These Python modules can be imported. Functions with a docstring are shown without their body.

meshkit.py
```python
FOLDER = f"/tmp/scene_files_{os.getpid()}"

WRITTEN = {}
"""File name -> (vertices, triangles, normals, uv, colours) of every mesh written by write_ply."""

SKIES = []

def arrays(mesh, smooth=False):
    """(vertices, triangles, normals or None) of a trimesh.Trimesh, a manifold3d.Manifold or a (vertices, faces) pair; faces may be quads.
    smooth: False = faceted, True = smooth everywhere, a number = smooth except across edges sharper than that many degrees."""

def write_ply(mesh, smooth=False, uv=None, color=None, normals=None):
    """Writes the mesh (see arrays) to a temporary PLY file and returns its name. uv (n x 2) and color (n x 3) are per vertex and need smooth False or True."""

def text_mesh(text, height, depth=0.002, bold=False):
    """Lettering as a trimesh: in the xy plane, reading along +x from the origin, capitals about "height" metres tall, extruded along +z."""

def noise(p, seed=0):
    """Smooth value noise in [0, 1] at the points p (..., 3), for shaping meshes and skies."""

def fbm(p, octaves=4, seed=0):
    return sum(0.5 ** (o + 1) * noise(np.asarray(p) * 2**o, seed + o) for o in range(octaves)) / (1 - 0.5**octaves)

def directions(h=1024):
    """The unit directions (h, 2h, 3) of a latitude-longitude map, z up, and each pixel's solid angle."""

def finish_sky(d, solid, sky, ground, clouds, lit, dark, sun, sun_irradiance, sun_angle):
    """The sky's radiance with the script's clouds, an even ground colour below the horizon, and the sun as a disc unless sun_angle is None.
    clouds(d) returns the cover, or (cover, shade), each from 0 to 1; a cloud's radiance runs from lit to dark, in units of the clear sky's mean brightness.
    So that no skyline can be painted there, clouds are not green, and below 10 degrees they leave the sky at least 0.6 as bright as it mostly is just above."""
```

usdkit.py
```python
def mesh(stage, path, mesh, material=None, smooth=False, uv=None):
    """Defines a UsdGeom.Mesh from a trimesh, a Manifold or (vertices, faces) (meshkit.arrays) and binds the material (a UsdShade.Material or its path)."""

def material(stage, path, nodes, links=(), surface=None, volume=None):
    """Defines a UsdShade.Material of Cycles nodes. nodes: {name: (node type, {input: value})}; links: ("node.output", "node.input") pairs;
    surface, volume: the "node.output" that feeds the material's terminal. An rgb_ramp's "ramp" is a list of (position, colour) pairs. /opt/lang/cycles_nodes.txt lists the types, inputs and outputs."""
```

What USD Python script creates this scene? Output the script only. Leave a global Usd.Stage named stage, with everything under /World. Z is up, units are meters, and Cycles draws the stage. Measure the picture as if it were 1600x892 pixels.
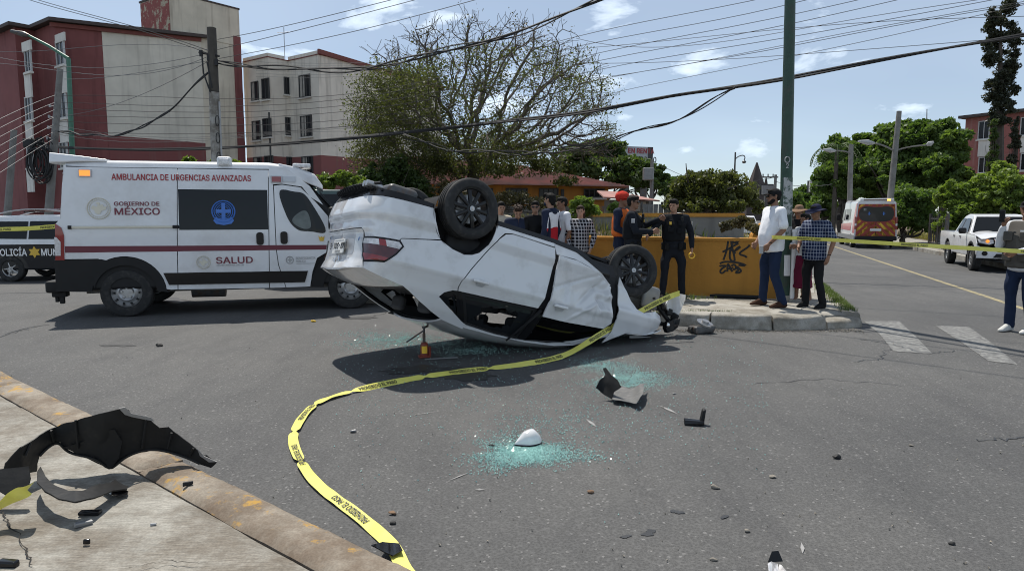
import math, random, numpy as np, trimesh, shapely, usdkit, meshkit
from pxr import Usd, UsdGeom, UsdLux, UsdShade, Gf, Sdf, Vt
from scipy.interpolate import CubicSpline
from scipy.spatial import Delaunay
from shapely.geometry import Polygon, LineString, Point, MultiPolygon, box as sbox
from shapely.ops import unary_union
import manifold3d as m3

rng = np.random.default_rng(7)
random.seed(7)
stage = Usd.Stage.CreateInMemory()
UsdGeom.SetStageUpAxis(stage, UsdGeom.Tokens.z)
UsdGeom.SetStageMetersPerUnit(stage, 1.0)
stage.DefinePrim('/World', 'Xform')
stage.DefinePrim('/World/Looks', 'Scope')

# ------------------------------------------------------------------ camera
PITCH, EYE, FOC = math.radians(6.2), 1.6, 1067.0      # looking slightly down from eye height
cam = UsdGeom.Camera.Define(stage, '/World/camera')
cam.CreateHorizontalApertureAttr(36.0)
cam.CreateFocalLengthAttr(36.0 * FOC / 1600)
cam.CreateFStopAttr(0.0)
cam.CreateExposureAttr(0.15)
cam.AddTranslateOp().Set(Gf.Vec3d(0, 0, EYE))
cam.AddRotateXOp().Set(90 - math.degrees(PITCH))

# ------------------------------------------------------------------ sun and sky
SUN_DIR = np.array([-0.20, 0.40, 0.90]); SUN_DIR /= np.linalg.norm(SUN_DIR)
SUN_EL, SUN_ROT = math.asin(SUN_DIR[2]), math.atan2(SUN_DIR[0], SUN_DIR[1])
sun = UsdLux.DistantLight.Define(stage, '/World/sun')
sun.CreateNormalizeAttr(True)
sun.CreateIntensityAttr(1.25)
sun.CreateAngleAttr(0.53)
sun.CreateColorAttr(Gf.Vec3f(1.0, 0.95, 0.87))
_z = SUN_DIR; _x = np.cross([0, 0, 1.0], _z); _x /= np.linalg.norm(_x); _y = np.cross(_z, _x)
sun.AddTransformOp().Set(Gf.Matrix4d(*_x, 0, *_y, 0, *_z, 0, 0, 0, 0, 1))

dome = UsdLux.DomeLight.Define(stage, '/World/sky')
dome.CreateIntensityAttr(1.0)
sky = usdkit.material(stage, '/World/Looks/sky_and_clouds', {
    'sky': ('sky_texture', {'sky_type': 'single_scattering', 'sun_disc': False, 'sun_elevation': SUN_EL, 'sun_rotation': SUN_ROT,
                            'altitude': 1800.0, 'air_density': 1.0, 'aerosol_density': 0.9, 'ozone_density': 1.6}),
    'co': ('texture_coordinate', {}),
    'sep': ('separate_xyz', {}),
    'zc': ('math', {'math_type': 'maximum', 'value2': 0.02}),
    'zo': ('math', {'math_type': 'add', 'value2': 0.16}),
    'dx': ('math', {'math_type': 'divide'}), 'dy': ('math', {'math_type': 'divide'}),
    'pl': ('combine_xyz', {'z': 3.7}),
    'big': ('noise_texture', {'scale': 0.55, 'detail': 3.0, 'roughness': 0.5}),
    'thin': ('rgb_ramp', {'ramp': [(0.0, (0.22,) * 3), (0.45, (0.26,) * 3), (0.68, (0.34,) * 3), (1.0, (0.42,) * 3)]}),
    'map3': ('mapping', {'scale': (1.0, 1.0, 2.6), 'location': (4.3, 1.9, 0.4)}),
    'puff': ('noise_texture', {'scale': 7.2, 'detail': 9.0, 'roughness': 0.55, 'distortion': 0.25}),
    'pr': ('rgb_ramp', {'ramp': [(0.0, (0,) * 3), (0.545, (0,) * 3), (0.63, (0.55,) * 3), (0.72, (0.85,) * 3), (1.0, (1,) * 3)]}),
    'low': ('rgb_ramp', {'ramp': [(0.0, (1,) * 3), (0.34, (1,) * 3), (0.5, (0,) * 3), (1.0, (0,) * 3)]}),
    'pm': ('math', {'math_type': 'multiply'}),
    'mx': ('math', {'math_type': 'maximum'}),
    'mix': ('mix_color', {'b': (12.6, 14.4, 16.2)}),
    'bg': ('background_shader', {'strength': 0.078}),
}, [('co.generated', 'sep.vector'), ('sep.z', 'zc.value1'), ('zc.value', 'zo.value1'), ('sep.x', 'dx.value1'), ('zo.value', 'dx.value2'),
    ('sep.y', 'dy.value1'), ('zo.value', 'dy.value2'), ('dx.value', 'pl.x'), ('dy.value', 'pl.y'), ('pl.vector', 'big.vector'), ('big.fac', 'thin.fac'),
    ('co.generated', 'map3.vector'), ('map3.vector', 'puff.vector'), ('puff.fac', 'pr.fac'), ('sep.z', 'low.fac'), ('pr.color', 'pm.value1'), ('low.color', 'pm.value2'),
    ('pm.value', 'mx.value1'), ('thin.color', 'mx.value2'), ('mx.value', 'mix.fac'), ('sky.color', 'mix.a'), ('mix.result', 'bg.color')], surface='bg.background')
UsdShade.MaterialBindingAPI.Apply(dome.GetPrim()).Bind(sky)

# ------------------------------------------------------------------ sight lines: where a spot seen from the eye lies at a given depth, height or wall
_F = np.array([0, math.cos(PITCH), -math.sin(PITCH)]); _U = np.array([0, math.sin(PITCH), math.cos(PITCH)])
def ray(px, py): return _F + np.array([1.0, 0, 0]) * (px - 800) / FOC - _U * (py - 446) / FOC
def on_ground(px, py, z=0.0):
    r = ray(px, py); return np.array([0, 0, EYE]) + r * (z - EYE) / r[2]
def at_depth(px, py, Y):
    r = ray(px, py); return np.array([0, 0, EYE]) + r * Y / r[1]

# ------------------------------------------------------------------ objects
_names = {}
def unique(parent, name):
    k = _names.get((parent, name), 0); _names[(parent, name)] = k + 1
    return f'{parent}/{name}' if k == 0 else f'{parent}/{name}_{k:03d}'
def info(prim, label=None, category=None, group=None, kind=None):
    for k, v in (('label', label), ('category', category), ('group', group), ('kind', kind)):
        if v: prim.SetCustomDataByKey(k, v)
    return prim
def mat4(R=None, t=(0, 0, 0), s=1.0):
    M = np.eye(4); M[:3, :3] = (np.eye(3) if R is None else np.asarray(R)) * s; M[:3, 3] = t
    return M
def rz(a): c, s = math.cos(a), math.sin(a); return np.array([[c, -s, 0], [s, c, 0], [0, 0, 1.0]])
def rx(a): c, s = math.cos(a), math.sin(a); return np.array([[1.0, 0, 0], [0, c, -s], [0, s, c]])
def ry(a): c, s = math.cos(a), math.sin(a); return np.array([[c, 0, s], [0, 1.0, 0], [-s, 0, c]])
def thing(name, label, category, M=None, group=None, kind=None):
    x = UsdGeom.Xform.Define(stage, unique('/World', name))
    M = np.eye(4) if M is None else M
    x.AddTransformOp().Set(Gf.Matrix4d(*M.T.ravel().tolist()))
    return info(x.GetPrim(), label, category, group, kind)
def part(parent, name, mesh, mat, smooth=False, label=None, kind=None):
    p = usdkit.mesh(stage, unique(str(parent.GetPath()), name), mesh, MAT[mat] if isinstance(mat, str) else mat, smooth).GetPrim()
    return info(p, label, kind=kind)
def solo(name, mesh, mat, label, category, group=None, smooth=False):
    p = usdkit.mesh(stage, unique('/World', name), mesh, MAT[mat], smooth).GetPrim()
    return info(p, label, category, group)
def struct(name, mesh, mat, smooth=False, kind='structure', label=None):
    p = usdkit.mesh(stage, unique('/World', name), mesh, MAT[mat], smooth).GetPrim()
    return info(p, label, kind=kind)
def copy_of(src, name, label, category, M, group=None):
    x = UsdGeom.Xform.Define(stage, unique('/World', name)); x.GetPrim().GetReferences().AddInternalReference(src.GetPath())
    x.ClearXformOpOrder(); x.MakeMatrixXform().Set(Gf.Matrix4d(*M.T.ravel().tolist())); x.GetPrim().SetInstanceable(True)
    return info(x.GetPrim(), label, category, group)

# ------------------------------------------------------------------ mesh tools (a mesh here is a pair of vertices and triangles)
def cat(*ms):
    ms = [m for m in (ms[0] if len(ms) == 1 and isinstance(ms[0], list) else ms) if m is not None and len(m[0])]
    V, F, n = [], [], 0
    for v, f in ms:
        V.append(np.asarray(v, float)); F.append(np.asarray(f, int) + n); n += len(v)
    return np.vstack(V), np.vstack(F)
def tf(m, M): return (np.asarray(m[0]) @ M[:3, :3].T + M[:3, 3], m[1])
def mv(m, x=0, y=0, z=0): return (np.asarray(m[0]) + [x, y, z], m[1])
def flip(m, ax=1):
    v = np.array(m[0]); v[:, ax] *= -1
    return v, np.asarray(m[1])[:, ::-1]
_BF = np.array([[0, 2, 1], [0, 3, 2], [4, 5, 6], [4, 6, 7], [0, 1, 5], [0, 5, 4], [1, 2, 6], [1, 6, 5], [2, 3, 7], [2, 7, 6], [3, 0, 4], [3, 4, 7]])
def box(c, s, R=None):
    x, y, z = np.asarray(s) / 2
    v = np.array([[-x, -y, -z], [x, -y, -z], [x, y, -z], [-x, y, -z], [-x, -y, z], [x, -y, z], [x, y, z], [-x, y, z]])
    if R is not None: v = v @ np.asarray(R).T
    return v + np.asarray(c), _BF
def rbox(c, s, r=.02, n=2, R=None):
    "a box with rounded edges"
    s = np.asarray(s, float) / 2; r = min(r, s.min() * .98)
    m = trimesh.creation.icosphere(n, 1.0); d = m.vertices
    v = d * r + np.where(np.abs(d) < 1e-9, 0, np.sign(d)) * (s - r)
    # vertices on the seams stay on one side, so take the hull
    h = trimesh.convex.convex_hull(np.vstack([np.array([sx, sy, sz]) * (s - r) + d * r for sx in (-1, 1) for sy in (-1, 1) for sz in (-1, 1)]))
    v = np.array(h.vertices)
    if R is not None: v = v @ np.asarray(R).T
    return v + np.asarray(c), np.array(h.faces)
def hull(pts):
    h = trimesh.convex.convex_hull(np.asarray(pts, float)); return np.array(h.vertices), np.array(h.faces)
def tube(P, r, n=8, caps=True):
    P = np.asarray(P, float); k = len(P); r = np.broadcast_to(np.asarray(r, float), (k,))
    T = np.gradient(P, axis=0); T /= np.maximum(np.linalg.norm(T, axis=1, keepdims=True), 1e-9)
    a = np.array([0, 0, 1.0]) if abs(T[0][2]) < .9 else np.array([1.0, 0, 0])
    u = np.cross(T[0], a); u /= np.linalg.norm(u); V = []
    th = np.arange(n) / n * 2 * math.pi
    for i in range(k):
        u = u - T[i] * (u @ T[i]); u /= max(np.linalg.norm(u), 1e-9); w = np.cross(T[i], u)
        V.append(P[i] + r[i] * (np.cos(th)[:, None] * u + np.sin(th)[:, None] * w))
    V = np.vstack(V); i = np.arange(k - 1)[:, None] * n; j = np.arange(n)[None, :]; j2 = (j + 1) % n
    a, b, c, d = (i + j).ravel(), (i + j2).ravel(), (i + n + j2).ravel(), (i + n + j).ravel()
    F = [np.stack([a, b, c], 1), np.stack([a, c, d], 1)]
    if caps:
        V = np.vstack([V, P[0], P[-1]]); q = np.arange(n); m = k * n
        F += [np.stack([np.full(n, m), (q + 1) % n, q], 1), np.stack([np.full(n, m + 1), (k - 1) * n + q, (k - 1) * n + (q + 1) % n], 1)]
    return V, np.vstack(F)
def lathe(prof, n=32, axis='y', closed=False):
    "turn (radius, height) pairs about an axis"
    p = np.asarray(prof, float); k = len(p); th = np.arange(n) / n * 2 * math.pi
    V = np.stack([p[:, 0][:, None] * np.cos(th), np.repeat(p[:, 1][:, None], n, 1), p[:, 0][:, None] * np.sin(th)], -1).reshape(-1, 3)
    kk = k if closed else k - 1
    i = np.arange(kk)[:, None] * n; i2 = ((np.arange(kk)[:, None] + 1) % k) * n; j = np.arange(n)[None]; j2 = (j + 1) % n
    a, b, c, d = (i + j).ravel(), (i + j2).ravel(), (i2 + j2).ravel(), (i2 + j).ravel()
    F = np.vstack([np.stack([a, b, c], 1), np.stack([a, c, d], 1)])
    if axis == 'z': V = V[:, [0, 2, 1]]; F = F[:, ::-1]
    if axis == 'x': V = V[:, [1, 0, 2]]; F = F[:, ::-1]
    return V, F
def cyl(c, r, h, n=16, axis='z', r2=None):
    r2 = r if r2 is None else r2
    return mv(lathe([(0, -h / 2), (r, -h / 2), (r2, h / 2), (0, h / 2)], n, axis), *c)
def ball(c, r, n=2, s=(1, 1, 1)):
    m = trimesh.creation.icosphere(n, 1.0); return m.vertices * r * np.asarray(s) + np.asarray(c), m.faces
def grid(rows, closed=False):
    "a sheet through rows of points"
    A = np.asarray(rows, float); k, n = A.shape[:2]
    i = np.arange(k - 1)[:, None] * n; j = np.arange(n if closed else n - 1)[None]; j2 = (j + 1) % n
    a, b, c, d = (i + j).ravel(), (i + j2).ravel(), (i + n + j2).ravel(), (i + n + j).ravel()
    return A.reshape(-1, 3), np.vstack([np.stack([a, b, c], 1), np.stack([a, c, d], 1)])
def solid(m, t):
    "give a sheet a thickness t along minus its normals"
    v, f, n = meshkit.arrays(m, True); k = len(v)
    e = np.vstack([f[:, [0, 1]], f[:, [1, 2]], f[:, [2, 0]]]); key = {(a, b) for a, b in map(tuple, e.tolist())}
    rim = [(a, b) for a, b in key if (b, a) not in key]
    F = [f, f[:, ::-1] + k] + ([np.array([[b, a, a + k] for a, b in rim]), np.array([[b, a + k, b + k] for a, b in rim])] if rim else [])
    return np.vstack([v, v - n * t]), np.vstack(F)
def fill(poly, h=.1):
    "triangles of a flat polygon, refined to about h; with (n x 2) points"
    poly = poly if hasattr(poly, 'area') else Polygon(poly)
    if not poly.is_valid: poly = poly.buffer(0)
    polys = list(poly.geoms) if hasattr(poly, 'geoms') else [poly]
    V, F, n = [], [], 0
    for p in polys:
        pts = []
        for ring in [p.exterior, *p.interiors]:
            c = np.array(ring.coords)
            for a, b in zip(c[:-1], c[1:]):
                k = max(1, int(math.ceil(np.linalg.norm(b - a) / h)))
                pts += [a + (b - a) * i / k for i in range(k)]
        x0, y0, x1, y1 = p.bounds
        gx, gy = np.meshgrid(np.arange(x0 + h * .5, x1, h), np.arange(y0 + h * .43, y1, h * .87)); gx[1::2] += h / 2
        g = np.stack([gx.ravel(), gy.ravel()], 1)
        if len(g): g = g[shapely.contains_xy(p.buffer(-.45 * h), g)]
        q = np.vstack([np.array(pts), g]) if len(g) else np.array(pts)
        t = Delaunay(q).simplices; c = q[t].mean(1); t = t[shapely.contains_xy(p, c)]
        a, b, c = q[t[:, 0]], q[t[:, 1]], q[t[:, 2]]; cr = (b[:, 0] - a[:, 0]) * (c[:, 1] - a[:, 1]) - (b[:, 1] - a[:, 1]) * (c[:, 0] - a[:, 0])
        t = t[np.abs(cr) > 1e-9]; cr = cr[np.abs(cr) > 1e-9]; t[cr < 0] = t[cr < 0][:, ::-1]
        V.append(q); F.append(t + n); n += len(q)
    return np.vstack(V), np.vstack(F)
def lift(poly, fn, h=.08, t=.012, back=False):
    "a panel: a flat polygon laid onto the surface fn(u, v), with thickness"
    v, f = fill(poly, h); P = fn(v[:, 0], v[:, 1])
    m = (P, f[:, ::-1] if back else f)
    return solid(m, t) if t else m
def extrude(poly, t, h=None):
    "flat polygon in xy, extruded along z from 0 to t"
    v, f = fill(poly, h or 1e3); n = len(v)
    m = (np.column_stack([v, np.full(n, t)]), f)
    return solid(m, t)
def smoothpoly(pts, n=6):
    "round a closed outline"
    p = np.asarray(pts, float); p = np.vstack([p, p[:1]]); t = np.arange(len(p))
    return Polygon(CubicSpline(t, p, bc_type='periodic')(np.linspace(0, len(p) - 1, n * (len(p) - 1), endpoint=False)))
def rounded(x0, y0, x1, y1, r): return sbox(x0 + r, y0 + r, x1 - r, y1 - r).buffer(r, quad_segs=4)
def text(s, h, depth=.002, bold=False, center=False):
    m = meshkit.text_mesh(s, h, depth, bold); v = np.array(m.vertices)
    if center: v[:, 0] -= (v[:, 0].max() + v[:, 0].min()) / 2
    return v, np.array(m.faces)
def frame(o, xdir, ydir=(0, 0, 1)):
    "a matrix whose x runs along xdir, y along ydir, z out of the face"
    x = np.asarray(xdir, float); x = x / np.linalg.norm(x); y = np.asarray(ydir, float); y = y - x * (x @ y); y /= np.linalg.norm(y)
    M = np.eye(4); M[:3, 0], M[:3, 1], M[:3, 2], M[:3, 3] = x, y, np.cross(x, y), o
    return M
def spline(P, n):
    P = np.asarray(P, float); d = np.r_[0, np.cumsum(np.linalg.norm(np.diff(P, axis=0), axis=1))]
    return CubicSpline(d, P)(np.linspace(0, d[-1], n))

# ------------------------------------------------------------------ materials
MAT = {}
def M_(name, col, rough=.55, metal=0., coat=0., var=.12, scale=6., bump=0., bscale=60., spec=.5, dirt=None, dscale=1.2, dlo=.5, dhi=.7, obj=False, **more):
    "plain stuff with uneven colour, optional fine relief and patches of dirt"
    col = np.asarray(col, float)
    n = {'g': ('texture_coordinate', {}) if obj else ('geometry', {}), 'n': ('noise_texture', {'scale': scale, 'detail': 5.0, 'roughness': .6}),
         'r': ('rgb_ramp', {'ramp': [(0.25, tuple(np.clip(col * (1 - var), 0, 1))), (0.75, tuple(np.clip(col * (1 + var), 0, 1)))]}),
         'p': ('principled_bsdf', {'roughness': rough, 'metallic': metal, 'coat_weight': coat, 'coat_roughness': .06, 'specular_ior_level': spec, **more})}
    src = 'g.object' if obj else 'g.position'
    L = [(src, 'n.vector'), ('n.fac', 'r.fac')]
    out = 'r.color'
    if dirt is not None:
        n['d'] = ('noise_texture', {'scale': dscale, 'detail': 7.0, 'roughness': .65}); n['dr'] = ('rgb_ramp', {'ramp': [(dlo, (0,) * 3), (dhi, (1,) * 3)]})
        n['dm'] = ('mix_color', {'b': tuple(dirt)})
        L += [(src, 'd.vector'), ('d.fac', 'dr.fac'), ('dr.color', 'dm.fac'), (out, 'dm.a')]; out = 'dm.result'
    L += [(out, 'p.base_color')]
    if bump:
        n['bn'] = ('noise_texture', {'scale': bscale, 'detail': 4.0}); n['b'] = ('bump', {'strength': bump, 'distance': .01})
        L += [(src, 'bn.vector'), ('bn.fac', 'b.height'), ('b.normal', 'p.normal')]
    MAT[name] = usdkit.material(stage, '/World/Looks/' + name, n, L, surface='p.BSDF')
def glassy(name, tint, gloss=.02, fac=.5):
    MAT[name] = usdkit.material(stage, '/World/Looks/' + name, {'f': ('fresnel', {'IOR': 1.5}), 't': ('transparent_bsdf', {'color': tint}), 'g': ('glossy_bsdf', {'roughness': gloss, 'color': (.95, .95, .95)}),
                                'm': ('mix_closure', {})}, [('f.fac', 'm.fac'), ('t.BSDF', 'm.closure1'), ('g.BSDF', 'm.closure2')], surface='m.closure')
def leafy(name, c1, c2, scale=1.5, trans=.35):
    c1, c2 = np.asarray(c1), np.asarray(c2)
    MAT[name] = usdkit.material(stage, '/World/Looks/' + name, {
        'g': ('geometry', {}), 'n': ('noise_texture', {'scale': scale, 'detail': 3.0}), 'a': ('math', {'math_type': 'multiply_add', 'value2': .45}),
        'r': ('rgb_ramp', {'ramp': [(0.2, tuple(c1)), (0.8, tuple(c2))]}), 'd': ('principled_bsdf', {'roughness': .5, 'specular_ior_level': .35}), 't': ('translucent_bsdf', {}), 'm': ('mix_closure', {'fac': trans}),
        'k': ('mix_color', {'blend_type': 'multiply', 'fac': 1.0, 'b': (1.25, 1.35, .55)})},
        [('g.position', 'n.vector'), ('g.random_per_island', 'a.value1'), ('n.fac', 'a.value3'), ('a.value', 'r.fac'), ('r.color', 'd.base_color'), ('r.color', 'k.a'), ('k.result', 't.color'),
         ('d.BSDF', 'm.closure1'), ('t.BSDF', 'm.closure2')], surface='m.closure')
M_('white_paint', (.62, .625, .63), .16, coat=1., var=.02, dirt=(.27, .25, .22), dscale=2.6, dlo=.50, dhi=.95)
M_('white_van_paint', (.64, .65, .665), .3, coat=.7, var=.02, dirt=(.38, .36, .33), dscale=1.1, dlo=.48, dhi=.95)
M_('silver_paint', (.45, .46, .48), .35, metal=.3, coat=.3, var=.03)
M_('black_plastic', (.010, .010, .0105), .6, spec=.3, var=.2, bump=.1, bscale=300)
M_('scuffed_plastic', (.009, .009, .009), .55, var=.3, bump=.25, bscale=25, spec=.25, dirt=(.028, .026, .023), dscale=9, dlo=.58, dhi=.85)
M_('gloss_black', (.006, .006, .0065), .16, spec=.35, var=.1)
M_('rubber', (.012, .012, .012), .8, var=.3, bump=.15, bscale=120, dirt=(.06, .055, .05), dscale=14, dlo=.5, dhi=.8)
M_('dark_interior', (.022, .022, .024), .85, var=.25, bump=.15, bscale=150)
M_('grey_fabric', (.05, .05, .052), .95, var=.2, bump=.3, bscale=300)
M_('steel', (.42, .42, .42), .38, metal=.9, var=.15, scale=20)
M_('dark_steel', (.10, .10, .10), .5, metal=.7, var=.3, scale=20, dirt=(.13, .08, .05), dscale=9)
M_('grey_metal', (.22, .22, .22), .5, metal=.4, var=.2)
M_('chrome', (.75, .75, .76), .12, metal=1., var=.03)
M_('red_lens', (.16, .004, .005), .12, coat=1., var=.15, scale=30)
M_('dark_red_lens', (.035, .003, .004), .12, coat=1., var=.3, scale=20)
M_('clear_lens', (.55, .54, .54), .12, coat=1., var=.35, scale=25)
M_('amber_lens', (.7, .2, .02), .15, coat=1., var=.1, emission_color=(1., .32, .03), emission_strength=.9)
M_('beacon_orange', (.8, .3, .05), .3, emission_color=(1., .35, .06), emission_strength=3.)
M_('maroon_film', (.115, .016, .030), .4, var=.05)
M_('text_red', (.30, .025, .03), .45, var=.05)
M_('text_maroon', (.16, .03, .045), .45, var=.05)
M_('text_gold', (.60, .57, .47), .5, var=.06)
M_('text_grey', (.34, .34, .34), .5, var=.06)
M_('text_blue', (.05, .16, .50), .4, var=.06)
M_('text_white', (.75, .75, .75), .5, var=.05)
M_('text_black', (.02, .02, .02), .5, var=.1)
M_('gold_star', (.62, .40, .05), .4, var=.12, scale=40)
M_('badge_blue', (.05, .18, .5), .3, var=.05)
M_('plate_white', (.7, .7, .68), .5, var=.06)
M_('window_dark', (.008, .009, .010), .05, var=.1, spec=.28)
M_('police_black', (.008, .009, .011), .16, spec=.3, coat=.4, var=.05)
M_('red_paint', (.42, .018, .022), .3, coat=.6, var=.05)
M_('chevron_yellow', (.80, .50, .04), .45, var=.06)
M_('chevron_red', (.26, .03, .02), .45, var=.06)
M_('green_paint', (.02, .045, .04), .25, coat=.8, var=.1)
M_('car_blue', (.05, .07, .11), .3, coat=.6, var=.1)
glassy('clear_glass', (.55, .62, .60))
glassy('tinted_glass', (.16, .20, .19))
glassy('dark_glass', (.07, .09, .085))
# ================================================================== ground, roads, kerbs
def asphalt(name, base, spark=.5):
    MAT[name] = usdkit.material(stage, '/World/Looks/' + name, {
        'g': ('geometry', {}),
        'big': ('noise_texture', {'scale': .35, 'detail': 6.0, 'roughness': .6}), 'bigr': ('rgb_ramp', {'ramp': [(.3, (base * .76,) * 3), (.5, (base * .97, base * .96, base * .94)), (.7, (base * 1.22, base * 1.19, base * 1.14))]}),
        'st': ('mapping', {'scale': (1.3, .35, 1), 'rotation': (0, 0, .5)}), 'sn': ('noise_texture', {'scale': 1.7, 'detail': 8.0, 'roughness': .7}), 'sr': ('rgb_ramp', {'ramp': [(.47, (0,) * 3), (.70, (.65,) * 3)]}),
        'm1': ('mix_color', {'b': (base * .62, base * .62, base * .63)}),
        'v': ('voronoi_texture', {'scale': 70.0}), 'vr': ('rgb_ramp', {'ramp': [(0.0, (.55,) * 3), (.5, (1.0,) * 3), (1.0, (1.45,) * 3)]}), 'm2': ('mix_color', {'blend_type': 'multiply', 'fac': .8, 'use_clamp': False}),
        'w': ('voronoi_texture', {'scale': 85.0}), 'ws': ('separate_color', {}), 'wr': ('rgb_ramp', {'ramp': [(.978, (0,) * 3), (.99, (spark * .8,) * 3)]}), 'm3': ('mix_color', {'b': (.34, .33, .32)}),
        'p': ('principled_bsdf', {'roughness': .78, 'specular_ior_level': .35}),
        'fb': ('noise_texture', {'scale': 170.0, 'detail': 3.0}), 'b': ('bump', {'strength': .55, 'distance': .012})},
        [('g.position', 'big.vector'), ('big.fac', 'bigr.fac'), ('g.position', 'st.vector'), ('st.vector', 'sn.vector'), ('sn.fac', 'sr.fac'), ('sr.color', 'm1.fac'), ('bigr.color', 'm1.a'),
         ('g.position', 'v.vector'), ('v.distance', 'vr.fac'), ('m1.result', 'm2.a'), ('vr.color', 'm2.b'), ('g.position', 'w.vector'), ('w.color', 'ws.color'), ('ws.r', 'wr.fac'), ('wr.color', 'm3.fac'), ('m2.result', 'm3.a'),
         ('m3.result', 'p.base_color'), ('g.position', 'fb.vector'), ('fb.fac', 'b.height'), ('b.normal', 'p.normal')], surface='p.BSDF')
asphalt('asphalt', .084)
def concrete(name, base, stain=(.10, .07, .045), brush=0., yellow=0.):
    base = np.asarray(base)
    n = {'g': ('geometry', {}), 'n': ('noise_texture', {'scale': 3.0, 'detail': 8.0, 'roughness': .65}), 'r': ('rgb_ramp', {'ramp': [(.28, tuple(base * .72)), (.72, tuple(base * 1.18))]}),
         's': ('noise_texture', {'scale': 2.2, 'detail': 10.0, 'roughness': .74}), 'sr': ('rgb_ramp', {'ramp': [(.43, (0,) * 3), (.56, (.55,) * 3), (.72, (.92,) * 3)]}), 'm': ('mix_color', {'b': stain}),
         'f': ('voronoi_texture', {'scale': 90.0}), 'fr': ('rgb_ramp', {'ramp': [(0, (.7,) * 3), (1, (1.25,) * 3)]}), 'm2': ('mix_color', {'blend_type': 'multiply', 'fac': .6, 'use_clamp': False}),
         'bm': ('mapping', {'rotation': (0, 0, -.42), 'scale': (9.0, 75.0, 1)}), 'bn': ('noise_texture', {'scale': 1.5, 'distortion': .6, 'detail': 4.0, 'roughness': .6}), 'br': ('rgb_ramp', {'ramp': [(.35, (1 - brush,) * 3), (.65, (1 + brush,) * 3)]}),
         'm3': ('mix_color', {'blend_type': 'multiply', 'fac': 1.0, 'use_clamp': False}),
         'yn': ('noise_texture', {'scale': 5.0, 'detail': 9.0, 'roughness': .7}), 'yr': ('rgb_ramp', {'ramp': [(.56, (0,) * 3), (.63, (yellow,) * 3)]}), 'm4': ('mix_color', {'b': (.42, .24, .04)}),
         'p': ('principled_bsdf', {'roughness': .85, 'specular_ior_level': .25}), 'b': ('bump', {'strength': .5, 'distance': .02})}
    L = [('g.position', 'n.vector'), ('n.fac', 'r.fac'), ('g.position', 's.vector'), ('s.fac', 'sr.fac'), ('sr.color', 'm.fac'), ('r.color', 'm.a'), ('g.position', 'f.vector'), ('f.distance', 'fr.fac'), ('m.result', 'm2.a'), ('fr.color', 'm2.b'),
         ('g.position', 'bm.vector'), ('bm.vector', 'bn.vector'), ('bn.fac', 'br.fac'), ('m2.result', 'm3.a'), ('br.color', 'm3.b'), ('g.position', 'yn.vector'), ('yn.fac', 'yr.fac'), ('yr.color', 'm4.fac'), ('m3.result', 'm4.a'), ('m4.result', 'p.base_color'),
         ('bn.fac' if brush else 's.fac', 'b.height'), ('b.normal', 'p.normal')]
    MAT[name] = usdkit.material(stage, '/World/Looks/' + name, n, L, surface='p.BSDF')
concrete('slab_concrete', (.30, .285, .25), stain=(.11, .085, .06), brush=.16)
concrete('kerb_concrete', (.27, .235, .19), stain=(.10, .065, .04), yellow=.8)
concrete('island_concrete', (.33, .315, .28), stain=(.12, .10, .07))
concrete('far_concrete', (.33, .32, .29))
M_('pavement_stain', (.085, .072, .055), .9, var=.4, scale=20)
M_('joint_dirt', (.020, .016, .012), .95, var=.4)
M_('soil', (.12, .09, .06), .95, var=.3, bump=.5, bscale=40)
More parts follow.
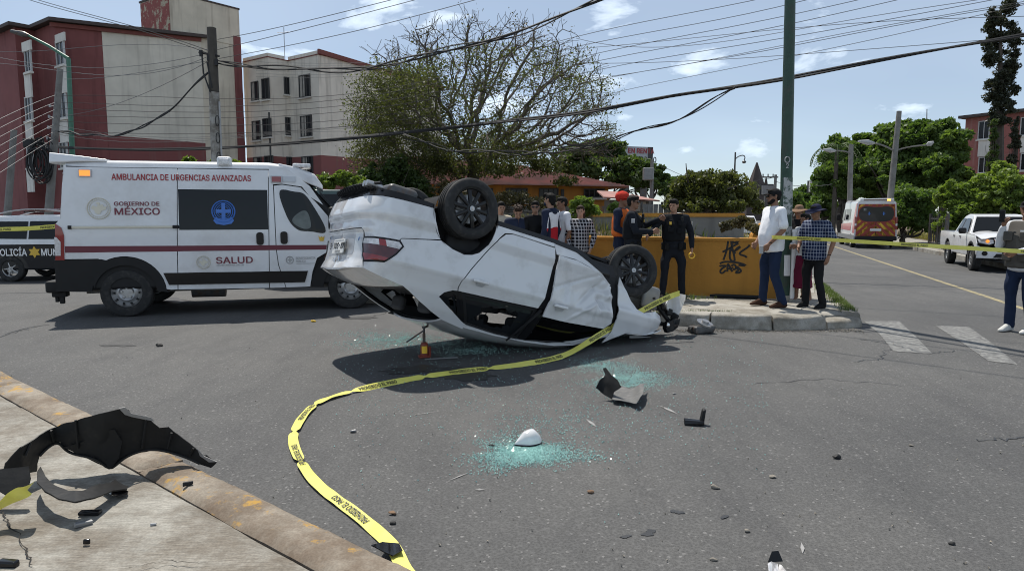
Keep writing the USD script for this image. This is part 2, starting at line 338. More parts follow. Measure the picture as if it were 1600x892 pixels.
M_('worn_white', (.21, .21, .20), .85, var=.3, scale=30, dirt=(.085, .085, .085), dscale=14, dlo=.36, dhi=.62)
M_('worn_yellow', (.30, .25, .13), .8, var=.25, scale=30, dirt=(.09, .09, .085), dscale=6, dlo=.45, dhi=.7)

def sheet(poly, z, h=2.0, bumpy=0., f=.8, seed=1):
    v, t = fill(poly, h); P = np.column_stack([v, np.full(len(v), z)])
    if bumpy: P[:, 2] += bumpy * (meshkit.fbm(np.column_stack([v * f, np.zeros(len(v))]), 3, seed) - .5)
    return P, t
struct('ground', sheet(sbox(-420, -60, 420, 640), 0.0, 60.0), 'asphalt')

ROAD = np.array([.3126, 1.0, 0]); ROAD /= np.linalg.norm(ROAD); ROADN = np.array([ROAD[1], -ROAD[0], 0])
# the pavement under the photographer: kerb stones along the road, brushed concrete slabs behind
KO, KD = np.array([-4.84, 6.34]), np.array([.7735, -.6338]); KN = np.array([-.6338, -.7735])       # along the kerb, and away from the road
def kp(a, b): return KO + KD * a + KN * b
def raised(poly, z0, z1, h, amp, seed, bev=.012):
    "a slab with a slightly worn edge"
    v, f = fill(poly, h); P = np.column_stack([v, np.full(len(v), z1)])
    d = np.array([poly.exterior.distance(Point(q)) for q in v]); P[:, 2] -= bev * np.clip(1 - d / (bev * 1.6), 0, 1) ** 2
    P[:, 2] += amp * (meshkit.fbm(np.column_stack([v * 2.2, np.zeros(len(v))]), 3, seed) - .5)
    m = solid((P, f), .001); vv = np.array(m[0]); k = len(v); vv[k:, 2] = z0; vv[k:, :2] = vv[:k, :2]
    return vv, m[1]
pv = info(UsdGeom.Xform.Define(stage, '/World/near_pavement').GetPrim(), kind='structure')
cuts = [-9.0, -6.6, -4.3, -2.05, .75, 3.66, 5.95, 7.6, 9.2]
for i, (a, b) in enumerate(zip(cuts[:-1], cuts[1:])):
    jit = lambda: rng.normal(0, .008)
    q = Polygon([kp(a + .007, jit()), kp(b - .007, jit()), kp(b - .007, .25), kp(a + .007, .25)])
    part(pv, 'kerb_stone', raised(q, -.1, .122 + rng.normal(0, .003), .05 if -3 < a < 5 else .2, .022, i + 3, .03), 'kerb_concrete', 35)
slabs = [(-9, -5.2, .275, 2.6), (-5.19, -1.6, .275, 2.6), (-1.59, 1.61, .275, 2.6), (1.62, 6.6, .275, 2.6), (6.61, 9.2, .275, 2.6), (-9, -4.7, 2.61, 5.6), (-4.69, -.2, 2.61, 5.6), (-.19, 4.2, 2.61, 5.6), (4.21, 9.2, 2.61, 5.6)]
for i, (a, b, c, d) in enumerate(slabs):
    q = Polygon([kp(a + .003, c + rng.normal(0, .004)), kp(b - .003, c + rng.normal(0, .004)), kp(b - .003, d), kp(a + .003, d)])
    part(pv, 'pavement_slab', raised(q, -.1, .120, .09 if c < 1 and -3 < a < 5 else .4, .02, i + 30, .02), 'slab_concrete', 35)
part(pv, 'joint_bed', sheet(Polygon([kp(-9, .05), kp(9.2, .05), kp(9.2, 5.6), kp(-9, 5.6)]), .07, 2.0), 'joint_dirt')

# the traffic island: broken kerb blocks round its nose, cracked concrete on top
isl = info(UsdGeom.Xform.Define(stage, '/World/corner_pavement').GetPrim(), kind='structure')
top = Polygon([(-3.0, 12.35), (.6, 10.6), (2.25, 9.88), (2.75, 9.55), (3.3, 9.44), (3.9, 9.46), (4.55, 9.55), (4.92, 9.66), (5.30, 11.02), (6.02, 13.3), (12.2, 32.2), (28.0, 80), (24, 81), (8.5, 33), (4.6, 14.5), (4.4, 12.4), (-3, 14.6)])
part(isl, 'pavement_top', raised(top, -.1, .165, .16, .05, 5, .03), 'island_concrete', 40)
def block(P, z1, seed, jag=.02, depth=.24):
    "a kerb block with a chipped face: P is its front line, left to right"
    P = np.asarray(P, float); n = 14; t = np.linspace(0, 1, n); L = np.stack([np.interp(t, np.linspace(0, 1, len(P)), P[:, k]) for k in (0, 1)], 1)
    N = np.gradient(L, axis=0); N = np.stack([N[:, 1], -N[:, 0]], 1); N /= np.linalg.norm(N, axis=1, keepdims=True)
    rows = []
    for o, z in ((0.0, -.05), (.015, .03), (-.005, z1 * .55), (-.012, z1 - .03), (-.045, z1), (-depth * .6, z1 + .005), (-depth, z1), (-depth, -.05)):
        q = np.column_stack([L + N * o, np.full(n, z)]); k = meshkit.fbm(q * 6, 3, seed)[:, None] - .5
        q[:, :2] += N * k * jag * 2; q[:, 2] += (meshkit.fbm(q * 5 + 7, 3, seed) - .5) * (jag * 1.6 if z > .1 else 0); q[[0, -1], :2] += N[[0, -1]] * -.012
        rows.append(q)
    m = grid(rows); c0, c1 = np.mean([r[0] for r in rows], 0), np.mean([r[-1] for r in rows], 0); k = len(m[0]); R = len(rows)
    V = np.vstack([m[0], c0, c1]); F = np.vstack([m[1], [[k, i * n, (i + 1) * n] for i in range(R - 1)], [[k + 1, (i + 1) * n + n - 1, i * n + n - 1] for i in range(R - 1)]])
    return V, F[:, ::-1]
for i, (P, z) in enumerate([([(-3.05, 12.12), (-1.2, 11.22)], .17), ([(-1.18, 11.21), (.58, 10.37)], .17), ([(.6, 10.36), (1.95, 9.72)], .175), ([(1.98, 9.70), (2.42, 9.46), (2.70, 9.28)], .20), ([(2.73, 9.26), (3.1, 9.12), (3.50, 9.09)], .205),
                          ([(3.53, 9.09), (3.9, 9.11), (4.28, 9.18)], .19), ([(4.31, 9.19), (4.6, 9.28), (4.86, 9.36)], .12), ([(4.97, 9.60), (5.18, 10.25), (5.40, 10.93)], .17), ([(5.41, 10.96), (6.16, 13.3)], .165), ([(6.17, 13.33), (8.0, 18.9)], .165), ([(8.01, 18.93), (12.3, 32)], .165), ([(12.31, 32.03), (28.2, 80)], .165)]):
    part(isl, 'kerb_block', block(P, z, 11 + i, .024 if 2 < i < 7 else .008), 'island_concrete', 50)

# the pavement on the far side of the road
rp = lambda a, b: tuple((np.array([15.5, 24.6, 0]) + ROAD * a + ROADN * b)[:2])
far = info(UsdGeom.Xform.Define(stage, '/World/far_pavement').GetPrim(), kind='structure')
part(far, 'pavement_top', raised(Polygon([rp(-22, .2), rp(60, .2), rp(60, 2.2), rp(-22, 2.2)]), -.1, .14, 1.0, .02, 3), 'far_concrete', 40)
part(far, 'kerb_edge', raised(Polygon([rp(-22, 0), rp(60, 0), rp(60, .19), rp(-22, .19)]), -.1, .15, .8, .01, 4), 'far_concrete', 40)
struct('verge', sheet(Polygon([rp(-22, 2.2), rp(60, 2.2), rp(60, 30), rp(-22, 30)]), .12, 3.0, .15), 'soil')
# canal bank and waste ground behind the orange wall
bank = Polygon([(-2, 14.0), (4.3, 12.5), (6.2, 17), (9.5, 27), (13, 38), (-6, 40), (-14, 30), (-9, 17)])
v, f = fill(bank, 1.0)
zb = np.clip((v[:, 1] + .12 * v[:, 0] - 14.5) / 5.0, 0, 1); zb = -.05 + 1.15 * zb ** 1.3 * np.clip((v[:, 0] + 9) / 5, 0, 1) * np.clip((9 - v[:, 0] + (v[:, 1] - 20) * .3) / 4, .25, 1) + .12 * (meshkit.fbm(np.column_stack([v * .7, 0 * v[:, 0]]), 3) - .5)
struct('canal_bank', (np.column_stack([v, zb]), f), 'soil', True)
def bank_z(x, y):
    z = min(max((y + .12 * x - 14.5) / 5.0, 0), 1); return -.05 + 1.15 * z ** 1.3 * min(max((x + 9) / 5, 0), 1) * min(max((9 - x + (y - 20) * .3) / 4, .25), 1)

# painted marks, each a worn film on the asphalt
mk = info(UsdGeom.Xform.Define(stage, '/World/road_markings').GetPrim(), kind='structure')
cl = np.array([8.52, 11.43, 0])
q = lambda a, b: tuple((cl + ROAD * a + ROADN * b)[:2])
part(mk, 'centre_line', sheet(Polygon([q(-1.5, -.055), q(70, -.055), q(70, .055), q(-1.5, .055)]), .004, 1.0), 'worn_yellow')
for p in ([(1350, 502), (1405, 502), (1432, 527), (1457, 553), (1396, 549), (1375, 523)], [(1462, 509), (1514, 511), (1548, 535), (1590, 570), (1544, 564), (1505, 537)]):
    part(mk, 'crossing_stripe', sheet(Polygon([on_ground(*a)[:2] for a in p]), .004, .2), 'worn_white')

# grass: tufts on the island edge, weeds in the kerb joint, tall grass on the bank, verge grass across the road
leafy('grass_green', (.05, .085, .018), (.13, .17, .05), 1.2)
leafy('grass_dry', (.16, .15, .05), (.30, .26, .10), 1.2)
def blades(pts, h, w=.012, lean=.5, seed=1):
    r = np.random.default_rng(seed); P = np.asarray(pts, float); n = len(P)
    a = r.uniform(0, 6.283, n); H = h * r.uniform(.4, 1.25, n); d = np.stack([np.cos(a), np.sin(a), 0 * a], 1); s = np.stack([-np.sin(a), np.cos(a), 0 * a], 1) * (w / 2); l = (lean * H * r.uniform(.1, 1, n))[:, None]
    z = np.array([0, 0, 1.0])
    A, B, C, D, T = P - s, P + s, P + d * l * .35 + z * (H * .6)[:, None] + s * .7, P + d * l * .35 + z * (H * .6)[:, None] - s * .7, P + d * l + z * H[:, None]
    V = np.stack([A, B, C, D, T], 1).reshape(-1, 3); i = np.arange(n)[:, None] * 5
    return V, np.vstack([i + [0, 1, 2], i + [0, 2, 3], i + [3, 2, 4]])
def scatter(n, fn, seed):
    r = np.random.default_rng(seed); return np.array([fn(r) for _ in range(n)])
g1 = scatter(2200, lambda r: (lambda t, c: (4.98 + t * .327 * 1.0 - abs(r.normal(0, .10)) - .03, 9.75 + t + r.normal(0, .05), .165))(r.uniform(0, 3.6) ** 1.0, 0), 4)
struct('kerb_weeds', cat(blades(g1, .07, .008, .8, 5), blades(scatter(500, lambda r: (2.35 + r.normal(0, .16), 11.35 + r.normal(0, .07), .165), 8), .10, .008, .8, 6), blades(scatter(260, lambda r: (2.35 + r.uniform(-.35, .75), 9.62 - r.uniform(0, .1), .17), 9), .05, .008, .8, 6),
                         blades(scatter(300, lambda r: (2.75 + r.normal(0, .2), 11.1 + r.normal(0, .05), .165), 18), .09, .008, .8, 6)), 'grass_green', kind='stuff')
def bankpt(r):
    x = r.uniform(-5, 9); y = r.uniform(13.2, 26); return (x, y, bank_z(x, y))
struct('tall_dry_grass', blades([p for p in scatter(9000, bankpt, 3) if bank.contains(Point(p[0], p[1])) and meshkit.noise(np.array([p[0] * .8, p[1] * .8, 3.])) > .38], .42, .02, .6, 3), 'grass_dry', kind='stuff')
struct('bank_grass', blades([p for p in scatter(9000, bankpt, 13) if bank.contains(Point(p[0], p[1]))], .26, .02, .8, 13), 'grass_green', kind='stuff')
struct('verge_grass', blades(scatter(9000, lambda r: (lambda a, b: (*rp(a, b), .14))(r.uniform(-8, 18), 2.3 + abs(r.normal(0, 1.6))), 23), .34, .03, .6, 3), 'grass_dry', kind='stuff')
# ================================================================== buildings, walls, poles, wires
def stucco(name, col, stain=(.12, .11, .10), amt=.5, streak=True, lo=None, split=None):
    "painted plaster with rain streaks; split=(height, colour) paints a darker band below a height"
    col = np.asarray(col)
    n = {'g': ('geometry', {}), 'n': ('noise_texture', {'scale': .9, 'detail': 7.0, 'roughness': .6}), 'r': ('rgb_ramp', {'ramp': [(.3, tuple(col * .86)), (.7, tuple(col * 1.1))]}),
         'mp': ('mapping', {'scale': (2.2, 2.2, .16)}), 's': ('noise_texture', {'scale': 1.6, 'detail': 6.0, 'roughness': .6}), 'sr': ('rgb_ramp', {'ramp': [(.52, (0,) * 3), (.78, (amt,) * 3)]}), 'm': ('mix_color', {'b': stain}),
         'p': ('principled_bsdf', {'roughness': .88, 'specular_ior_level': .2}), 'f': ('noise_texture', {'scale': 30.0, 'detail': 4.0}), 'b': ('bump', {'strength': .3, 'distance': .02})}
    L = [('g.position', 'n.vector'), ('n.fac', 'r.fac'), ('g.position', 'mp.vector'), ('mp.vector', 's.vector'), ('s.fac', 'sr.fac'), ('sr.color', 'm.fac')]
    out = 'r.color'
    if split:
        n['x'] = ('separate_xyz', {}); n['lt'] = ('math', {'math_type': 'less_than', 'value2': split[0]}); n['sp'] = ('mix_color', {'b': split[1]})
        L += [('g.position', 'x.vector'), ('x.z', 'lt.value1'), ('lt.value', 'sp.fac'), (out, 'sp.a')]; out = 'sp.result'
    L += [(out, 'm.a'), ('m.result', 'p.base_color'), ('g.position', 'f.vector'), ('f.fac', 'b.height'), ('b.normal', 'p.normal')]
    MAT[name] = usdkit.material(stage, '/World/Looks/' + name, n, L, surface='p.BSDF')
RED = (.20, .072, .068)
stucco('red_plaster', RED, (.05, .02, .02), .5)
stucco('beige_plaster', (.60, .555, .47), (.20, .17, .14), .35, split=(5.35, RED))
stucco('beige_plain', (.56, .50, .40), (.16, .12, .09), .6)
stucco('cream_plaster', (.64, .585, .505), (.15, .13, .11), .7, split=(4.75, (.22, .085, .08)))
stucco('pale_panel', (.60, .57, .52), (.2, .18, .16), .3)
M_('peeling_red', (.22, .055, .045), .85, var=.2, dirt=(.36, .31, .22), dscale=2.2, dlo=.52, dhi=.56)
stucco('orange_wall', (.44, .215, .045), (.20, .10, .03), .35)
stucco('orange_house', (.42, .19, .045), (.12, .07, .04), .6)
stucco('brick_red', (.27, .105, .09), (.36, .28, .24), .45)
stucco('grey_wall', (.19, .185, .17), (.07, .065, .06), .6)
M_('roof_red', (.36, .17, .14), .85, var=.3, scale=3, dirt=(.20, .13, .11), dscale=1.5, dlo=.42, dhi=.65)
M_('fascia', (.055, .04, .035), .8, var=.2)
M_('fascia_red', (.17, .05, .04), .8, var=.2)
M_('window_frame', (.42, .42, .41), .5, var=.08)
M_('dark_frame', (.04, .04, .04), .6, var=.2)
M_('curtain', (.30, .28, .25), .9, var=.3, scale=3)
M_('window_black', (.014, .015, .017), .12, var=.3, spec=.22)
def blue_mural():
    M_('mural', (.12, .18, .26), .8, var=.5, scale=3, dirt=(.35, .18, .07), dscale=1.0, dlo=.45, dhi=.55)
blue_mural()
def wall_uz(P0, P1, px, py):
    "where a sight line meets the upright wall from P0 to P1: distance along it and height"
    P0, P1 = np.asarray(P0, float), np.asarray(P1, float); d = P1 - P0; d /= np.linalg.norm(d); n = np.array([-d[1], d[0]])
    r = ray(px, py); t = (n @ P0) / (n @ r[:2]); h = np.array([0, 0, EYE]) + t * r
    return (h[:2] - P0) @ d, h[2]
def wall_frame(P0, P1):
    P0, P1 = np.asarray(P0, float), np.asarray(P1, float); d = P1 - P0
    return frame((*P0, 0), (*d, 0))                     # x along the wall, y up, z towards the right-hand side of P0 -> P1
def prism(fp, z0, z1): return mv(extrude(Polygon(fp), z1 - z0), 0, 0, z0)
def slab(fp, z0, z1, grow): return mv(extrude(Polygon(fp).buffer(grow, join_style=2), z1 - z0), 0, 0, z0)
def window(bld, P0, P1, x0, z0, x1, z1, mat='window_black', bars=1, frame_mat='window_frame', curtain=False, proud=.03):
    M = wall_frame(P0, P1); w, h = x1 - x0, z1 - z0; b = .05; cx, cz = (x0 + x1) / 2, (z0 + z1) / 2
    fr = [box((cx, z0 + b / 2, proud), (w, b, .08)), box((cx, z1 - b / 2, proud), (w, b, .08)), box((x0 + b / 2, cz, proud), (b, h - 2 * b, .08)), box((x1 - b / 2, cz, proud), (b, h - 2 * b, .08))]
    for k in range(bars): fr.append(box((x0 + w * (k + 1) / (bars + 1), cz, proud - .005), (.04, h - 2 * b, .06)))
    p = part(bld, 'window', tf(cat(fr), M), frame_mat)
    part(p, 'pane', tf(box((cx, cz, .012), (w - b, h - b, .024)), M), mat)
    if curtain: part(p, 'curtain', tf(box((x0 + w * .28, cz, .028), (w * .4, h - 2 * b, .012)), M), 'curtain')
    part(p, 'sill', tf(box((cx, z0 - .05, .06), (w + .16, .08, .16)), M), 'pale_panel')
def px_window(bld, P0, P1, a, b, **k):
    (u0, z1), (u1, z0) = wall_uz(P0, P1, *a), wall_uz(P0, P1, *b); window(bld, P0, P1, min(u0, u1), min(z0, z1), max(u0, u1), max(z0, z1), **k)
def px_panel(bld, P0, P1, a, b, mat='pale_panel', name='spandrel_panel', d=.07):
    (u0, z1), (u1, z0) = wall_uz(P0, P1, *a), wall_uz(P0, P1, *b); part(bld, name, tf(box(((u0 + u1) / 2, (z0 + z1) / 2, d / 2 + .002), (abs(u1 - u0), abs(z1 - z0), d)), wall_frame(P0, P1)), mat)

f_, g_ = np.array([-.8, .6]), np.array([.6, .8])
# ---- red and beige apartment block on the left
C0 = np.array([-21.3, 32.9]); A1 = C0 + f_ * 2.38; A2 = A1 - g_ * .83; A3 = A2 + f_ * 2.29; A4 = A3 + g_ * 1.2; A5 = A4 + f_ * 20; T0 = C0 + g_ * 5.5; T1 = C0 + g_ * 9.46
bA = thing('apartment_block', 'red and beige three storey apartment block with a peeling roof tower', 'apartment building')
main = [C0, C0 + g_ * 7.1, C0 + g_ * 7.1 + f_ * 9, A5 + g_ * 6, A5, A4, A3, A2, A1]
slope = lambda m: (m[0] + np.stack([0 * m[0][:, 0], 0 * m[0][:, 0], np.where(m[0][:, 2] > 9, .097 * np.clip((m[0][:, :2] - C0) @ g_, 0, 9), 0)], 1), m[1])
body = slope(prism(main, -.2, 10.3)); part(bA, 'wall', body, 'red_plaster')
gab = [(0, 0), (7.1, 0), (7.1, 11.0), (0, 10.3)]
part(bA, 'gable_wall', tf(mv(extrude(Polygon([(2.05, 0), (7.098, 0), (7.098, 10.93), (2.05, 10.46)]), .012), 0, 0, .001), wall_frame(C0, C0 + g_ * 7.1)), 'beige_plaster')
rf = thing_roof = part(bA, 'roof', slope(slab(main, 10.302, 10.46, .34)), 'fascia')
part(bA, 'verge_board', tf(mv(extrude(Polygon([(-.2, 10.10), (7.09, 10.80), (7.09, 10.985), (-.2, 10.28)]), .10), 0, 0, .014), wall_frame(C0, C0 + g_ * 7.1)), 'fascia_red')
tw = [T0 + g_ * .003, T1, T1 + f_ * 3.2, T0 + f_ * 3.2]
part(bA, 'roof_tower', tf(prism([(-.004, 0), (3.96, 0), (3.96, 3.2), (-.004, 3.2)], 11.0, 13.0), np.array([[g_[0], f_[0], 0, T0[0] + .03 * .8], [g_[1], f_[1], 0, T0[1] - .03 * .6], [0, 0, 1, 0], [0, 0, 0, 1]])), 'beige_plain')
part(bA, 'rear_wall', prism([C0 + g_ * 7.104, T1, T1 + f_ * 5, C0 + g_ * 7.104 + f_ * 5], -.2, 10.996), 'beige_plain')
part(bA, 'tower_side', tf(mv(extrude(Polygon([(0, 10.5), (3.1, 10.5), (3.1, 12.95), (0, 12.95)]), .03), 0, 0, .001), wall_frame(T0 + f_ * 3.15, T0 + f_ * .02)), 'peeling_red')
part(bA, 'tower_coping', tf(slab([(0, 0), (3.96, 0), (3.96, 3.2), (0, 3.2)], 13.002, 13.1, .05), np.array([[g_[0], f_[0], 0, T0[0]], [g_[1], f_[1], 0, T0[1]], [0, 0, 1, 0], [0, 0, 0, 1]])), 'fascia')
lad = T0 + f_ * 2.6; lad2 = T0 + f_ * 2.2
part(bA, 'roof_ladder', cat(tube([(*lad, 10.6), (*lad, 13.7), (*lad2, 13.7), (*lad2, 10.6)], .03, 5), *[tube([(*lad, z), (*lad2, z)], .02, 5) for z in np.arange(10.9, 13.5, .35)]), 'dark_steel')
part(bA, 'red_pilaster', prism([T1 - g_ * .42 + f_ * -.06, T1 + g_ * .03 + f_ * -.06, T1 + g_ * .03 + f_ * .3, T1 - g_ * .42 + f_ * .3], -.2, 11.5), 'red_plaster')
for P0, P1, cols in ((A1, C0, [((88, 65), (103, 101)), ((91, 146), (106, 184)), ((94, 223), (108, 262))]), (A3, A2, [((39.5, 79), (51, 112)), ((40, 153), (52.5, 188)), ((43, 228), (54, 262))]), (A5, A4, [((28, 104), (36, 139)), ((28.5, 176), (36.5, 210)), ((29, 245), (37, 278)), ((4, 112), (13, 142)), ((4, 180), (13, 212))])):
    for a, b in cols: px_window(bA, P0, P1, a, b, bars=1)
for P0, P1, ps in ((A1, C0, [((88, 56), (103, 64)), ((91, 103), (106, 145)), ((94, 186), (108, 222))]), (A3, A2, [((36, 68), (50.5, 78)), ((39.5, 114), (52, 152)), ((41, 190), (54, 227)), ((43, 263), (55, 300))]), (A5, A4, [((26, 92), (36, 102)), ((27, 141), (36.5, 175)), ((28.5, 211), (37.5, 244)), ((30, 279), (38, 312))])):
    for a, b in ps: px_panel(bA, P0, P1, a, b)
ant = T0 + f_ * 5.6
aerial = thing('roof_aerial', 'thin television aerial on the roof of the red apartment block', 'aerial')
part(aerial, 'mast', tube([(*ant, 10.45), (*ant, 12.0)], .02, 5), 'grey_metal'); part(aerial, 'crossbar', cat(tube([(ant[0] - .9, ant[1], 11.75), (ant[0] + .3, ant[1], 11.8)], .012, 4), *[tube([(ant[0] + q, ant[1] - .3, 11.77), (ant[0] + q, ant[1] + .3, 11.77)], .01, 4) for q in (-.7, -.4, -.1, .2)]), 'grey_metal')

# ---- cream apartment block
D0 = np.array([-10.8, 39.2]); E1 = D0 + f_ * 2.77; E2 = E1 - g_ * 1.35; E3 = E2 + f_ * 2.45; E4 = E3 + g_ * 5
bB = thing('apartment_block', 'cream three storey apartment block with rust stained window sills', 'apartment building')
mainB = [D0, D0 + g_ * 10, D0 + g_ * 10 + f_ * 7, E4, E3, E2, E1]
part(bB, 'wall', prism(mainB, -.2, 10.25), 'cream_plaster')
part(bB, 'parapet', cat(*[tf(box((L / 2, 10.37, -.1), (L - .02, .24, .22)), wall_frame(p, q_)) for p, q_, L in ((E1, D0, 2.77), (E3, E2, 2.45), (E2, E1, 1.1))]), 'cream_plaster')
part(bB, 'roof', slab(mainB, 10.251, 10.30, .04), 'fascia_red')
part(bB, 'verge_board', tf(mv(extrude(Polygon([(-.05, 10.3), (10.2, 9.7), (10.2, 9.95), (-.05, 10.55)]), .14), 0, 0, .002), wall_frame(D0, D0 + g_ * 10)), 'fascia_red')
for a, b in [((393, 129), (405, 157)), ((409.5, 124), (422, 155)), ((394.5, 190), (408, 219)), ((411, 186), (425, 214)), ((397, 246), (410, 275)), ((414, 244), (428, 272))]: px_window(bB, E3, E2, a, b, frame_mat='dark_frame', curtain=a[0] < 400)
for a, b in [((443, 120), (459.5, 150)), ((445, 183), (459.5, 213)), ((447, 245), (459.5, 272))]: px_window(bB, E2, E1, a, b, frame_mat='dark_frame', bars=3)
for a, b in [((467.5, 119), (486, 151)), ((470, 182), (488.5, 213)), ((472, 245), (490, 272))]: px_window(bB, E1, D0, a, b, frame_mat='dark_frame', bars=2, curtain=True)
part(bB, 'rainwater_pipe', tube([(*(E2 - g_ * .04), .1), (*(E2 - g_ * .04), 6.9), (*(E2 - g_ * .04 + f_ * .0), 7.2)], .05, 6), 'dark_frame')
aer2 = E1 + f_ * .3
a2 = thing('roof_aerial', 'thin aerial mast on the parapet of the cream apartment block', 'aerial'); part(a2, 'mast', tube([(*aer2, 10.3), (*aer2, 12.2)], .02, 5), 'grey_metal'); part(a2, 'crossbar', tube([(aer2[0] - .4, aer2[1], 11.9), (aer2[0] + .5, aer2[1], 11.95)], .014, 4), 'grey_metal')

# ---- orange house with a faded red roof behind the tree, and its small neighbour
bC = thing('house', 'low orange house with a faded red hipped roof behind the bare tree', 'house')
h0, h1 = at_depth(664, 330, 29.5), at_depth(950, 330, 31.5); H0, H1 = h0[:2], h1[:2]; hd = (H1 - H0) / np.linalg.norm(H1 - H0); hn = np.array([-hd[1], hd[0]]); HL = np.linalg.norm(H1 - H0)
part(bC, 'wall', prism([H0, H1, H1 + hn * 6, H0 + hn * 6], 0, 2.75), 'orange_house')
hr = lambda u, w, z: (*(H0 + hd * u + hn * w), z)
rows = [[hr(-.5, -.7, 2.76), hr(HL + .7, -.7, 2.70)], [hr(-.5, 2.9, 4.1), hr(HL - 3.2, 2.9, 3.75)]]
nrow = 26; R_ = []
for i in range(nrow + 1):                                  # corrugated by courses of tile
    t = i / nrow; L_ = [np.array(rows[0][k]) * (1 - t) + np.array(rows[1][k]) * t for k in (0, 1)]
    R_ += [np.linspace(L_[0], L_[1], 30) + [0, 0, .0], np.linspace(L_[0], L_[1], 30) + [0, 0, .05]]
part(bC, 'roof', cat(solid(grid(R_), .06), solid(grid([[hr(HL + .7, -.7, 2.70), hr(HL + .7, 6.5, 2.7)], [hr(HL - 3.2, 2.9, 3.76), hr(HL - 3.2, 3.1, 3.76)]]), .06)), 'roof_red')
W0, W1 = H0, H1
for a, b, m in [((742, 294), (770, 318), 'window_black'), ((790, 294), (824, 316), 'window_black'), ((842, 294), (872, 312), 'window_black'), ((912, 295), (944, 309), 'window_black')]: px_window(bC, W0, W1, a, b, frame_mat='dark_frame', bars=3)
px_panel(bC, W0, W1, (905, 322), (948, 346), 'mural', 'painted_mural', .02); px_panel(bC, W0, W1, (700, 322), (902, 348), 'grey_wall', 'stone_base', .10); px_panel(bC, W0, W1, (876, 296), (880, 346), 'dark_frame', 'post', .1)
bD = thing('shed', 'small pale hut with a thin pink sheet roof beside the orange house', 'hut')
s0, s1 = at_depth(952, 330, 27)[:2], at_depth(1012, 330, 27.5)[:2]
part(bD, 'wall', prism([s0, s1, s1 + [.2, 3], s0 + [.2, 3]], 0, 2.05), 'grey_wall')
sv = lambda p, z: (p[0], p[1], z)
part(bD, 'roof', solid(grid([np.linspace((s0[0] - .3, s0[1] - .6, 2.15), (s1[0] + .35, s1[1] - .6, 2.02), 12), np.linspace((s0[0] - .1, s0[1] + 3.2, 2.5), (s1[0] - .6, s1[1] + 3.2, 2.45), 12)]), .05), 'roof_red')
px_panel(bD, s0, s1, (960, 316), (972, 345), 'mural', 'door', .04); px_panel(bD, s0, s1, (990, 315), (1008, 330), 'pale_panel', 'wall_panel', .04)
bF = thing('fence', 'grey corrugated sheet fence right of the pale hut', 'fence')
e0, e1 = at_depth(1004, 330, 25.6)[:2], at_depth(1052, 330, 26.2)[:2]; eL = np.linalg.norm(e1 - e0)
for k in range(6):
    a, b = eL * k / 6 + .01, eL * (k + 1) / 6 - .01; x = np.linspace(a, b, 15); zz = .02 * np.sin(np.arange(15) * 1.57)
    part(bF, 'sheet', tf(solid(grid([np.column_stack([x, np.full(15, .6), zz]), np.column_stack([x, np.full(15, 1.86), zz])]), .01), wall_frame(e0, e1)), 'grey_metal')
for k in range(4): part(bF, 'post', tf(box((eL * k / 3, 1.1, -.08), (.06, 1.7, .06)), wall_frame(e0, e1)), 'dark_steel')

# ---- red brick block on the right
bE = thing('apartment_block', 'faded red brick apartment block behind the cypress', 'apartment building')
X0, X1 = at_depth(1499, 330, 50)[:2], at_depth(1660, 330, 44.4)[:2]; xd = (X1 - X0) / np.linalg.norm(X1 - X0); xn = np.array([-xd[1], xd[0]])
part(bE, 'wall', prism([X0, X1, X1 + xn * 12, X0 + xn * 12], 0, 8.2), 'brick_red'); part(bE, 'roof', slab([X0, X1, X1 + xn * 12, X0 + xn * 12], 8.202, 8.4, .35), 'fascia')
for a, b in [((1530, 190), (1546, 217)), ((1530, 246), (1546, 270)), ((1596, 184), (1613, 211)), ((1596, 240), (1613, 266))]: px_window(bE, X0, X1, a, b)
for a, b in [((1530, 218), (1546, 244)), ((1596, 212), (1613, 238))]: px_panel(bE, X0, X1, a, b)

# ---- orange parapet of the bridge with black spray paint
WP0, WP1 = np.array([.2, 12.65]), np.array([4.62, 11.12]); wd = (WP1 - WP0) / np.linalg.norm(WP1 - WP0); wn = np.array([-wd[1], wd[0]]); WL = np.linalg.norm(WP1 - WP0)
par = thing('parapet_wall', 'long low orange parapet wall sprayed with black graffiti', 'wall')
part(par, 'wall', prism([WP0, WP1, WP1 + wn * .28, WP0 + wn * .28], .0, 1.105), 'orange_wall'); part(par, 'coping', prism([WP0 - wn * .015, WP1 - wn * .015, WP1 + wn * .295, WP0 + wn * .295], 1.106, 1.15), 'orange_wall')
M_('spray_black', (.012, .012, .012), .6, var=.2)
gs = 892 / 140.0
strokes = [[(370, 85), (362, 150), (345, 225), (320, 295)], [(400, 90), (405, 160), (425, 240), (432, 305)], [(340, 90), (400, 88), (485, 95), (470, 108), (410, 105)], [(312, 215), (370, 185), (430, 150), (470, 128)], [(412, 130), (450, 195), (490, 160), (450, 185), (440, 230)], [(578, 142), (530, 190), (482, 235), (520, 250), (552, 272)],
           [(432, 305), (400, 300), (385, 235), (388, 170)], [(285, 330), (350, 312), (430, 318), (500, 330), (545, 350), (500, 348), (470, 345)], [(285, 360), (330, 350), (345, 352), (300, 385), (290, 415), (345, 395)], [(360, 410), (372, 340), (395, 385), (412, 410)], [(355, 385), (420, 370)], [(400, 355), (440, 350), (445, 375), (415, 385)],
           [(455, 360), (480, 380), (495, 410), (440, 418), (470, 395), (450, 375)]]
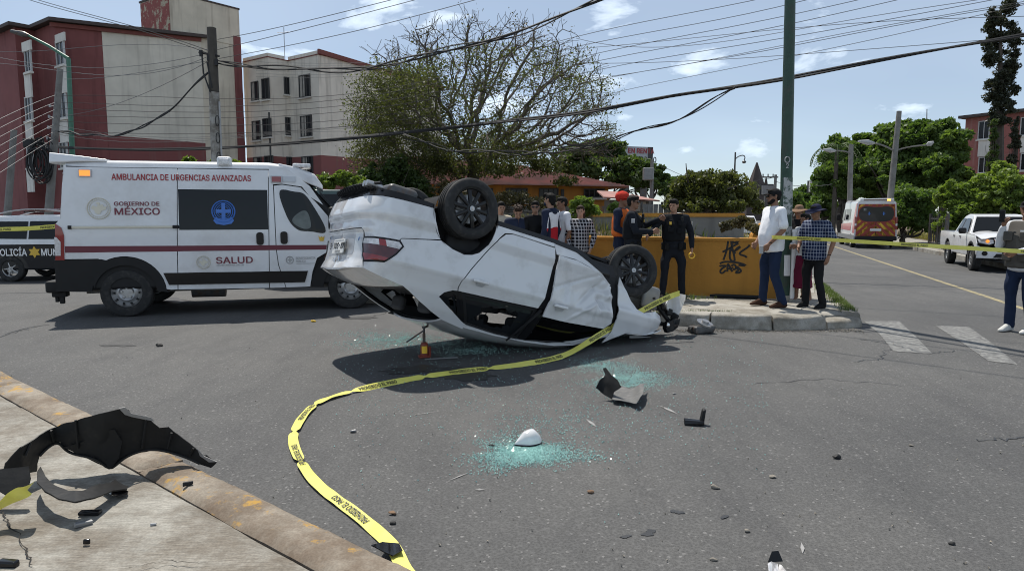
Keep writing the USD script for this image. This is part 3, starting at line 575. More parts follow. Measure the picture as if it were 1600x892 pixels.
part(par, 'graffiti', cat(*[tube([(u, z, .004) for u, z in spline([wall_uz(WP0, WP1, 1080 + a / gs, 360 + b / gs) for a, b in s], 14)], .013, 5) for s in strokes]) if False else tf(cat(*[(lambda m: (m[0] * [1, 1, .3] + [0, 0, .003], m[1]))(tube([(u, z, 0) for u, z in spline([wall_uz(WP0, WP1, 1080 + a / gs, 360 + b / gs) for a, b in s], 14)], .016, 6)) for s in strokes]), wall_frame(WP0, WP1)), 'spray_black')
bar_ = thing('bumper_bar', 'long black plastic strip lying at the foot of the orange wall', 'car part')
p0, p1 = on_ground(1113, 466, .17), on_ground(1184, 466, .17); p0[1] = 11.35; p1[1] = 11.08
part(bar_, 'strip', tube(np.vstack([np.linspace(p0, p1, 8) + [0, 0, .03], [p1 + [.05, 0, .07]], [p1 + [.10, .02, .14]]]), [.02] + [.035] * 7 + [.03, .012], 6), 'black_plastic')
# rounded yellow end of the second parapet, grey wall with its cap on the far bank
par2 = thing('parapet_wall', 'short yellow parapet with a rounded end beyond the grass', 'wall')
y0 = at_depth(1176, 340, 15.5); part(par2, 'wall', tf(mv(extrude(Polygon([(-.42, 0), (.55, 0), (.55, 1.42), (.2, 1.44), (-.02, 1.40), (-.22, 1.28), (-.36, 1.08), (-.42, .8)]), .35), 0, 0, -.175), frame((y0[0] + .35, 15.5, 0), (1, -.1, 0))), 'orange_wall')
par3 = thing('parapet_wall', 'grey canal wall with a thin yellow capping behind the policemen', 'wall')
q0, q1 = at_depth(915, 340, 19.5)[:2], at_depth(1163, 340, 19)[:2]; d3 = (q1 - q0) / np.linalg.norm(q1 - q0); n3 = np.array([-d3[1], d3[0]])
part(par3, 'wall', prism([q0, q1, q1 + n3 * .25, q0 + n3 * .25], .3, 1.44), 'grey_wall'); part(par3, 'capping', prism([q0 - n3 * .03, q1 - n3 * .03, q1 + n3 * .28, q0 + n3 * .28], 1.442, 1.54), 'orange_wall')

# ---- signs far off
M_('far_panel', (.36, .37, .39), .7, var=.1)
sg = thing('billboard', 'white billboard reading EN RENTA above the trees', 'billboard')
b0, b1 = at_depth(962, 330, 42)[:2], at_depth(1018, 330, 43)[:2]
Mb = wall_frame(b0, b1); bl = np.linalg.norm(b1 - b0); u0, zt = wall_uz(b0, b1, 990, 229); u0, zb_ = wall_uz(b0, b1, 990, 256)
part(sg, 'panel', tf(box((bl / 2, (zt + zb_) / 2, -.1), (bl, zt - zb_, .2)), Mb), 'far_panel'); part(sg, 'edge_panel', tf(box((bl - .18, (zt + zb_) / 2, .012), (.36, zt - zb_, .02)), Mb), 'dark_frame')
hh = (zt - zb_)
part(sg, 'lettering', tf(mv(text('EN RENTA', hh * .27, .02, True), bl * .30, zt - hh * .38, .004), Mb), 'text_red'); part(sg, 'phone_number', tf(mv(text('442 180 40', hh * .30, .02, True), bl * .16, zt - hh * .88, .004), Mb), 'text_black')
part(sg, 'leg', tf(box((bl * .3, zb_ / 2, -.15), (.3, zb_, .3)), Mb), 'dark_steel'); part(sg, 'leg', tf(box((bl * .8, zb_ / 2, -.15), (.3, zb_, .3)), Mb), 'dark_steel')
for lab, (xa, xb, ya, yb, d, mt) in (('blank grey billboard beside the church spire', (1190, 1209, 290, 304, 60, 'grey_metal')), ('brown and white billboard half behind the street trees', (1264, 1286, 284, 300, 65, 'pale_panel'))):
    o = thing('billboard', lab, 'billboard'); a, b = at_depth(xa, yb, d), at_depth(xb, ya, d)
    part(o, 'panel', box(((a[0] + b[0]) / 2, d, (a[2] + b[2]) / 2), (b[0] - a[0], .3, b[2] - a[2])), mt); part(o, 'frame', box(((a[0] + b[0]) / 2, d + .2, (a[2] + b[2]) / 2), (b[0] - a[0] + .2, .08, b[2] - a[2] + .2)), 'dark_frame'); part(o, 'leg', box(((a[0] + b[0]) / 2, d + .2, a[2] / 2), (.35, .3, a[2])), 'dark_steel')
ch = thing('church_tower', 'dark pointed church spire far down the road', 'church tower')
a = at_depth(1181, 300, 120); c0 = a[0]
part(ch, 'tower', box((c0, 120, 2.2), (4.4, 4, 8)), 'fascia'); part(ch, 'spire', cyl((c0, 120, 8.1), 1.5, 3.8, 8, 'z', .12), 'fascia')
for s in (-1.7, 1.7): part(ch, 'pinnacle', cyl((c0 + s, 120, 6.9), .35, 1.4, 6, 'z', .05), 'fascia')

# ---- poles
M_('pole_wood', (.16, .145, .125), .9, var=.3, scale=3, bump=.4, bscale=30, dirt=(.30, .29, .27), dscale=3, dlo=.45, dhi=.6)
M_('pole_dark', (.055, .048, .04), .9, var=.3, scale=5, bump=.4, bscale=30)
M_('pole_concrete', (.18, .175, .165), .9, var=.2, scale=3, bump=.3, bscale=30, dirt=(.12, .11, .10), dscale=2)
M_('pole_green', (.018, .050, .032), .5, var=.25, scale=6, bump=.15, bscale=40, dirt=(.035, .045, .035), dscale=4)
M_('lamp_green', (.05, .15, .10), .5, var=.15)
M_('sticker', (.34, .35, .34), .7, var=.25, scale=40, dirt=(.06, .09, .07), dscale=12, dlo=.48, dhi=.56)
M_('cable', (.012, .012, .013), .7, var=.2)
M_('wire_grey', (.13, .13, .13), .6, var=.2)
gp = thing('utility_pole', 'thick dark green steel pole at the end of the orange wall', 'pole')
pb = np.array([4.40, 10.95, .15]); pt = at_depth(1234.5, 0, 10.95); pt = pb + (pt - pb) * 1.9
ax = lambda t: pb + (pt - pb) * t
part(gp, 'shaft', tube([ax(t) for t in np.linspace(0, 1, 12)], np.linspace(.10, .062, 12), 20), 'pole_green')
part(gp, 'collar', tube([ax(0) - [0, 0, .02], ax(.012)], .125, 16), 'island_concrete')
pd_ = (pt - pb) / np.linalg.norm(pt - pb)
def on_pole(z, w, h, r, a0=-math.pi / 2):
    "a curved sticker wrapped on the pole, facing the road"
    c = pb + pd_ * ((z - pb[2]) / pd_[2]); th = np.linspace(-w / 2 / r, w / 2 / r, 9) + a0
    return solid(grid([[c + np.array([math.cos(a) * r, math.sin(a) * r, 0]) + pd_ * q for a in th] for q in np.linspace(-h / 2, h / 2, 4)]), .001)
part(gp, 'sticker', on_pole(1.74, .17, .40, .1015), 'sticker'); part(gp, 'sticker', on_pole(2.02, .16, .22, .1015), 'sticker'); part(gp, 'notice', on_pole(.74, .10, .33, .102), 'text_white'); part(gp, 'sticker', on_pole(1.28, .18, .16, .1015), 'sticker')
c2 = pb + pd_ * ((2.40 - pb[2]) / pd_[2]); part(gp, 'round_sticker', cat(*[(lambda m: m)(tf(tube([(math.cos(t) * .045, math.sin(t) * .045, 0) for t in np.linspace(0, 6.283, 20)], .009, 5), frame(c2 + [-.035, -.104, 0], (1, .25, 0)))), tf(mv(text('2', .07, .003, True, True), 0, -.16, 0), frame(c2 + [-.03, -.103, .03], (1, .25, 0)))]), 'text_grey')
wpst = thing('bollard', 'thin white pipe post beside the green pole', 'post'); bp = on_ground(1237, 471, .165); part(wpst, 'pipe', cat(cyl((bp[0], bp[1], .72), .035, 1.12, 12), cyl((bp[0], bp[1], 1.29), .042, .05, 12)), 'text_white'); part(wpst, 'foot', cyl((bp[0], bp[1], .18), .06, .05, 12), 'island_concrete')
wp = thing('utility_pole', 'weathered wooden pole in front of the beige gable', 'pole')
w1, w0 = at_depth(330.5, 44, 19), at_depth(339, 262, 19); w0 = w1 + (w0 - w1) * w1[2] / (w1[2] - w0[2])
part(wp, 'shaft', tube([w0, w0 + (w1 - w0) * .74], [.155, .135], 14), 'pole_wood'); part(wp, 'pole_top', tube([w0 + (w1 - w0) * .742, w1], [.133, .118], 14), 'pole_dark')
part(wp, 'bracket', cat(tube([w1 + [-.35, -.05, -.65], w1 + [.2, -.05, -.75]], .03, 6), *[cyl(w1 + [-.28 + .2 * k, -.08, -.68 - .12 * k], .05, .16, 8) for k in range(3)], tube([w1 + [-.25, -.1, -.7], w1 + [-.22, -.12, -1.2], w1 + [-.05, -.15, -1.7]], .022, 5), tube([w1 + [-.12, -.1, -.9], w1 + [-.05, -.12, -1.3], w1 + [.0, -.15, -1.6]], .02, 5)), 'cable')
part(wp, 'conduit', tube([w0 + (w1 - w0) * .04 + [.17, -.06, 0], w0 + (w1 - w0) * .7 + [.16, -.06, 0]], .025, 6), 'text_grey')
for q in (.55, .62, .47): part(wp, 'cable_loop', tube([w0 + (w1 - w0) * q + [.12 + .05 * math.cos(t), -.15, .14 * math.sin(t)] for t in np.linspace(0, 6.28, 14)], .012, 5), 'cable')
def conc_pole(label, a, b, d, r0, r1):
    o = thing('utility_pole', label, 'pole'); t_, b_ = at_depth(*a, d), at_depth(*b, d); b_ = t_ + (b_ - t_) * t_[2] / (t_[2] - b_[2]); part(o, 'shaft', tube([b_, t_], [r0, r1], 12), 'pole_concrete'); return o, t_, b_
cp, ct, cb = conc_pole('leaning concrete pole with coils of black cable hung on it', (94, 108), (77, 325), 22, .14, .085)
cx = lambda t: ct + (cb - ct) * t
part(cp, 'insulators', cat(*[cyl(cx(.19 + .055 * k) + [-.16, -.1, 0], .035, .09, 8) for k in range(5)], *[tube([cx(.19 + .055 * k), cx(.19 + .055 * k) + [-.2, -.1, 0]], .012, 4) for k in range(5)]), 'text_grey')
coil = thing('cable_coil', 'bundle of coiled black cable hanging on the leaning concrete pole', 'cable coil')
r = np.random.default_rng(5); cc = at_depth(62, 254, 21.7)
part(coil, 'loops', cat(*[tube([cc + [R1 * math.cos(t) * r_ + dx, dy, R1 * 1.35 * math.sin(t) + dz] for t in np.linspace(0, 6.283, 24)], .022, 5) for R1, r_, dx, dy, dz in zip(r.uniform(.26, .46, 12), r.uniform(.55, .9, 12), r.uniform(-.08, .14, 12), r.uniform(-.15, .1, 12), r.uniform(-.08, .08, 12))]), 'cable')
part(coil, 'hanger', cat(tube([cc + [0, 0, .5], cc + [.1, 0, .8], cx(.62)], .03, 5), *[tube([cc + [r.uniform(-.3, .5), 0, .55], cc + [r.uniform(-.2, .4), -.1, .75], cx(r.uniform(.5, .68))], .02, 5) for k in range(6)]), 'cable')
part(coil, 'splice_box', rbox(at_depth(45, 224, 21.8), (.3, .2, .28), .05, 1), 'cable')
conc_pole('short concrete pole at the left edge behind the police car', (22, 203), (13, 318), 25, .13, .10)
lp = thing('street_lamp', 'green street lamp with a long slanted arm before the red block', 'street lamp')
l1 = at_depth(107, 92, 24); l0 = at_depth(113, 245, 24); l0 = l1 + (l0 - l1) * l1[2] / (l1[2] - l0[2]); l2, l3 = at_depth(45, 56, 24), at_depth(17, 49, 24)
part(lp, 'post', tube([l0, l0 + (l1 - l0) * .5, l1], [.11, .09, .07], 10), 'lamp_green'); part(lp, 'arm', tube([l1, l1 + (l2 - l1) * .5 + [0, 0, .04], l2], [.06, .05, .04], 8), 'lamp_green'); part(lp, 'lamp_head', tube([l2, l2 + (l3 - l2) * .3, l3], [.05, .10, .05], 8), 'dark_steel')
cp2, q1_, q0_ = conc_pole('tall leaning concrete pole beside the red ambulance with two lamp arms', (1405, 174), (1391, 312), 30, .15, .10)
def lamp(o, a, b, c, d, hd=.12):
    A, B, C = at_depth(*a, d), at_depth(*b, d - .3), at_depth(*c, d - .4); part(o, 'lamp_arm', tube(spline([A, (A + B) / 2 + [0, 0, .05], B], 6), .035, 6), 'pole_concrete'); part(o, 'lamp_head', tube([B, B + (C - B) * .4, C], [.05, hd, .04], 8), 'text_grey')
lamp(cp2, (1397, 236), (1366, 224), (1341, 221), 30); lamp(cp2, (1397, 236), (1448, 227), (1459, 222), 30)
cp3, q1_, q0_ = conc_pole('concrete lamp pole in front of the dark street trees', (1330, 226), (1327, 340), 33, .14, .10)
lamp(cp3, (1330, 240), (1305, 236), (1286, 234), 33)
fl = thing('street_lamp', 'slim dark lamp standard above the round tree', 'street lamp'); a, b = at_depth(1149, 238, 45), at_depth(1149, 330, 45); part(fl, 'post', tube([(a[0], 45, 0), a], [.09, .05], 8), 'dark_steel'); c = at_depth(1160, 246, 45); part(fl, 'arm', tube(spline([a - [0, 0, .5], (a + c) / 2 + [0, 0, -.1], c + [.1, 0, .1], c + [.12, 0, -.2]], 8), .035, 5), 'dark_steel'); part(fl, 'lamp_head', ball(c + [.12, 0, -.3], .14, 1, (1, 1, .7)), 'dark_steel')
up = thing('utility_pole', 'far power pole with a crossarm behind the man in the white shirt', 'pole'); a = at_depth(1212, 273, 55); part(up, 'shaft', tube([(a[0], 55, 0), a], [.16, .11], 8), 'pole_concrete'); part(up, 'crossarm', cat(tube([a + [-1.1, 0, -.2], a + [.2, 0, -.2]], .06, 5), tube([a + [-.7, 0, -1.2], a + [.3, 0, -1.2]], .05, 5), *[cyl(a + [q, 0, -.05], .05, .2, 6) for q in (-1, -.6, -.2)]), 'dark_steel')
up = thing('utility_pole', 'thin pale pole with a transformer before the billboard tree', 'pole'); a = at_depth(1019, 250, 33); part(up, 'shaft', tube([(a[0], 33, 0), a], [.11, .08], 8), 'pole_concrete'); part(up, 'meter_box', rbox(at_depth(1013, 272, 32.8), (.5, .3, .6), .05, 1), 'grey_metal')

# ---- overhead wires
def wire(pts, d0, d1, r, name='overhead_wire', label='thin dark overhead wire crossing the sky', group='thin overhead wires', mat='cable', n=40):
    pts = np.asarray(pts, float); s = (pts[:, 0] - pts[0, 0]) / (pts[-1, 0] - pts[0, 0]); P = [at_depth(px, py, 1 / ((1 - t) / d0 + t / d1)) for (px, py), t in zip(pts, s)]
    return solo(name, tube(spline(P, n) if len(P) > 2 else np.linspace(P[0], P[-1], 8), r, 5), mat, label, 'wire', group)
def bundle(pts, d0, d1, r, k, label, spread, seed):
    r_ = np.random.default_rng(seed); pts = np.asarray(pts, float); s = (pts[:, 0] - pts[0, 0]) / (pts[-1, 0] - pts[0, 0])
    P = spline([at_depth(px, py, 1 / ((1 - t) / d0 + t / d1)) for (px, py), t in zip(pts, s)], 60); o = thing('cable_bundle', label, 'cable')
    for i in range(k):
        ph, fr = r_.uniform(0, 6.28), r_.uniform(2, 5); t = np.linspace(0, 1, 60); Q = P + np.stack([0 * t, spread * np.cos(ph + fr * 6.28 * t), spread * np.sin(ph * 1.7 + fr * 6.28 * t)], 1)
        part(o, 'strand', tube(Q, r * r_.uniform(.7, 1.2), 5), 'cable')
bundle([(60, 228), (320, 232), (467, 223), (628, 208), (780, 191), (923, 174), (1066, 148), (1200, 128), (1366, 96), (1600, 55), (1800, 18)], 24, 15, .026, 4, 'thick black cable bundle sagging across the whole street', .03, 3)
bundle([(340, 97), (400, 104), (470, 108), (585, 106), (650, 90), (702, 76), (812, 52), (894, 20), (960, -12), (1100, -90)], 19, 13, .018, 3, 'loose black cable bundle rising from the wooden pole over the bare tree', .05, 4)
bundle([(327, 112), (300, 138), (270, 168), (235, 192), (200, 207), (150, 212), (92, 205)], 19, 22, .02, 2, 'drooping cable pair between the wooden pole and the leaning concrete pole', .04, 6)
bundle([(1150, 138), (1100, 165), (1040, 192), (958, 218), (860, 236), (780, 239), (700, 232), (630, 212)], 15.5, 19, .012, 3, 'slack cables hanging off the thick bundle through the tree', .06, 7)
LW = [[(92, 150), (380, 155), (700, 118), (862, 68), (1182, 0), (1300, -28)], [(92, 160), (380, 166), (700, 126), (876, 79), (1200, 15), (1262, 0), (1400, -35)], [(90, 170), (380, 175), (720, 136), (906, 90), (1200, 31), (1343, 0), (1500, -38)], [(90, 180), (380, 184), (700, 150), (900, 103), (1200, 45), (1404, 0), (1560, -36)],
      [(88, 190), (380, 196), (720, 160), (923, 112), (1200, 64), (1553, 0), (1700, -28)], [(86, 206), (380, 208), (720, 172), (935, 125), (1200, 79), (1419, 37), (1600, 6), (1750, -22)], [(964, 144), (1200, 96), (1419, 50), (1600, 8), (1750, -25)], [(935, 122), (1200, 76), (1419, 34), (1600, 3), (1750, -24)], [(900, 60), (1180, 58), (1350, 28), (1530, 0), (1700, -26)], [(860, 98), (1180, 90), (1400, 74), (1600, 58), (1750, 44)], [(880, 78), (1180, 50), (1420, 32), (1600, 26), (1750, 20)]]
for p in LW: wire(p, 23, 16, .0075, label='long thin wire running from the leaning concrete pole across the sky to the right', group='long wires across the sky')
for p in ([(45, 0), (130, 24), (225, 50), (325, 84)], [(58, 0), (140, 23), (230, 48), (327, 80)], [(340, 78), (480, 44), (650, 0), (760, -30)], [(342, 92), (397, 82), (560, 48), (744, 0), (860, -32)], [(340, 62), (480, 33), (613, 0), (700, -22)]): wire(p, 21, 17, .009, label='thin wire rising from the top of the wooden pole out of the picture', group='wires rising from the wooden pole')
for p in ([(322, 84), (240, 100), (150, 106), (-30, 84)], [(322, 96), (230, 112), (155, 122), (100, 124)], [(322, 98), (240, 140), (158, 170), (108, 180)], [(325, 78), (200, 70), (60, 80), (-40, 78)], [(322, 90), (180, 118), (100, 112), (-40, 98)]): wire(p, 19, 23, .0075, mat='wire_grey', label='thin wire from the wooden pole across the red and beige gable', group='wires across the gable')
for k in range(7): wire([(90, 148 + 11 * k), (50, 163 + 12.5 * k), (0, 186 + 14 * k), (-60, 214 + 16 * k)], 22, 17, .007, mat='wire_grey', label='thin wire fanning left from the leaning concrete pole over the red facade', group='wires fanning left')
for k in range(3): wire([(90, 196 + 7 * k), (200, 212 + 5 * k), (330, 214 + 2.5 * k), (560, 196 + 5 * k)], 22, 27, .007, mat='wire_grey', label='pale wire low across the beige and cream walls above the ambulance', group='low pale wires')
for k in range(6): wire([(400, 97 + 4.6 * k), (560, 99 + 4.2 * k), (640, 97 + 4 * k)], 40, 30, .008, mat='wire_grey', label='level wire just above the roof of the cream block', group='wires above the cream block')
wire([(1019, 252), (1045, 265), (1070, 276)], 33, 40, .012, label='short wire from the thin pale pole down to the round tree', group=None); wire([(1211, 277), (1180, 283), (1120, 290)], 55, 55, .02, label='far wire running left from the crossarm pole past the church spire', group=None); wire([(1213, 284), (1250, 291), (1300, 288)], 55, 40, .02, label='far wire running right from the crossarm pole to the street trees', group=None)
# lines from the top of the green pole that pass over the photographer: only their shadows are in view
SH = np.array([-SUN_DIR[0], -SUN_DIR[1]]) / SUN_DIR[2]
for (a, b), r_, h in ((((1323, 510), (1600, 556)), .035, 7.2), (((1235, 517), (1460, 542)), .012, 7.6), (((1120, 526), (1600, 591)), .012, 7.9), (((1351, 482), (1586, 496)), .012, 7.0)):
    A, B = on_ground(*a)[:2] - SH * h, on_ground(*b)[:2] - SH * h; d = (B - A); L = np.linalg.norm(d); d /= L
    solo('overhead_wire', tube([(*(A + d * t), h + .000 * t) for t in np.linspace(-1.5, 18, 10)], r_, 5), 'cable', 'thick overhead line whose broad shadow crosses the crosswalk stripes' if r_ > .02 else 'thin overhead line whose faint shadow crosses the road at the right', 'wire', None if r_ > .02 else 'thin lines overhead at the right')
# ================================================================== trees, hedges, shrubs
M_('bark', (.075, .062, .050), .95, var=.35, scale=5, bump=.6, bscale=25)
M_('twig', (.085, .070, .058), .95, var=.3, scale=4)
leafy('leaf_olive', (.05, .060, .022), (.13, .142, .05), .8, .42)
leafy('leaf_dark', (.034, .062, .020), (.10, .145, .045), .6, .4)
leafy('leaf_mid', (.050, .098, .025), (.150, .215, .06), .5, .45)
leafy('leaf_bright', (.08, .14, .03), (.23, .29, .07), .8, .45)
leafy('leaf_cypress', (.026, .034, .022), (.062, .066, .042), 1.0, .2)
leafy('leaf_dry', (.06, .055, .03), (.13, .11, .055), 1.0, .25)
def leaves(P, size, seed, up=.35, stretch=1.7):
    "one small diamond leaf at each point, tilted at random"
    r = np.random.default_rng(seed); n = len(P); a = r.normal(size=(n, 3)); a[:, 2] += 0; a /= np.linalg.norm(a, axis=1, keepdims=True)
    b = np.cross(a, r.normal(size=(n, 3)) + [0, 0, up]); b /= np.maximum(np.linalg.norm(b, axis=1, keepdims=True), 1e-6); s = (size * r.uniform(.55, 1.35, n))[:, None]
    V = np.stack([P - a * s * stretch / 2, P + b * s * .5, P + a * s * stretch / 2, P - b * s * .5], 1).reshape(-1, 3); i = np.arange(n)[:, None] * 4
    return V, np.vstack([i + [0, 1, 2], i + [0, 2, 3]])
def clump_points(blobs, n, seed, clumps=14, shell=.55, csize=.33, keep=.8):
    "leaf spots: clumps spread over each blob (centre, radii), leaves spread through each clump"
    r = np.random.default_rng(seed); out = []; w = np.array([np.prod(b[1]) ** (2 / 3) for b in blobs]); w /= w.sum()
    for (c, R), wt in zip(blobs, w):
        k = max(4, int(clumps)); d = r.normal(size=(k, 3)); d /= np.linalg.norm(d, axis=1, keepdims=True); d[:, 2] = np.where(d[:, 2] < -.55, -d[:, 2], d[:, 2])
        cc = np.asarray(c) + d * np.asarray(R) * r.uniform(shell, 1.0, (k, 1)); m = int(n * wt); idx = r.integers(0, k, m)
        q = r.normal(size=(m, 3)); q /= np.linalg.norm(q, axis=1, keepdims=True); rad = csize * np.mean(R) * r.uniform(.55, 1.25, k)[idx, None]
        out.append(cc[idx] + q * rad * r.uniform(.25, 1, (m, 1)) ** .5 * [1.15, 1.15, .8])
    return np.vstack(out)
def grow(base, stem, attractors, step, reach, kill, iters=80, seed=1):
    "branches that grow towards points spread through the crown; nodes and their parents"
    from scipy.spatial import cKDTree
    N = [np.asarray(p, float) for p in stem]; par = [-1] + list(range(len(stem) - 1)); A = np.asarray(attractors, float); r = np.random.default_rng(seed)
    for _ in range(iters):
        if not len(A): break
        T = cKDTree(np.array(N)); d, i = T.query(A); ok = d < reach
        if not ok.any(): break
        n0 = len(N)
        for k in np.unique(i[ok]):
            v = (A[ok & (i == k)] - N[k]); v = (v / np.maximum(np.linalg.norm(v, axis=1, keepdims=True), 1e-6)).mean(0); v += r.normal(0, .16, 3); v /= max(np.linalg.norm(v), 1e-6)
            N.append(N[k] + v * step); par.append(int(k))
        d2, _ = cKDTree(np.array(N[n0:])).query(A); A = A[d2 > kill]
    return np.array(N), np.array(par)
def branch_mesh(N, par, tip=.008, power=2.3, n=5, rmax=.3, lo=0):
    ch = [[] for _ in N]
    for i, p in enumerate(par):
        if p >= 0: ch[p].append(i)
    R = np.zeros(len(N))
    for i in range(len(N) - 1, -1, -1): R[i] = tip if not ch[i] else sum(R[c] ** power for c in ch[i]) ** (1 / power)
    R = np.minimum(R, rmax); ms = []; done = set()
    def chain(i):
        c = [i]
        while ch[c[-1]]: c.append(max(ch[c[-1]], key=lambda k: R[k]))
        return c
    stack = [(0, -1)]
    while stack:
        i, p = stack.pop(); c = chain(i)
        for a in c:
            nxt = c[c.index(a) + 1] if a != c[-1] else -1
            for k in ch[a]:
                if k != nxt: stack.append((k, a))
        P = ([N[p]] if p >= 0 else []) + [N[a] for a in c]; rr = ([min(R[p], R[c[0]])] if p >= 0 else []) + [R[a] for a in c]
        if len(P) > 1: ms.append(tube(P, rr, 7 if max(rr) > .06 else (4 if max(rr) > .02 else 3), caps=False))
    return cat(ms), R
def ell(px, py, d, rx, rz, ry=None):
    "a blob seen at a spot and depth, its radii given in photo units"
    k = d / FOC; return (at_depth(px, py, d), (rx * k, (ry or rx) * k, rz * k))
def leaf_tree(name, label, cat_, blobs, n, size, mat, trunk, seed, group=None, clumps=16, csize=.33, shell=.55, tr=.16):
    o = thing(name, label, cat_, group=group); r = np.random.default_rng(seed)
    part(o, 'crown', leaves(clump_points(blobs, n, seed, clumps, shell, csize), size, seed), mat, kind=None)
    if trunk is not None:
        b = np.asarray(trunk, float); ms = []
        for c, R in blobs:
            c = np.asarray(c); m = b + (c - b) * .5 + r.normal(0, .12, 3) * np.mean(R); fork = b + [0, 0, max(.3, (c[2] - R[2] - b[2]) * .6)]
            ms.append(tube(spline([b + r.normal(0, .03, 3), fork, m, c], 9), np.linspace(tr, tr * .2, 9), 7))
            for k in range(6):
                q = c + r.normal(size=3) * R * .55; ms.append(tube(spline([fork + (m - fork) * r.uniform(.2, .9), (m + q) / 2 + r.normal(0, .1, 3), q], 6), np.linspace(tr * .35, tr * .08, 6), 5))
        part(o, 'trunk', cat(ms), 'bark', 40)
    return o
# the big thin tree in the middle, nearly bare above and green below
bt = thing('tree', 'large half bare tree with wiry branches in front of the orange house', 'tree')
r = np.random.default_rng(12); D_ = 23.0; c0 = at_depth(757, 168, D_)
def in_crown(n):
    out = []
    while len(out) < n:
        q = r.uniform(-1, 1, 3)
        if np.linalg.norm(q) > 1: continue
        if np.linalg.norm(q) < r.uniform(0, .75): continue
        p = c0 + q * [4.35, 3.4, 2.95]
        if p[2] < 3.0 + .22 * abs(p[0] - c0[0]) - (.9 if p[0] < c0[0] - 2 else 0) : continue
        out.append(p)
    return np.array(out)
AP = in_crown(2600); tb = at_depth(738, 335, D_)
lft = np.array([at_depth(*p, D_ + r.uniform(-2, 1)) for p in zip(r.uniform(545, 690, 260), r.uniform(190, 285, 260))]); rgt = np.array([at_depth(*p, D_ + r.uniform(-2, 2)) for p in zip(r.uniform(800, 965, 200), r.uniform(190, 255, 200))])
AP = np.vstack([AP, lft, rgt])
Nn, Pp = grow(tb, [tb, tb + [.03, 0, .5], tb + [.02, 0, 1.0], tb + [.06, .03, 1.35], tb + [.1, 0, 1.7]], AP, .26, 3.2, .42, 70, 4)
# finer twigs sprout from the outer nodes
twP, twN = list(Nn), list(Pp); tips = [i for i in range(5, len(Nn)) if np.linalg.norm((Nn[i] - c0) / [4.35, 3.4, 2.95]) > .5]
for i in tips:
    d = Nn[i] - Nn[Pp[i]]; d /= np.linalg.norm(d)
    for k in range(2):
        q = i; v = d * .6 + r.normal(0, .6, 3) + (Nn[i] - c0) / 9 + [0, 0, .12]
        for s_ in range(3):
            v = v / np.linalg.norm(v) + r.normal(0, .25, 3); twP.append(twP[q] + v / np.linalg.norm(v) * .15); twN.append(q); q = len(twP) - 1
bm, RR = branch_mesh(np.array(twP), np.array(twN), .0075, 2.25, rmax=.21)
part(bt, 'trunk', bm, 'twig', True)
TW = np.array(twP); nz = meshkit.fbm(TW * .55 + 3, 2, 5); leftw = np.clip((c0[0] - .7 - TW[:, 0]) / 2.2, 0, 1); low = np.clip((5.0 - TW[:, 2]) / 1.8, 0, 1)
pr = np.clip(1.0 * leftw * (nz > .50) * (TW[:, 2] < 6.9) + .95 * low * (nz > .49) + .5 * (nz > .64) * (TW[:, 2] < 6.6), 0, 1)
sel = TW[r.uniform(size=len(TW)) < pr]; LP = np.repeat(sel, 15, 0) + r.normal(0, .13, (len(sel) * 15, 3)) * [1.2, 1.2, .75]
part(bt, 'foliage', leaves(LP, .043, 3), 'leaf_olive')
dry = TW[r.uniform(size=len(TW)) < .10]; part(bt, 'dry_leaves', leaves(np.repeat(dry, 3, 0) + r.normal(0, .08, (len(dry) * 3, 3)), .05, 9), 'leaf_dry')

leaf_tree('tree', 'dark green tree filling the gap behind the bare tree', 'tree', [ell(905, 262, 39, 45, 32), ell(950, 248, 40, 40, 34), ell(985, 275, 38, 40, 28)], 22000, .15, 'leaf_dark', at_depth(945, 330, 39), 21, clumps=60, csize=.27, shell=.35)
leaf_tree('tree', 'taller dark tree just under the billboard', 'tree', [ell(1000, 280, 46, 26, 32), ell(1022, 285, 46, 20, 26)], 12000, .15, 'leaf_dark', at_depth(1010, 335, 46), 22, clumps=50, csize=.27, shell=.35)
leaf_tree('tree', 'round olive green tree with a slanting trunk behind the second policeman', 'tree', [ell(1090, 300, 26, 46, 28), ell(1125, 296, 26, 50, 27), ell(1160, 318, 26.5, 30, 24), ell(1065, 312, 26, 28, 22), ell(1110, 322, 25.5, 50, 14)], 26000, .085, 'leaf_olive', at_depth(1086, 352, 25), 23, clumps=60, csize=.28, shell=.35, tr=.20)
for k, (bl, lab) in enumerate([([ell(1320, 285, 44, 42, 38), ell(1345, 250, 45, 36, 36), ell(1308, 245, 46, 24, 30)], 'leafy street tree left of the concrete lamp pole'), ([ell(1400, 235, 43, 48, 40), ell(1385, 285, 42, 50, 44), ell(1425, 220, 44, 34, 32)], 'tallest dark green street tree above the red ambulance'),
                               ([ell(1462, 232, 41, 42, 40), ell(1470, 280, 40, 40, 44), ell(1445, 212, 42, 30, 24)], 'dense street tree touching the brick block')]):
    leaf_tree('tree', lab, 'tree', bl, 34000, .17, 'leaf_mid', (bl[0][0][0], bl[0][0][1], 0), 31 + k, clumps=70, csize=.24, shell=.45, tr=.25)
leaf_tree('shrub', 'dark rounded shrub on a short stem right of the red ambulance', 'shrub', [ell(1428, 325, 32, 40, 34), ell(1405, 345, 31.5, 26, 24), ell(1440, 350, 31.5, 26, 22)], 18000, .10, 'leaf_mid', (at_depth(1410, 380, 31.5) * [1, 1, 0] + [0, 0, .1]), 41, clumps=46, csize=.3, shell=.3, tr=.1)
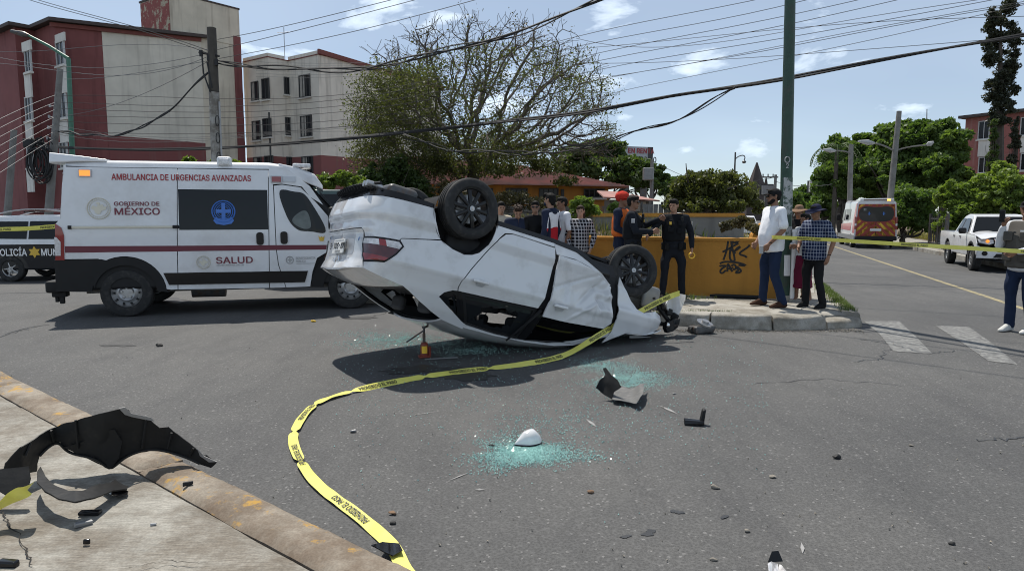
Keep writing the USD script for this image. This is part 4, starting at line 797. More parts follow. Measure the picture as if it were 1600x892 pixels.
leaf_tree('hedge', 'tall yellow green hedge behind the white pickup', 'hedge', [ell(1490, 310, 27, 26, 26), ell(1530, 305, 26.5, 32, 28), ell(1575, 300, 26, 34, 30), ell(1565, 275, 27, 20, 22), ell(1625, 305, 25.5, 34, 34), ell(1510, 335, 26.5, 34, 26), ell(1570, 330, 26, 34, 28), ell(1485, 352, 26.8, 22, 22), ell(1530, 352, 26.3, 34, 22), ell(1590, 350, 25.8, 34, 24), ell(1670, 310, 25, 34, 34)], 42000, .095, 'leaf_bright', (at_depth(1540, 360, 26.5) * [1, 1, 0]), 42, clumps=60, csize=.27, shell=.3, tr=.07)
leaf_tree('hedge', 'bright green hedge just above the ambulance bonnet', 'hedge', [ell(508, 288, 20, 18, 15), ell(535, 284, 20, 22, 14), ell(560, 290, 20, 20, 15), ell(480, 296, 20.5, 18, 12)], 11000, .065, 'leaf_bright', None, 43, clumps=50, csize=.3, shell=.2)
leaf_tree('shrub', 'tangled dark creeper below the bare tree above the overturned car', 'shrub', [ell(590, 285, 21, 28, 28), ell(625, 280, 21, 28, 32), ell(655, 298, 21, 24, 24), ell(575, 300, 20.5, 22, 18)], 14000, .07, 'leaf_dark', at_depth(620, 335, 21), 44, clumps=50, csize=.3, shell=.25, tr=.05)
leaf_tree('hedge', 'low line of shrubs behind the ambulance roof at the foot of the gable', 'hedge', [ell(295, 254, 29, 10, 7), ell(340, 256, 29, 12, 6), ell(318, 262, 29, 26, 7), ell(370, 258, 29, 12, 6)], 2500, .12, 'leaf_bright', None, 45, clumps=10)
leaf_tree('shrub', 'light green feathery plant between the white shirt and the checked shirt', 'shrub', [ell(907, 320, 18, 18, 14), ell(897, 340, 18, 14, 12), ell(925, 332, 18, 14, 14), ell(900, 360, 17, 18, 12)], 3500, .06, 'leaf_bright', at_depth(905, 370, 18), 46, clumps=16, csize=.4, tr=.03)
leaf_tree('shrub', 'light green feathery plant in front of the pale hut', 'shrub', [ell(962, 330, 22, 12, 16), ell(955, 345, 22, 12, 10)], 1800, .07, 'leaf_mid', at_depth(962, 355, 22), 47, clumps=14, csize=.4, tr=.03)
leaf_tree('shrub', 'dry scrub on the bank beside the rounded yellow parapet', 'shrub', [ell(1160, 352, 16, 18, 12), ell(1178, 360, 15.2, 12, 10), ell(1140, 356, 16.5, 14, 9)], 2500, .05, 'leaf_dry', None, 48, clumps=16, csize=.4)
for k, (px, py, d, w_, h_) in enumerate([(1240, 318, 75, 16, 18), (1262, 312, 80, 22, 20), (1285, 322, 62, 24, 24), (1215, 325, 95, 18, 10), (1060, 290, 60, 18, 16), (1045, 300, 66, 16, 18)]):
    leaf_tree('tree', ['small far tree just right of the green pole', 'far tree below the brown billboard', 'far tree at the start of the street trees', 'low hazy tree at the end of the road', 'far tree left of the slim lamp standard', 'far tree right of the thin pale pole'][k], 'tree', [ell(px, py, d, w_, h_), ell(px + w_ * .5, py + h_ * .5, d, w_ * .8, h_ * .7)], 5000, .28, 'leaf_mid' if k < 4 else 'leaf_dark', (at_depth(px, py, d) * [1, 1, 0]), 51 + k, clumps=40, shell=.3, csize=.3)
leaf_tree('shrub', 'dry brown thicket under the bare tree against the orange house', 'shrub', [ell(745, 318, 20, 40, 20), ell(800, 316, 20.5, 34, 16), ell(700, 305, 20.5, 26, 26), ell(850, 322, 20.5, 34, 14)], 6500, .055, 'leaf_dry', at_depth(760, 345, 20), 49, clumps=44, csize=.32, shell=.3, tr=.04)
leaf_tree('shrub', 'olive bush hanging over the roof of the orange house', 'shrub', [ell(690, 262, 22, 40, 20), ell(780, 268, 22, 46, 14), ell(850, 262, 22, 40, 16), ell(880, 285, 22.5, 26, 10)], 7000, .05, 'leaf_olive', None, 50, clumps=44, csize=.34, shell=.2)
# cypress: ragged columns of dark sprays with gaps, and its bare trunk
cy = thing('cypress', 'tall ragged dark cypress rising above the brick block', 'cypress'); d = 40.0; bl = []
r = np.random.default_rng(77)
for py in np.arange(14, 200, 9.5):
    w = np.interp(py, [14, 40, 70, 110, 150, 200], [5, 20, 24, 20, 18, 14])
    for k in range(3): bl.append(ell(1564 + r.uniform(-w, w) + (0 if py > 30 else r.choice([-5, 10])), py + r.uniform(-5, 5), d + r.uniform(-.4, .4), r.uniform(6, 10), r.uniform(6, 12)))
part(cy, 'crown', leaves(clump_points(bl, 26000, 78, 9, .3, .62), .085, 79), 'leaf_cypress')
t1, t0 = at_depth(1564, 20, d), at_depth(1560, 330, d); part(cy, 'trunk', cat(tube([t0 * [1, 1, 0], t0, t0 + (t1 - t0) * .5, t1], [.3, .28, .2, .03], 8), *[tube([t0 + (t1 - t0) * q, t0 + (t1 - t0) * q + [r.uniform(-1, .8), 0, r.uniform(.1, .5)]], [.03, .008], 4) for q in np.linspace(.25, .8, 24)]), 'bark', 40)
leaf_tree('cypress', 'slim green young cypress before the dark trunk of the tall one', 'cypress', [ell(1553, y, 38, w, 14) for y, w in ((200, 3), (220, 5), (240, 7), (260, 9), (280, 11), (300, 12))], 9000, .075, 'leaf_dark', (at_depth(1553, 320, 38) * [1, 1, 0]), 80, clumps=12, csize=.5, shell=.4, tr=.08)
leaf_tree('cypress', 'leaning dark cypress shoot right of the tall trunk', 'cypress', [ell(1588 - (y - 200) * .12, y, 38.5, w, 12) for y, w in ((195, 3), (212, 6), (230, 7), (250, 6), (270, 8))], 5000, .08, 'leaf_cypress', (at_depth(1580, 320, 38.5) * [1, 1, 0]), 81, clumps=12, csize=.5, shell=.4, tr=.08)
pm = thing('palm_tree', 'small palm whose fronds show left of the street trees', 'palm tree'); pc = at_depth(1308, 232, 43)
for k in range(11):
    a = k / 11 * 6.283 + .3; e = .5 + .5 * ((k * 37) % 7) / 7; P = spline([pc, pc + [.55 * math.cos(a), .55 * math.sin(a), .35 * e], pc + [1.15 * math.cos(a), 1.15 * math.sin(a), -.1], pc + [1.5 * math.cos(a), 1.5 * math.sin(a), -.9]], 14)
    s = np.array([-math.sin(a), math.cos(a), 0]); q = [p + s * .2 * k2 for p in P[1:] for k2 in (-1, 1)]
    part(pm, 'frond', cat(tube(P, .02, 4), *[hull([p, p + s * sg * .28 + [0, 0, -.16], p + s * sg * .28 + [.04, .0, -.20], p + [.03, 0, .02]]) for p in P[2:] for sg in (-1, 1)]), 'leaf_mid')
part(pm, 'trunk', tube([pc * [1, 1, 0], pc], [.16, .12], 8), 'bark')
# dark railing in the verge
fe = thing('fence', 'dark railing between the shrub and the yellow green hedge', 'fence'); a, b = at_depth(1455, 330, 28)[:2], at_depth(1482, 330, 26)[:2]
for k in range(9): p = a + (b - a) * k / 8; part(fe, 'bar' if k % 4 else 'post', box((*p, .75), (.03 if k % 4 else .08,) * 2 + (1.3 if k % 4 else 1.5,)), 'dark_steel')
for z in (.35, 1.3): part(fe, 'rail', tube([(*a, z), (*b, z)], .02, 5), 'dark_steel')
# ================================================================== vehicles: shared wheels
def spoke_rim(Rr, n, w, face):
    ms = [lathe([(Rr, -w * .5), (Rr + .006, face), (Rr - .006, face + .004), (Rr - .022, face - .012), (Rr - .03, -w * .4)], 40)]
    for k in range(n):
        a = k / n * 2 * math.pi; c, s = math.cos(a), math.sin(a); u, v = np.array([c, 0, s]), np.array([-s, 0, c]); y = np.array([0, 1.0, 0])
        ms.append(hull([u * .035 + v * .016 * q + y * (face - .004 - d) for q in (-1, 1) for d in (0, .03)] + [u * (Rr - .012) + v * .021 * q + y * (face - .016 - d) for q in (-1, 1) for d in (0, .02)] + [u * Rr * .55 + y * (face + .004)]))
    ms.append(cyl((0, face - .02, 0), .055, .04, 20, 'y')); return cat(ms)
def steel_rim(Rr, w, face):
    ms = [lathe([(Rr, -w * .5), (Rr + .008, face), (Rr - .012, face + .002), (Rr - .025, face - .03), (Rr * .82, face - .045), (Rr * .66, face - .012), (Rr * .50, face + .004), (Rr * .42, face - .01), (Rr * .36, face - .022), (.0, face - .020)], 40)]
    for k in range(5): a = k / 5 * 6.283 + .3; ms.append(cyl((math.cos(a) * Rr * .33, face - .012, math.sin(a) * Rr * .33), .016, .03, 8, 'y'))
    return cat(ms)
def wheel(o, M, Rt, w, Rr, style='spoke', mat='gloss_black', spokes=10, cap=None):
    h = w / 2; g = .008
    prof = [(Rr - .012, -h * .8), (Rr + .01, -h), (Rt * .5 + Rr * .5, -h - .006), (Rt - .02, -h * .96), (Rt - .004, -h * .80)]
    for q in (-.52, -.12, .28, .62): prof += [(Rt, h * q - .018), (Rt, h * q), (Rt - g, h * q + .002), (Rt - g, h * q + .010)] if q != .62 else []
    prof += [(Rt, h * .55), (Rt - .004, h * .80), (Rt - .02, h * .96), (Rt * .5 + Rr * .5, h + .006), (Rr + .01, h), (Rr - .012, h * .8)]
    t = part(o, 'wheel', tf(lathe(prof, 56), M), 'rubber', 30); face = h * .78
    part(t, 'rim', tf(spoke_rim(Rr, spokes, w, face) if style == 'spoke' else steel_rim(Rr, w, face), M), mat, 40)
    if style == 'spoke':
        part(t, 'brake_disc', tf(cat(cyl((0, face - .09, 0), Rr * .68, .02, 28, 'y'), cyl((0, face - .06, 0), Rr * .30, .05, 20, 'y')), M), 'steel', 40); part(t, 'brake_caliper', tf(rbox((-Rr * .55, face - .08, -.03), (.07, .06, .15), .02, 1), M), 'grey_metal')
        part(t, 'hub_cap', tf(cyl((0, face + .004, 0), .028, .012, 20, 'y'), M), 'steel', 40)
        part(t, 'hub_emblem', tf(cat(*[tube([(a[0] * .02, face + .012, a[1] * .02), (b[0] * .02, face + .012, b[1] * .02)], .0022, 4) for a, b in (((-.45, .85), (0, .1)), ((.45, .85), (0, .1)), ((-.8, .4), (-.4, -.7)), ((-.4, -.7), (0, .05)), ((.8, .4), (.4, -.7)), ((.4, -.7), (0, .05)))]), M), 'chrome')
    else: part(t, 'dark_hole_disc', tf(cat(*[cyl((math.cos(a) * Rr * .74, face - .028, math.sin(a) * Rr * .74), .018, .02, 10, 'y') for a in np.arange(10) / 10 * 6.283]), M), 'black_plastic', kind='stuff')  # black discs stand in for the dark open holes of the rim
    return t

# ================================================================== the overturned white sedan
# car frame: x forward, y to its left, z up, origin on the ground under the rear axle; then turned onto its roof, nose down
_pl = np.array([(-1.02, 0), (-1.015, .3), (-.99, .54), (-.925, .69), (-.78, .785), (-.5, .838), (0, .862), (.8, .868), (1.6, .868), (2.3, .862), (2.75, .85), (3.0, .80), (3.18, .70), (3.3, .5), (3.37, .25), (3.4, 0)])
_d = np.r_[0, np.cumsum(np.linalg.norm(np.diff(_pl, axis=0), axis=1))]; _cs = CubicSpline(_d, _pl); _t = np.linspace(0, _d[-1], 2000); _L = np.r_[0, np.cumsum(np.linalg.norm(np.diff(_cs(_t), axis=0), axis=1))]
_s0 = np.interp(0, _cs(_t)[:, 0], _L); SR = -_s0 + 1e-4
def plan(s):
    t = np.interp(np.asarray(s) + _s0, _L, _t); p = _cs(t); d = _cs(t, 1); n = np.stack([-d[..., 1], d[..., 0]], -1); return p, n / np.linalg.norm(n, axis=-1, keepdims=True)
_zs = [.15, .22, .30, .43, .47, .52, .62, .75, .88, .908, .925, 1.03, 1.10, 1.25, 1.40, 1.46]; _ys = [.10, .05, .022, -.002, .006, .016, .013, .004, -.008, -.008, .008, .048, .066, .135, .235, .30]
_rz = [.15, .22, .30, .40, .475, .53, .62, .66, .72, .85, .93, .98, 1.04, 1.10]; _ra = [.12, .07, .025, .0, -.004, .034, .030, .055, .055, .066, .060, .040, .022, .08]
_fz = [.15, .3, .5, .65, .8, .95]; _fa = [.12, .03, 0, .02, .09, .25]
def surf(s, z, off=0.):
    p, n = plan(s); z = np.asarray(z, float); a = np.interp(z, _zs, _ys) - off + .024 * np.clip((z - .475) / .05, 0, 1) * np.clip((.68 - z) / .12, 0, 1) * np.clip((-.28 - s) / .25, 0, 1); ax = np.where(n[..., 0] < 0, np.interp(z, _rz, _ra), np.interp(z, _fz, _fa)) - off
    return np.stack([p[..., 0] - n[..., 0] * ax, p[..., 1] - n[..., 1] * a, z + 0 * p[..., 0]], -1)
CARR = np.array([[.82, .5395, -.1914], [.5041, -.8389, -.2052], [-.2713, .0718, -.9598]]); CART = np.array([-.845, 7.779, 1.74])
car = thing('overturned_car', 'white sedan lying upside down on its roof with smashed windows', 'car', mat4(CARR, CART))
def cw(p): return (np.atleast_2d(p) - CART) @ CARR                       # from the street into the car's own frame
pan = lambda pts, off=0., h=.024, t=.012, mir=False: (lambda m: flip(m) if mir else m)(lift(pts, lambda s, z: surf(s, z, off), h, t, True))
arch = [(-.378, .285), (-.343, .417), (-.241, .555), (-.108, .637), (.03, .660), (.12, .640), (.20, .598), (.29, .493), (.338, .345), (.355, .262)]
lampP = [(-1.103, .711), (-.679, .69), (-.629, .736), (-.692, .826), (-.79, .923), (-1.028, .95), (-1.085, .895), (-1.121, .781)]
topE = [(-.97, 1.016), (-.75, 1.068), (-.53, 1.105), (-.441, 1.142), (-.305, 1.212), (-.14, 1.285), (.024, 1.345), (.3, 1.395)]
quarter = [(-.665, .668), (-.25, .583)] + arch[3:] + [(.36, .262), (1.12, .262), (1.12, .30), (.724, .298), (.55, .298), (.455, .322), (.393, .392), (.272, .572), (.132, .785), (.057, .918), (.046, .994), (.056, 1.030), (.0, 1.038), (-.082, 1.076), (-.122, 1.128), (.06, 1.228), (.238, 1.318), (.30, 1.345)] + topE[::-1] + [(-1.023, .956), (-.788, .929), (-.686, .830), (-.622, .737), (-.672, .684)]
bumperP = [(SR, .30), (-1.2, .30), (-.66, .292), (-.385, .287), (-.349, .417), (-.258, .574), (-.664, .660), (-.684, .684), (-1.10, .704), (-1.125, .65), (-1.15, .622), (SR, .622)]
lidP = [(SR, .63), (-1.153, .63), (-1.128, .72), (-1.129, .785), (-1.092, .90), (-1.04, .957), (-.985, 1.012), (-1.1, 1.02), (SR, 1.03)]
for mir in (False, True):
    part(car, 'quarter_panel', pan(quarter, mir=mir), 'white_paint', 40)
    tl = part(car, 'tail_light', pan(Polygon(lampP).buffer(-.004), .004, .03, .03, mir), 'dark_red_lens', 40)
    part(tl, 'lamp_frame', pan(Polygon(lampP).difference(Polygon(lampP).buffer(-.012)), .008, .03, .01, mir), 'gloss_black', 40)
    inn = Polygon(lampP).buffer(-.014)
    part(tl, 'reversing_lens', pan(inn.intersection(sbox(-1.2, .70, -.60, .772)), .009, .03, .006, mir), 'clear_lens', 40)
    part(tl, 'indicator_lens', pan(inn.intersection(Polygon([(-.90, .70), (-.83, .70), (-.80, .772), (-.88, .772)])), .0115, .03, .004, mir), 'red_lens', 40)
    part(tl, 'brake_lens', pan(inn.intersection(Polygon([(-1.2, .86), (-.75, .88), (-.70, .97), (-1.2, .97)])), .009, .03, .006, mir), 'red_lens', 40)
    part(car, 'wheel_arch_liner', (lambda m: flip(m) if mir else m)(cat(lift(Polygon([(x, z) for x, z in [(-.42, .2)] + [(-.015 + .395 * math.cos(a), .29 + .385 * math.sin(a)) for a in np.linspace(3.14, 0, 14)] + [(.40, .2)]]), lambda x, z: np.stack([x, 0 * x + .50, z], -1), .2, .01, True),
        grid([[(-.015 + .375 * math.cos(a), y, .285 + .375 * math.sin(a)) for a in np.linspace(3.5, -.36, 24)] for y in (.845, .5)]))), 'dark_interior', True)
bm_ = pan(bumperP); part(car, 'rear_bumper', cat(bm_, flip(bm_)), 'white_paint', 40)
lm_ = pan(lidP); eg = [surf(s, z) for s, z in [(-1.3, 1.031), (-1.15, 1.026), (-1.05, 1.022)] + topE[:3]]
deck = solid(grid([[e * [1, 1 - 2 * k / 10, 1] + [0, 0, .022 * (1 - (1 - k / 5) ** 2)] for k in range(11)] for e in [surf(SR, 1.031)] + eg]), .02)
part(car, 'trunk_lid', cat(lm_, flip(lm_), deck), 'white_paint', 40)
blk = pan([(SR, .20), (-.70, .225), (-.385, .243), (-.382, .284), (-.66, .289), (-1.2, .296), (SR, .296)], .004); part(car, 'diffuser', cat(blk, flip(blk)), 'gloss_black', 40)
part(car, 'diffuser_grille', cat(*[hull([(x0, y + q, z) for q in (-.006, .006) for x0, z in ((-1.0 + .06 * (y / .55) ** 2, .21), (-1.03 + .06 * (y / .55) ** 2, .17), (-.88, .13), (-.84, .16))]) for y in np.linspace(-.52, .52, 15)], tube([(-.985 + .06 * (y / .6) ** 2 * 1.2, y, .16) for y in np.linspace(-.62, .62, 13)], .016, 6)), 'black_plastic', kind='stuff')
part(car, 'exhaust_tip', cat(cyl((-.93, .42, .175), .032, .16, 14, 'x'), cyl((-.93, .50, .175), .032, .16, 14, 'x')), 'steel', 40)
rec = pan(rounded(-1.60, .685, -1.30, .885, .02), .002, .04); part(car, 'painted_plate_recess', cat(rec, flip(rec)), 'silver_paint', 40)  # recess round the plate shown by greyer colour, not by depth
pl_ = part(car, 'number_plate', box((-.982, 0, .80), (.012, .335, .15)), 'plate_white')
Mp = mat4(np.array([[0, 0, -1.0], [-1, 0, 0], [0, 1, 0]]), (-.989, 0, .80)); part(pl_, 'plate_text', tf(mv(text('UMX-501-E', .062, .002, True, True), 0, -.035, 0), Mp), 'text_black'); part(pl_, 'plate_border', tf(cat(mv(text('QRO MEXICO', .018, .002, True, True), 0, .045, 0), box((0, -.06, 0), (.28, .006, .002))), Mp), 'text_grey')
part(car, 'emblem', tf(cat(tube([(math.cos(a) * .055, math.sin(a) * .055, 0) for a in np.linspace(0, 6.283, 28)], .005, 5), *[tube([(a[0] * .055, a[1] * .055, 0), (b[0] * .055, b[1] * .055, 0)], .005, 4) for a, b in (((-.42, .85), (0, .1)), ((.42, .85), (0, .1)), ((-.85, .4), (-.4, -.85)), ((-.4, -.85), (0, .0)), ((.85, .4), (.4, -.85)), ((.4, -.85), (0, 0)))]), mat4(Mp[:3, :3], (-.972, 0, .945))), 'chrome')
bd = text('1.6 TSI', .034, .003, True); part(car, 'model_badge', tf(bd, mat4(Mp[:3, :3], (-.962, .515, .715)) @ mat4(ry(.22))), 'badge_blue')
# doors: the rear one whole, the front one buckled and sprung
rdoor = [(.471, .328), (.401, .396), (.28, .574), (.14, .787), (.065, .918), (.054, .994), (.064, 1.032), (.555, 1.024), (1.071, 1.010), (1.105, .879), (1.131, .672), (1.151, .476), (1.13, .312), (.724, .304), (.554, .306)]
fdoor = [(1.165, .386), (1.433, .378), (1.657, .416), (1.873, .488), (2.003, .568), (2.07, .791), (2.126, .977), (2.047, 1.059), (1.473, 1.087), (1.127, 1.088), (1.140, .956), (1.168, .747), (1.166, .557)]
def dented(s, z):
    P = surf(s, z, .02); d = np.zeros_like(s)
    for a, b, c, e, h, w in ((1.93, .74, .10, .05, -.045, 0), (1.98, .86, .08, .035, .03, 0), (1.86, .62, .16, .05, -.03, 0), (1.60, .72, .25, .20, -.028, 0), (1.42, .86, .06, .25, .012, 0), (2.0, .68, .05, .06, .03, 0), (1.75, .95, .16, .04, -.012, 0)): d += h * np.exp(-((s - a) / c) ** 2 - ((z - b) / e) ** 2)
    for a, b, k, w, h, l in ((1.78, .62, .9, .035, -.022, .22), (1.90, .80, -.5, .030, -.028, .16), (1.70, .90, 1.4, .028, .018, .18), (1.97, .66, .2, .025, .026, .14), (1.55, .58, 2.2, .03, -.014, .2), (1.86, .93, -.2, .022, -.02, .12)): q = (s - a) + (z - b) * k; d += h * np.exp(-(q / w) ** 2) * np.exp(-((z - b) / l) ** 2)
    d *= 1.25; d += .05 * np.clip((1.35 - s) / .2, 0, 1) * .7 + .012 * (meshkit.noise(np.stack([s * 9, z * 9 + s * 4, 0 * s], -1)) - .5) * np.clip((s - 1.5) / .3, 0, 1)
    P[:, 1] += d; return P
dr = part(car, 'rear_door', pan(Polygon(rdoor).buffer(-.003)), 'white_paint', 40); df = part(car, 'front_door', lift(Polygon(fdoor).buffer(-.003), dented, .02, .02, True), 'white_paint', 60, label='buckled front door pushed out of its frame')
for dd, s0, z0, off in ((dr, .262, .888, .0), (df, 1.305, .938, .045)):
    part(dd, 'handle', tf(cat(rbox((0, .028, 0), (.19, .022, .034), .012, 2), rbox((-.075, .012, 0), (.03, .04, .03), .01, 1), rbox((.075, .012, 0), (.03, .04, .03), .01, 1)), mat4(None, surf(s0, z0, off))), 'white_paint', 40)
    part(dd, 'painted_handle_cup', lift(Point(s0 + .01, z0 + .012).buffer(.055).intersection(sbox(s0 - .1, z0 - .01, s0 + .2, z0 + .05)), lambda s, z: surf(s, z, off + .003), .03, .002, True), 'silver_paint')  # hollow behind the handle done as a flat greyer patch
fullr = [(.064, .30), (1.13, .30), (1.10, 1.02), (.06, 1.03)]
part(car, 'rear_door', pan(rdoor, mir=True), 'white_paint', 40); part(car, 'front_door', pan([(1.16, .31), (2.05, .31), (2.14, .6), (2.13, 1.05), (1.10, 1.03)], mir=True), 'white_paint', 40)
# sills, black rails, pillars, frames
sillP = [(1.13, .262), (1.444, .285), (1.645, .357), (1.85, .44), (2.02, .54), (1.99, .55), (1.86, .478), (1.66, .405), (1.43, .366), (1.17, .376), (1.14, .31)]
part(car, 'sill', pan(sillP, -.012), 'white_paint', 40); part(car, 'sill', pan([(1.12, .262), (2.2, .262), (2.15, .30), (1.12, .30)], mir=True), 'white_paint', 40)
for mir in (False, True): part(car, 'sill_trim', pan([(.325, .204), (1.12, .207), (1.449, .227), (1.721, .324), (1.95, .385), (1.97, .47), (1.82, .424), (1.645, .354), (1.444, .281), (1.12, .257), (.35, .257)], -.004, mir=mir), 'gloss_black', 40)
rail_ = [(.242, 1.318), (.32, 1.348), (.6, 1.370), (.95, 1.383), (1.4, 1.355), (1.72, 1.275), (2.15, 1.09), (2.30, 1.065), (1.75, 1.318), (1.5, 1.368), (1.1, 1.395), (.7, 1.395), (.3, 1.378), (.28, 1.345)]
for mir in (False, True):
    part(car, 'roof_rail', pan(rail_, -.004, mir=mir), 'white_paint', 40)
    part(car, 'centre_pillar', pan([(1.075, 1.015), (1.16, 1.06), (1.10, 1.375), (.985, 1.382)], -.006, mir=mir), 'gloss_black', 40)
    part(car, 'window_divider', pan([(.064, 1.034), (.108, 1.034), (.285, 1.338), (.238, 1.316)], -.004, mir=mir), 'gloss_black', 40)
    part(car, 'quarter_window_frame', pan(Polygon([(-.122, 1.126), (-.082, 1.078), (.007, 1.042), (.062, 1.034), (.236, 1.316)]).difference(Polygon([(-.052, 1.14), (.03, 1.075), (.062, 1.085), (.155, 1.258)])), -.002, mir=mir), 'gloss_black', 40)
    part(car, 'window_frame', pan(Polygon([(.108, 1.035), (1.07, 1.014), (.985, 1.38), (.6, 1.368), (.285, 1.338)]).difference(Polygon([(.16, 1.062), (1.03, 1.045), (.955, 1.35), (.6, 1.342), (.31, 1.318)])), -.008, mir=mir), 'black_plastic', 40)
rr = np.random.default_rng(31); jag = lambda P, q: Polygon([p for a, b in zip(P, P[1:] + P[:1]) for p in [a] + [tuple(np.array(a) + (np.array(b) - np.array(a)) * t + rr.normal(0, q, 2)) for t in (.2, .4, .6, .8)]]).buffer(0)
wrem = Polygon([(.112, 1.04), (1.065, 1.02), (.985, 1.375), (.6, 1.364), (.288, 1.336)])
part(car, 'broken_window', pan(wrem.difference(jag([(.42, 1.13), (.62, 1.10), (.86, 1.12), (.84, 1.27), (.66, 1.31), (.40, 1.28)], .018)), -.022, .05, .004), 'window_dark', label='dark tinted glass left round a jagged hole')
part(car, 'broken_window', pan(Polygon([(-.05, 1.138), (.03, 1.077), (.06, 1.088), (.15, 1.25)]).difference(jag([(-.01, 1.14), (.035, 1.10), (.10, 1.20)], .008)), -.02, .05, .004), 'window_dark')
part(car, 'broken_window', pan(wrem.difference(jag([(.30, 1.10), (.60, 1.08), (.92, 1.10), (.88, 1.30), (.40, 1.30)], .02)), -.022, .05, .004, True), 'window_dark')
part(car, 'front_window', pan([(1.17, 1.085), (2.03, 1.062), (2.14, 1.085), (1.72, 1.27), (1.4, 1.35), (1.11, 1.37)], -.02, .08, .004), 'dark_glass')
edge = lambda s, z, c, k=18: [surf(s, z) * [1, 1 - 2 * i / k, 1] + [0, 0, c * (1 - abs(1 - 2 * i / k) ** 3.2)] for i in range(k + 1)]
part(car, 'roof', solid(grid([edge(s, z, c) for s, z, c in [(.024, 1.338, .06), (.3, 1.375, .075), (.7, 1.392, .08), (1.1, 1.392, .075), (1.5, 1.365, .07), (1.75, 1.315, .07)]]), .02), 'white_paint', 40)
part(car, 'headlining', solid(grid([edge(s, z - .035, c) for s, z, c in [(.1, 1.345, .05), (.7, 1.41, .05), (1.1, 1.41, .045), (1.7, 1.33, .05)]]), .01), 'dark_interior', 40)
part(car, 'parcel_shelf', solid(grid([edge(s, z, .02) for s, z in [(-.62, 1.055), (-.02, 1.045)]]), .03), 'dark_interior')
part(car, 'windscreen', solid(grid([edge(s, z, c) for s, z, c in [(1.76, 1.325, .05), (2.05, 1.19, .05), (2.31, 1.062, .05)]]), .006), 'dark_glass')
part(car, 'rear_window_frame', cat(tube([surf(-.50, 1.10) * [1, q, 1] + [.0, 0, .02 * (1 - q * q)] for q in np.linspace(-.97, .97, 9)], .018, 6), *[tube([surf(s, z - .03) * [1, .955 * sg, 1] for s, z in topE[2:]], .026, 6) for sg in (-1, 1)]), 'gloss_black')
# bonnet, wings and the torn nose
r = np.random.default_rng(8)
def crumple(m, amp, f, seed): v = np.array(m[0]); return v + (np.stack([meshkit.fbm(v * f + 9 * k, 3, seed + k) for k in range(3)], -1) - .5) * amp, m[1]
part(car, 'bonnet', solid(crumple(grid([edge(s, z, c) for s, z, c in [(2.33, 1.055, .05), (2.45, 1.045, .05), (2.6, 1.03, .05), (2.75, 1.0, .05), (2.9, .965, .05), (3.02, .93, .05), (3.12, .89, .05)]]), .07, 4, 3), .012), 'white_paint', 40)
fenP = [(2.106, .421), (2.132, .586), (2.18, .939), (2.185, 1.054), (2.118, 1.218), (2.247, 1.13), (2.406, 1.038), (2.7, 1.012), (2.95, .955), (3.02, .88), (2.95, .73), (2.80, .70), (2.579, .76), (2.457, .736), (2.35, .66), (2.26, .558)]
def fender_fn(s, z):
    P = surf(s, z, .012); P[:, 1] += .03 * np.exp(-((z - .80) / .05) ** 2) + .025 * (meshkit.fbm(np.stack([s * 5, z * 5, 0 * s], -1), 3, 2) - .5) - .05 * np.clip((s - 2.75) / .25, 0, 1); return P
part(car, 'front_wing', lift(fenP, fender_fn, .035, .012, True), 'white_paint', 40, label='torn front wing with a sharp spike'); part(car, 'front_wing', pan([(2.15, .31), (2.13, 1.05), (2.4, 1.045), (3.0, .95), (3.1, .7), (2.98, .55), (2.9, .62), (2.75, .68), (2.6, .67), (2.4, .57), (2.31, .42), (2.29, .30)], mir=True), 'white_paint', 40)
part(car, 'front_bumper', pan([(3.0, .30), (3.0, .68), (3.3, .66), (3.66, .64), (3.66, .28)], mir=True), 'white_paint', 40)
nose = lambda px, py, d: cw(at_depth(px, py, d))[0]
ch_ = [(1043, 467), (1049, 461), (1056, 457), (1063, 459), (1070.6, 460.5), (1069, 468), (1066, 476.5), (1061, 488), (1055.7, 498), (1050, 500), (1046, 492), (1041, 482), (1040, 474)]
vf = fill(ch_, 5.0); dep = lambda x, y: 8.62 + (x - 1040) * .012 + .06 * np.sin((x - 1040) * .25) + (y - 478) * .004
part(car, 'front_bumper', solid((np.array([nose(x, y, dep(x, y)) for x, y in vf[0]]), vf[1]), .012), 'white_paint', 40, label='broken corner of the front bumper sticking up')
hl = [(1035, 512), (1038, 503), (1046, 498), (1056, 497), (1055, 504), (1052, 511), (1045, 517), (1038, 519)]; vf = fill(hl, 5.0)
hd_ = part(car, 'headlight', solid((np.array([nose(x, y, 8.60 + (x - 1035) * .012 - .05 * math.exp(-((x - 1045) / 8) ** 2)) for x, y in vf[0]]), vf[1]), .06), 'window_dark', 40)
part(hd_, 'reflector', tf(ball((0, 0, 0), .03, 2, (1, .6, 1)), mat4(None, nose(1044, 508, 8.56))), 'chrome', True)
bar = lambda a, b, ra, rb=None: tube([nose(*a), nose(*b)], [ra, rb or ra], 7)
part(car, 'torn_bumper_foam', cat(*[rbox(nose(1018 + 9 * k, 466 + 7.2 * k, 8.72 + .01 * k), (.09, .09, .07), .02, 1, rx(.5 * k) @ ry(.3 + k)) for k in range(5)], bar((1012, 458, 8.7), (1046, 503, 8.75), .03)), 'black_plastic', 30, kind='stuff')
part(car, 'radiator_support', cat(bar((985, 470, 8.75), (1040, 486, 8.95), .03), bar((975, 488, 8.9), (1032, 492, 8.9), .022), bar((1004, 452, 8.85), (1020, 500, 8.8), .02), bar((958, 405, 8.9), (1005, 455, 8.95), .028)), 'dark_steel', 30, kind='stuff')
part(car, 'engine', cat(rbox((2.78, .25, .62), (.5, .6, .42), .06, 1), rbox((2.6, -.15, .55), (.45, .5, .4), .05, 1), rbox((2.95, .48, .5), (.3, .22, .3), .05, 1)), 'grey_metal', 30, kind='stuff')
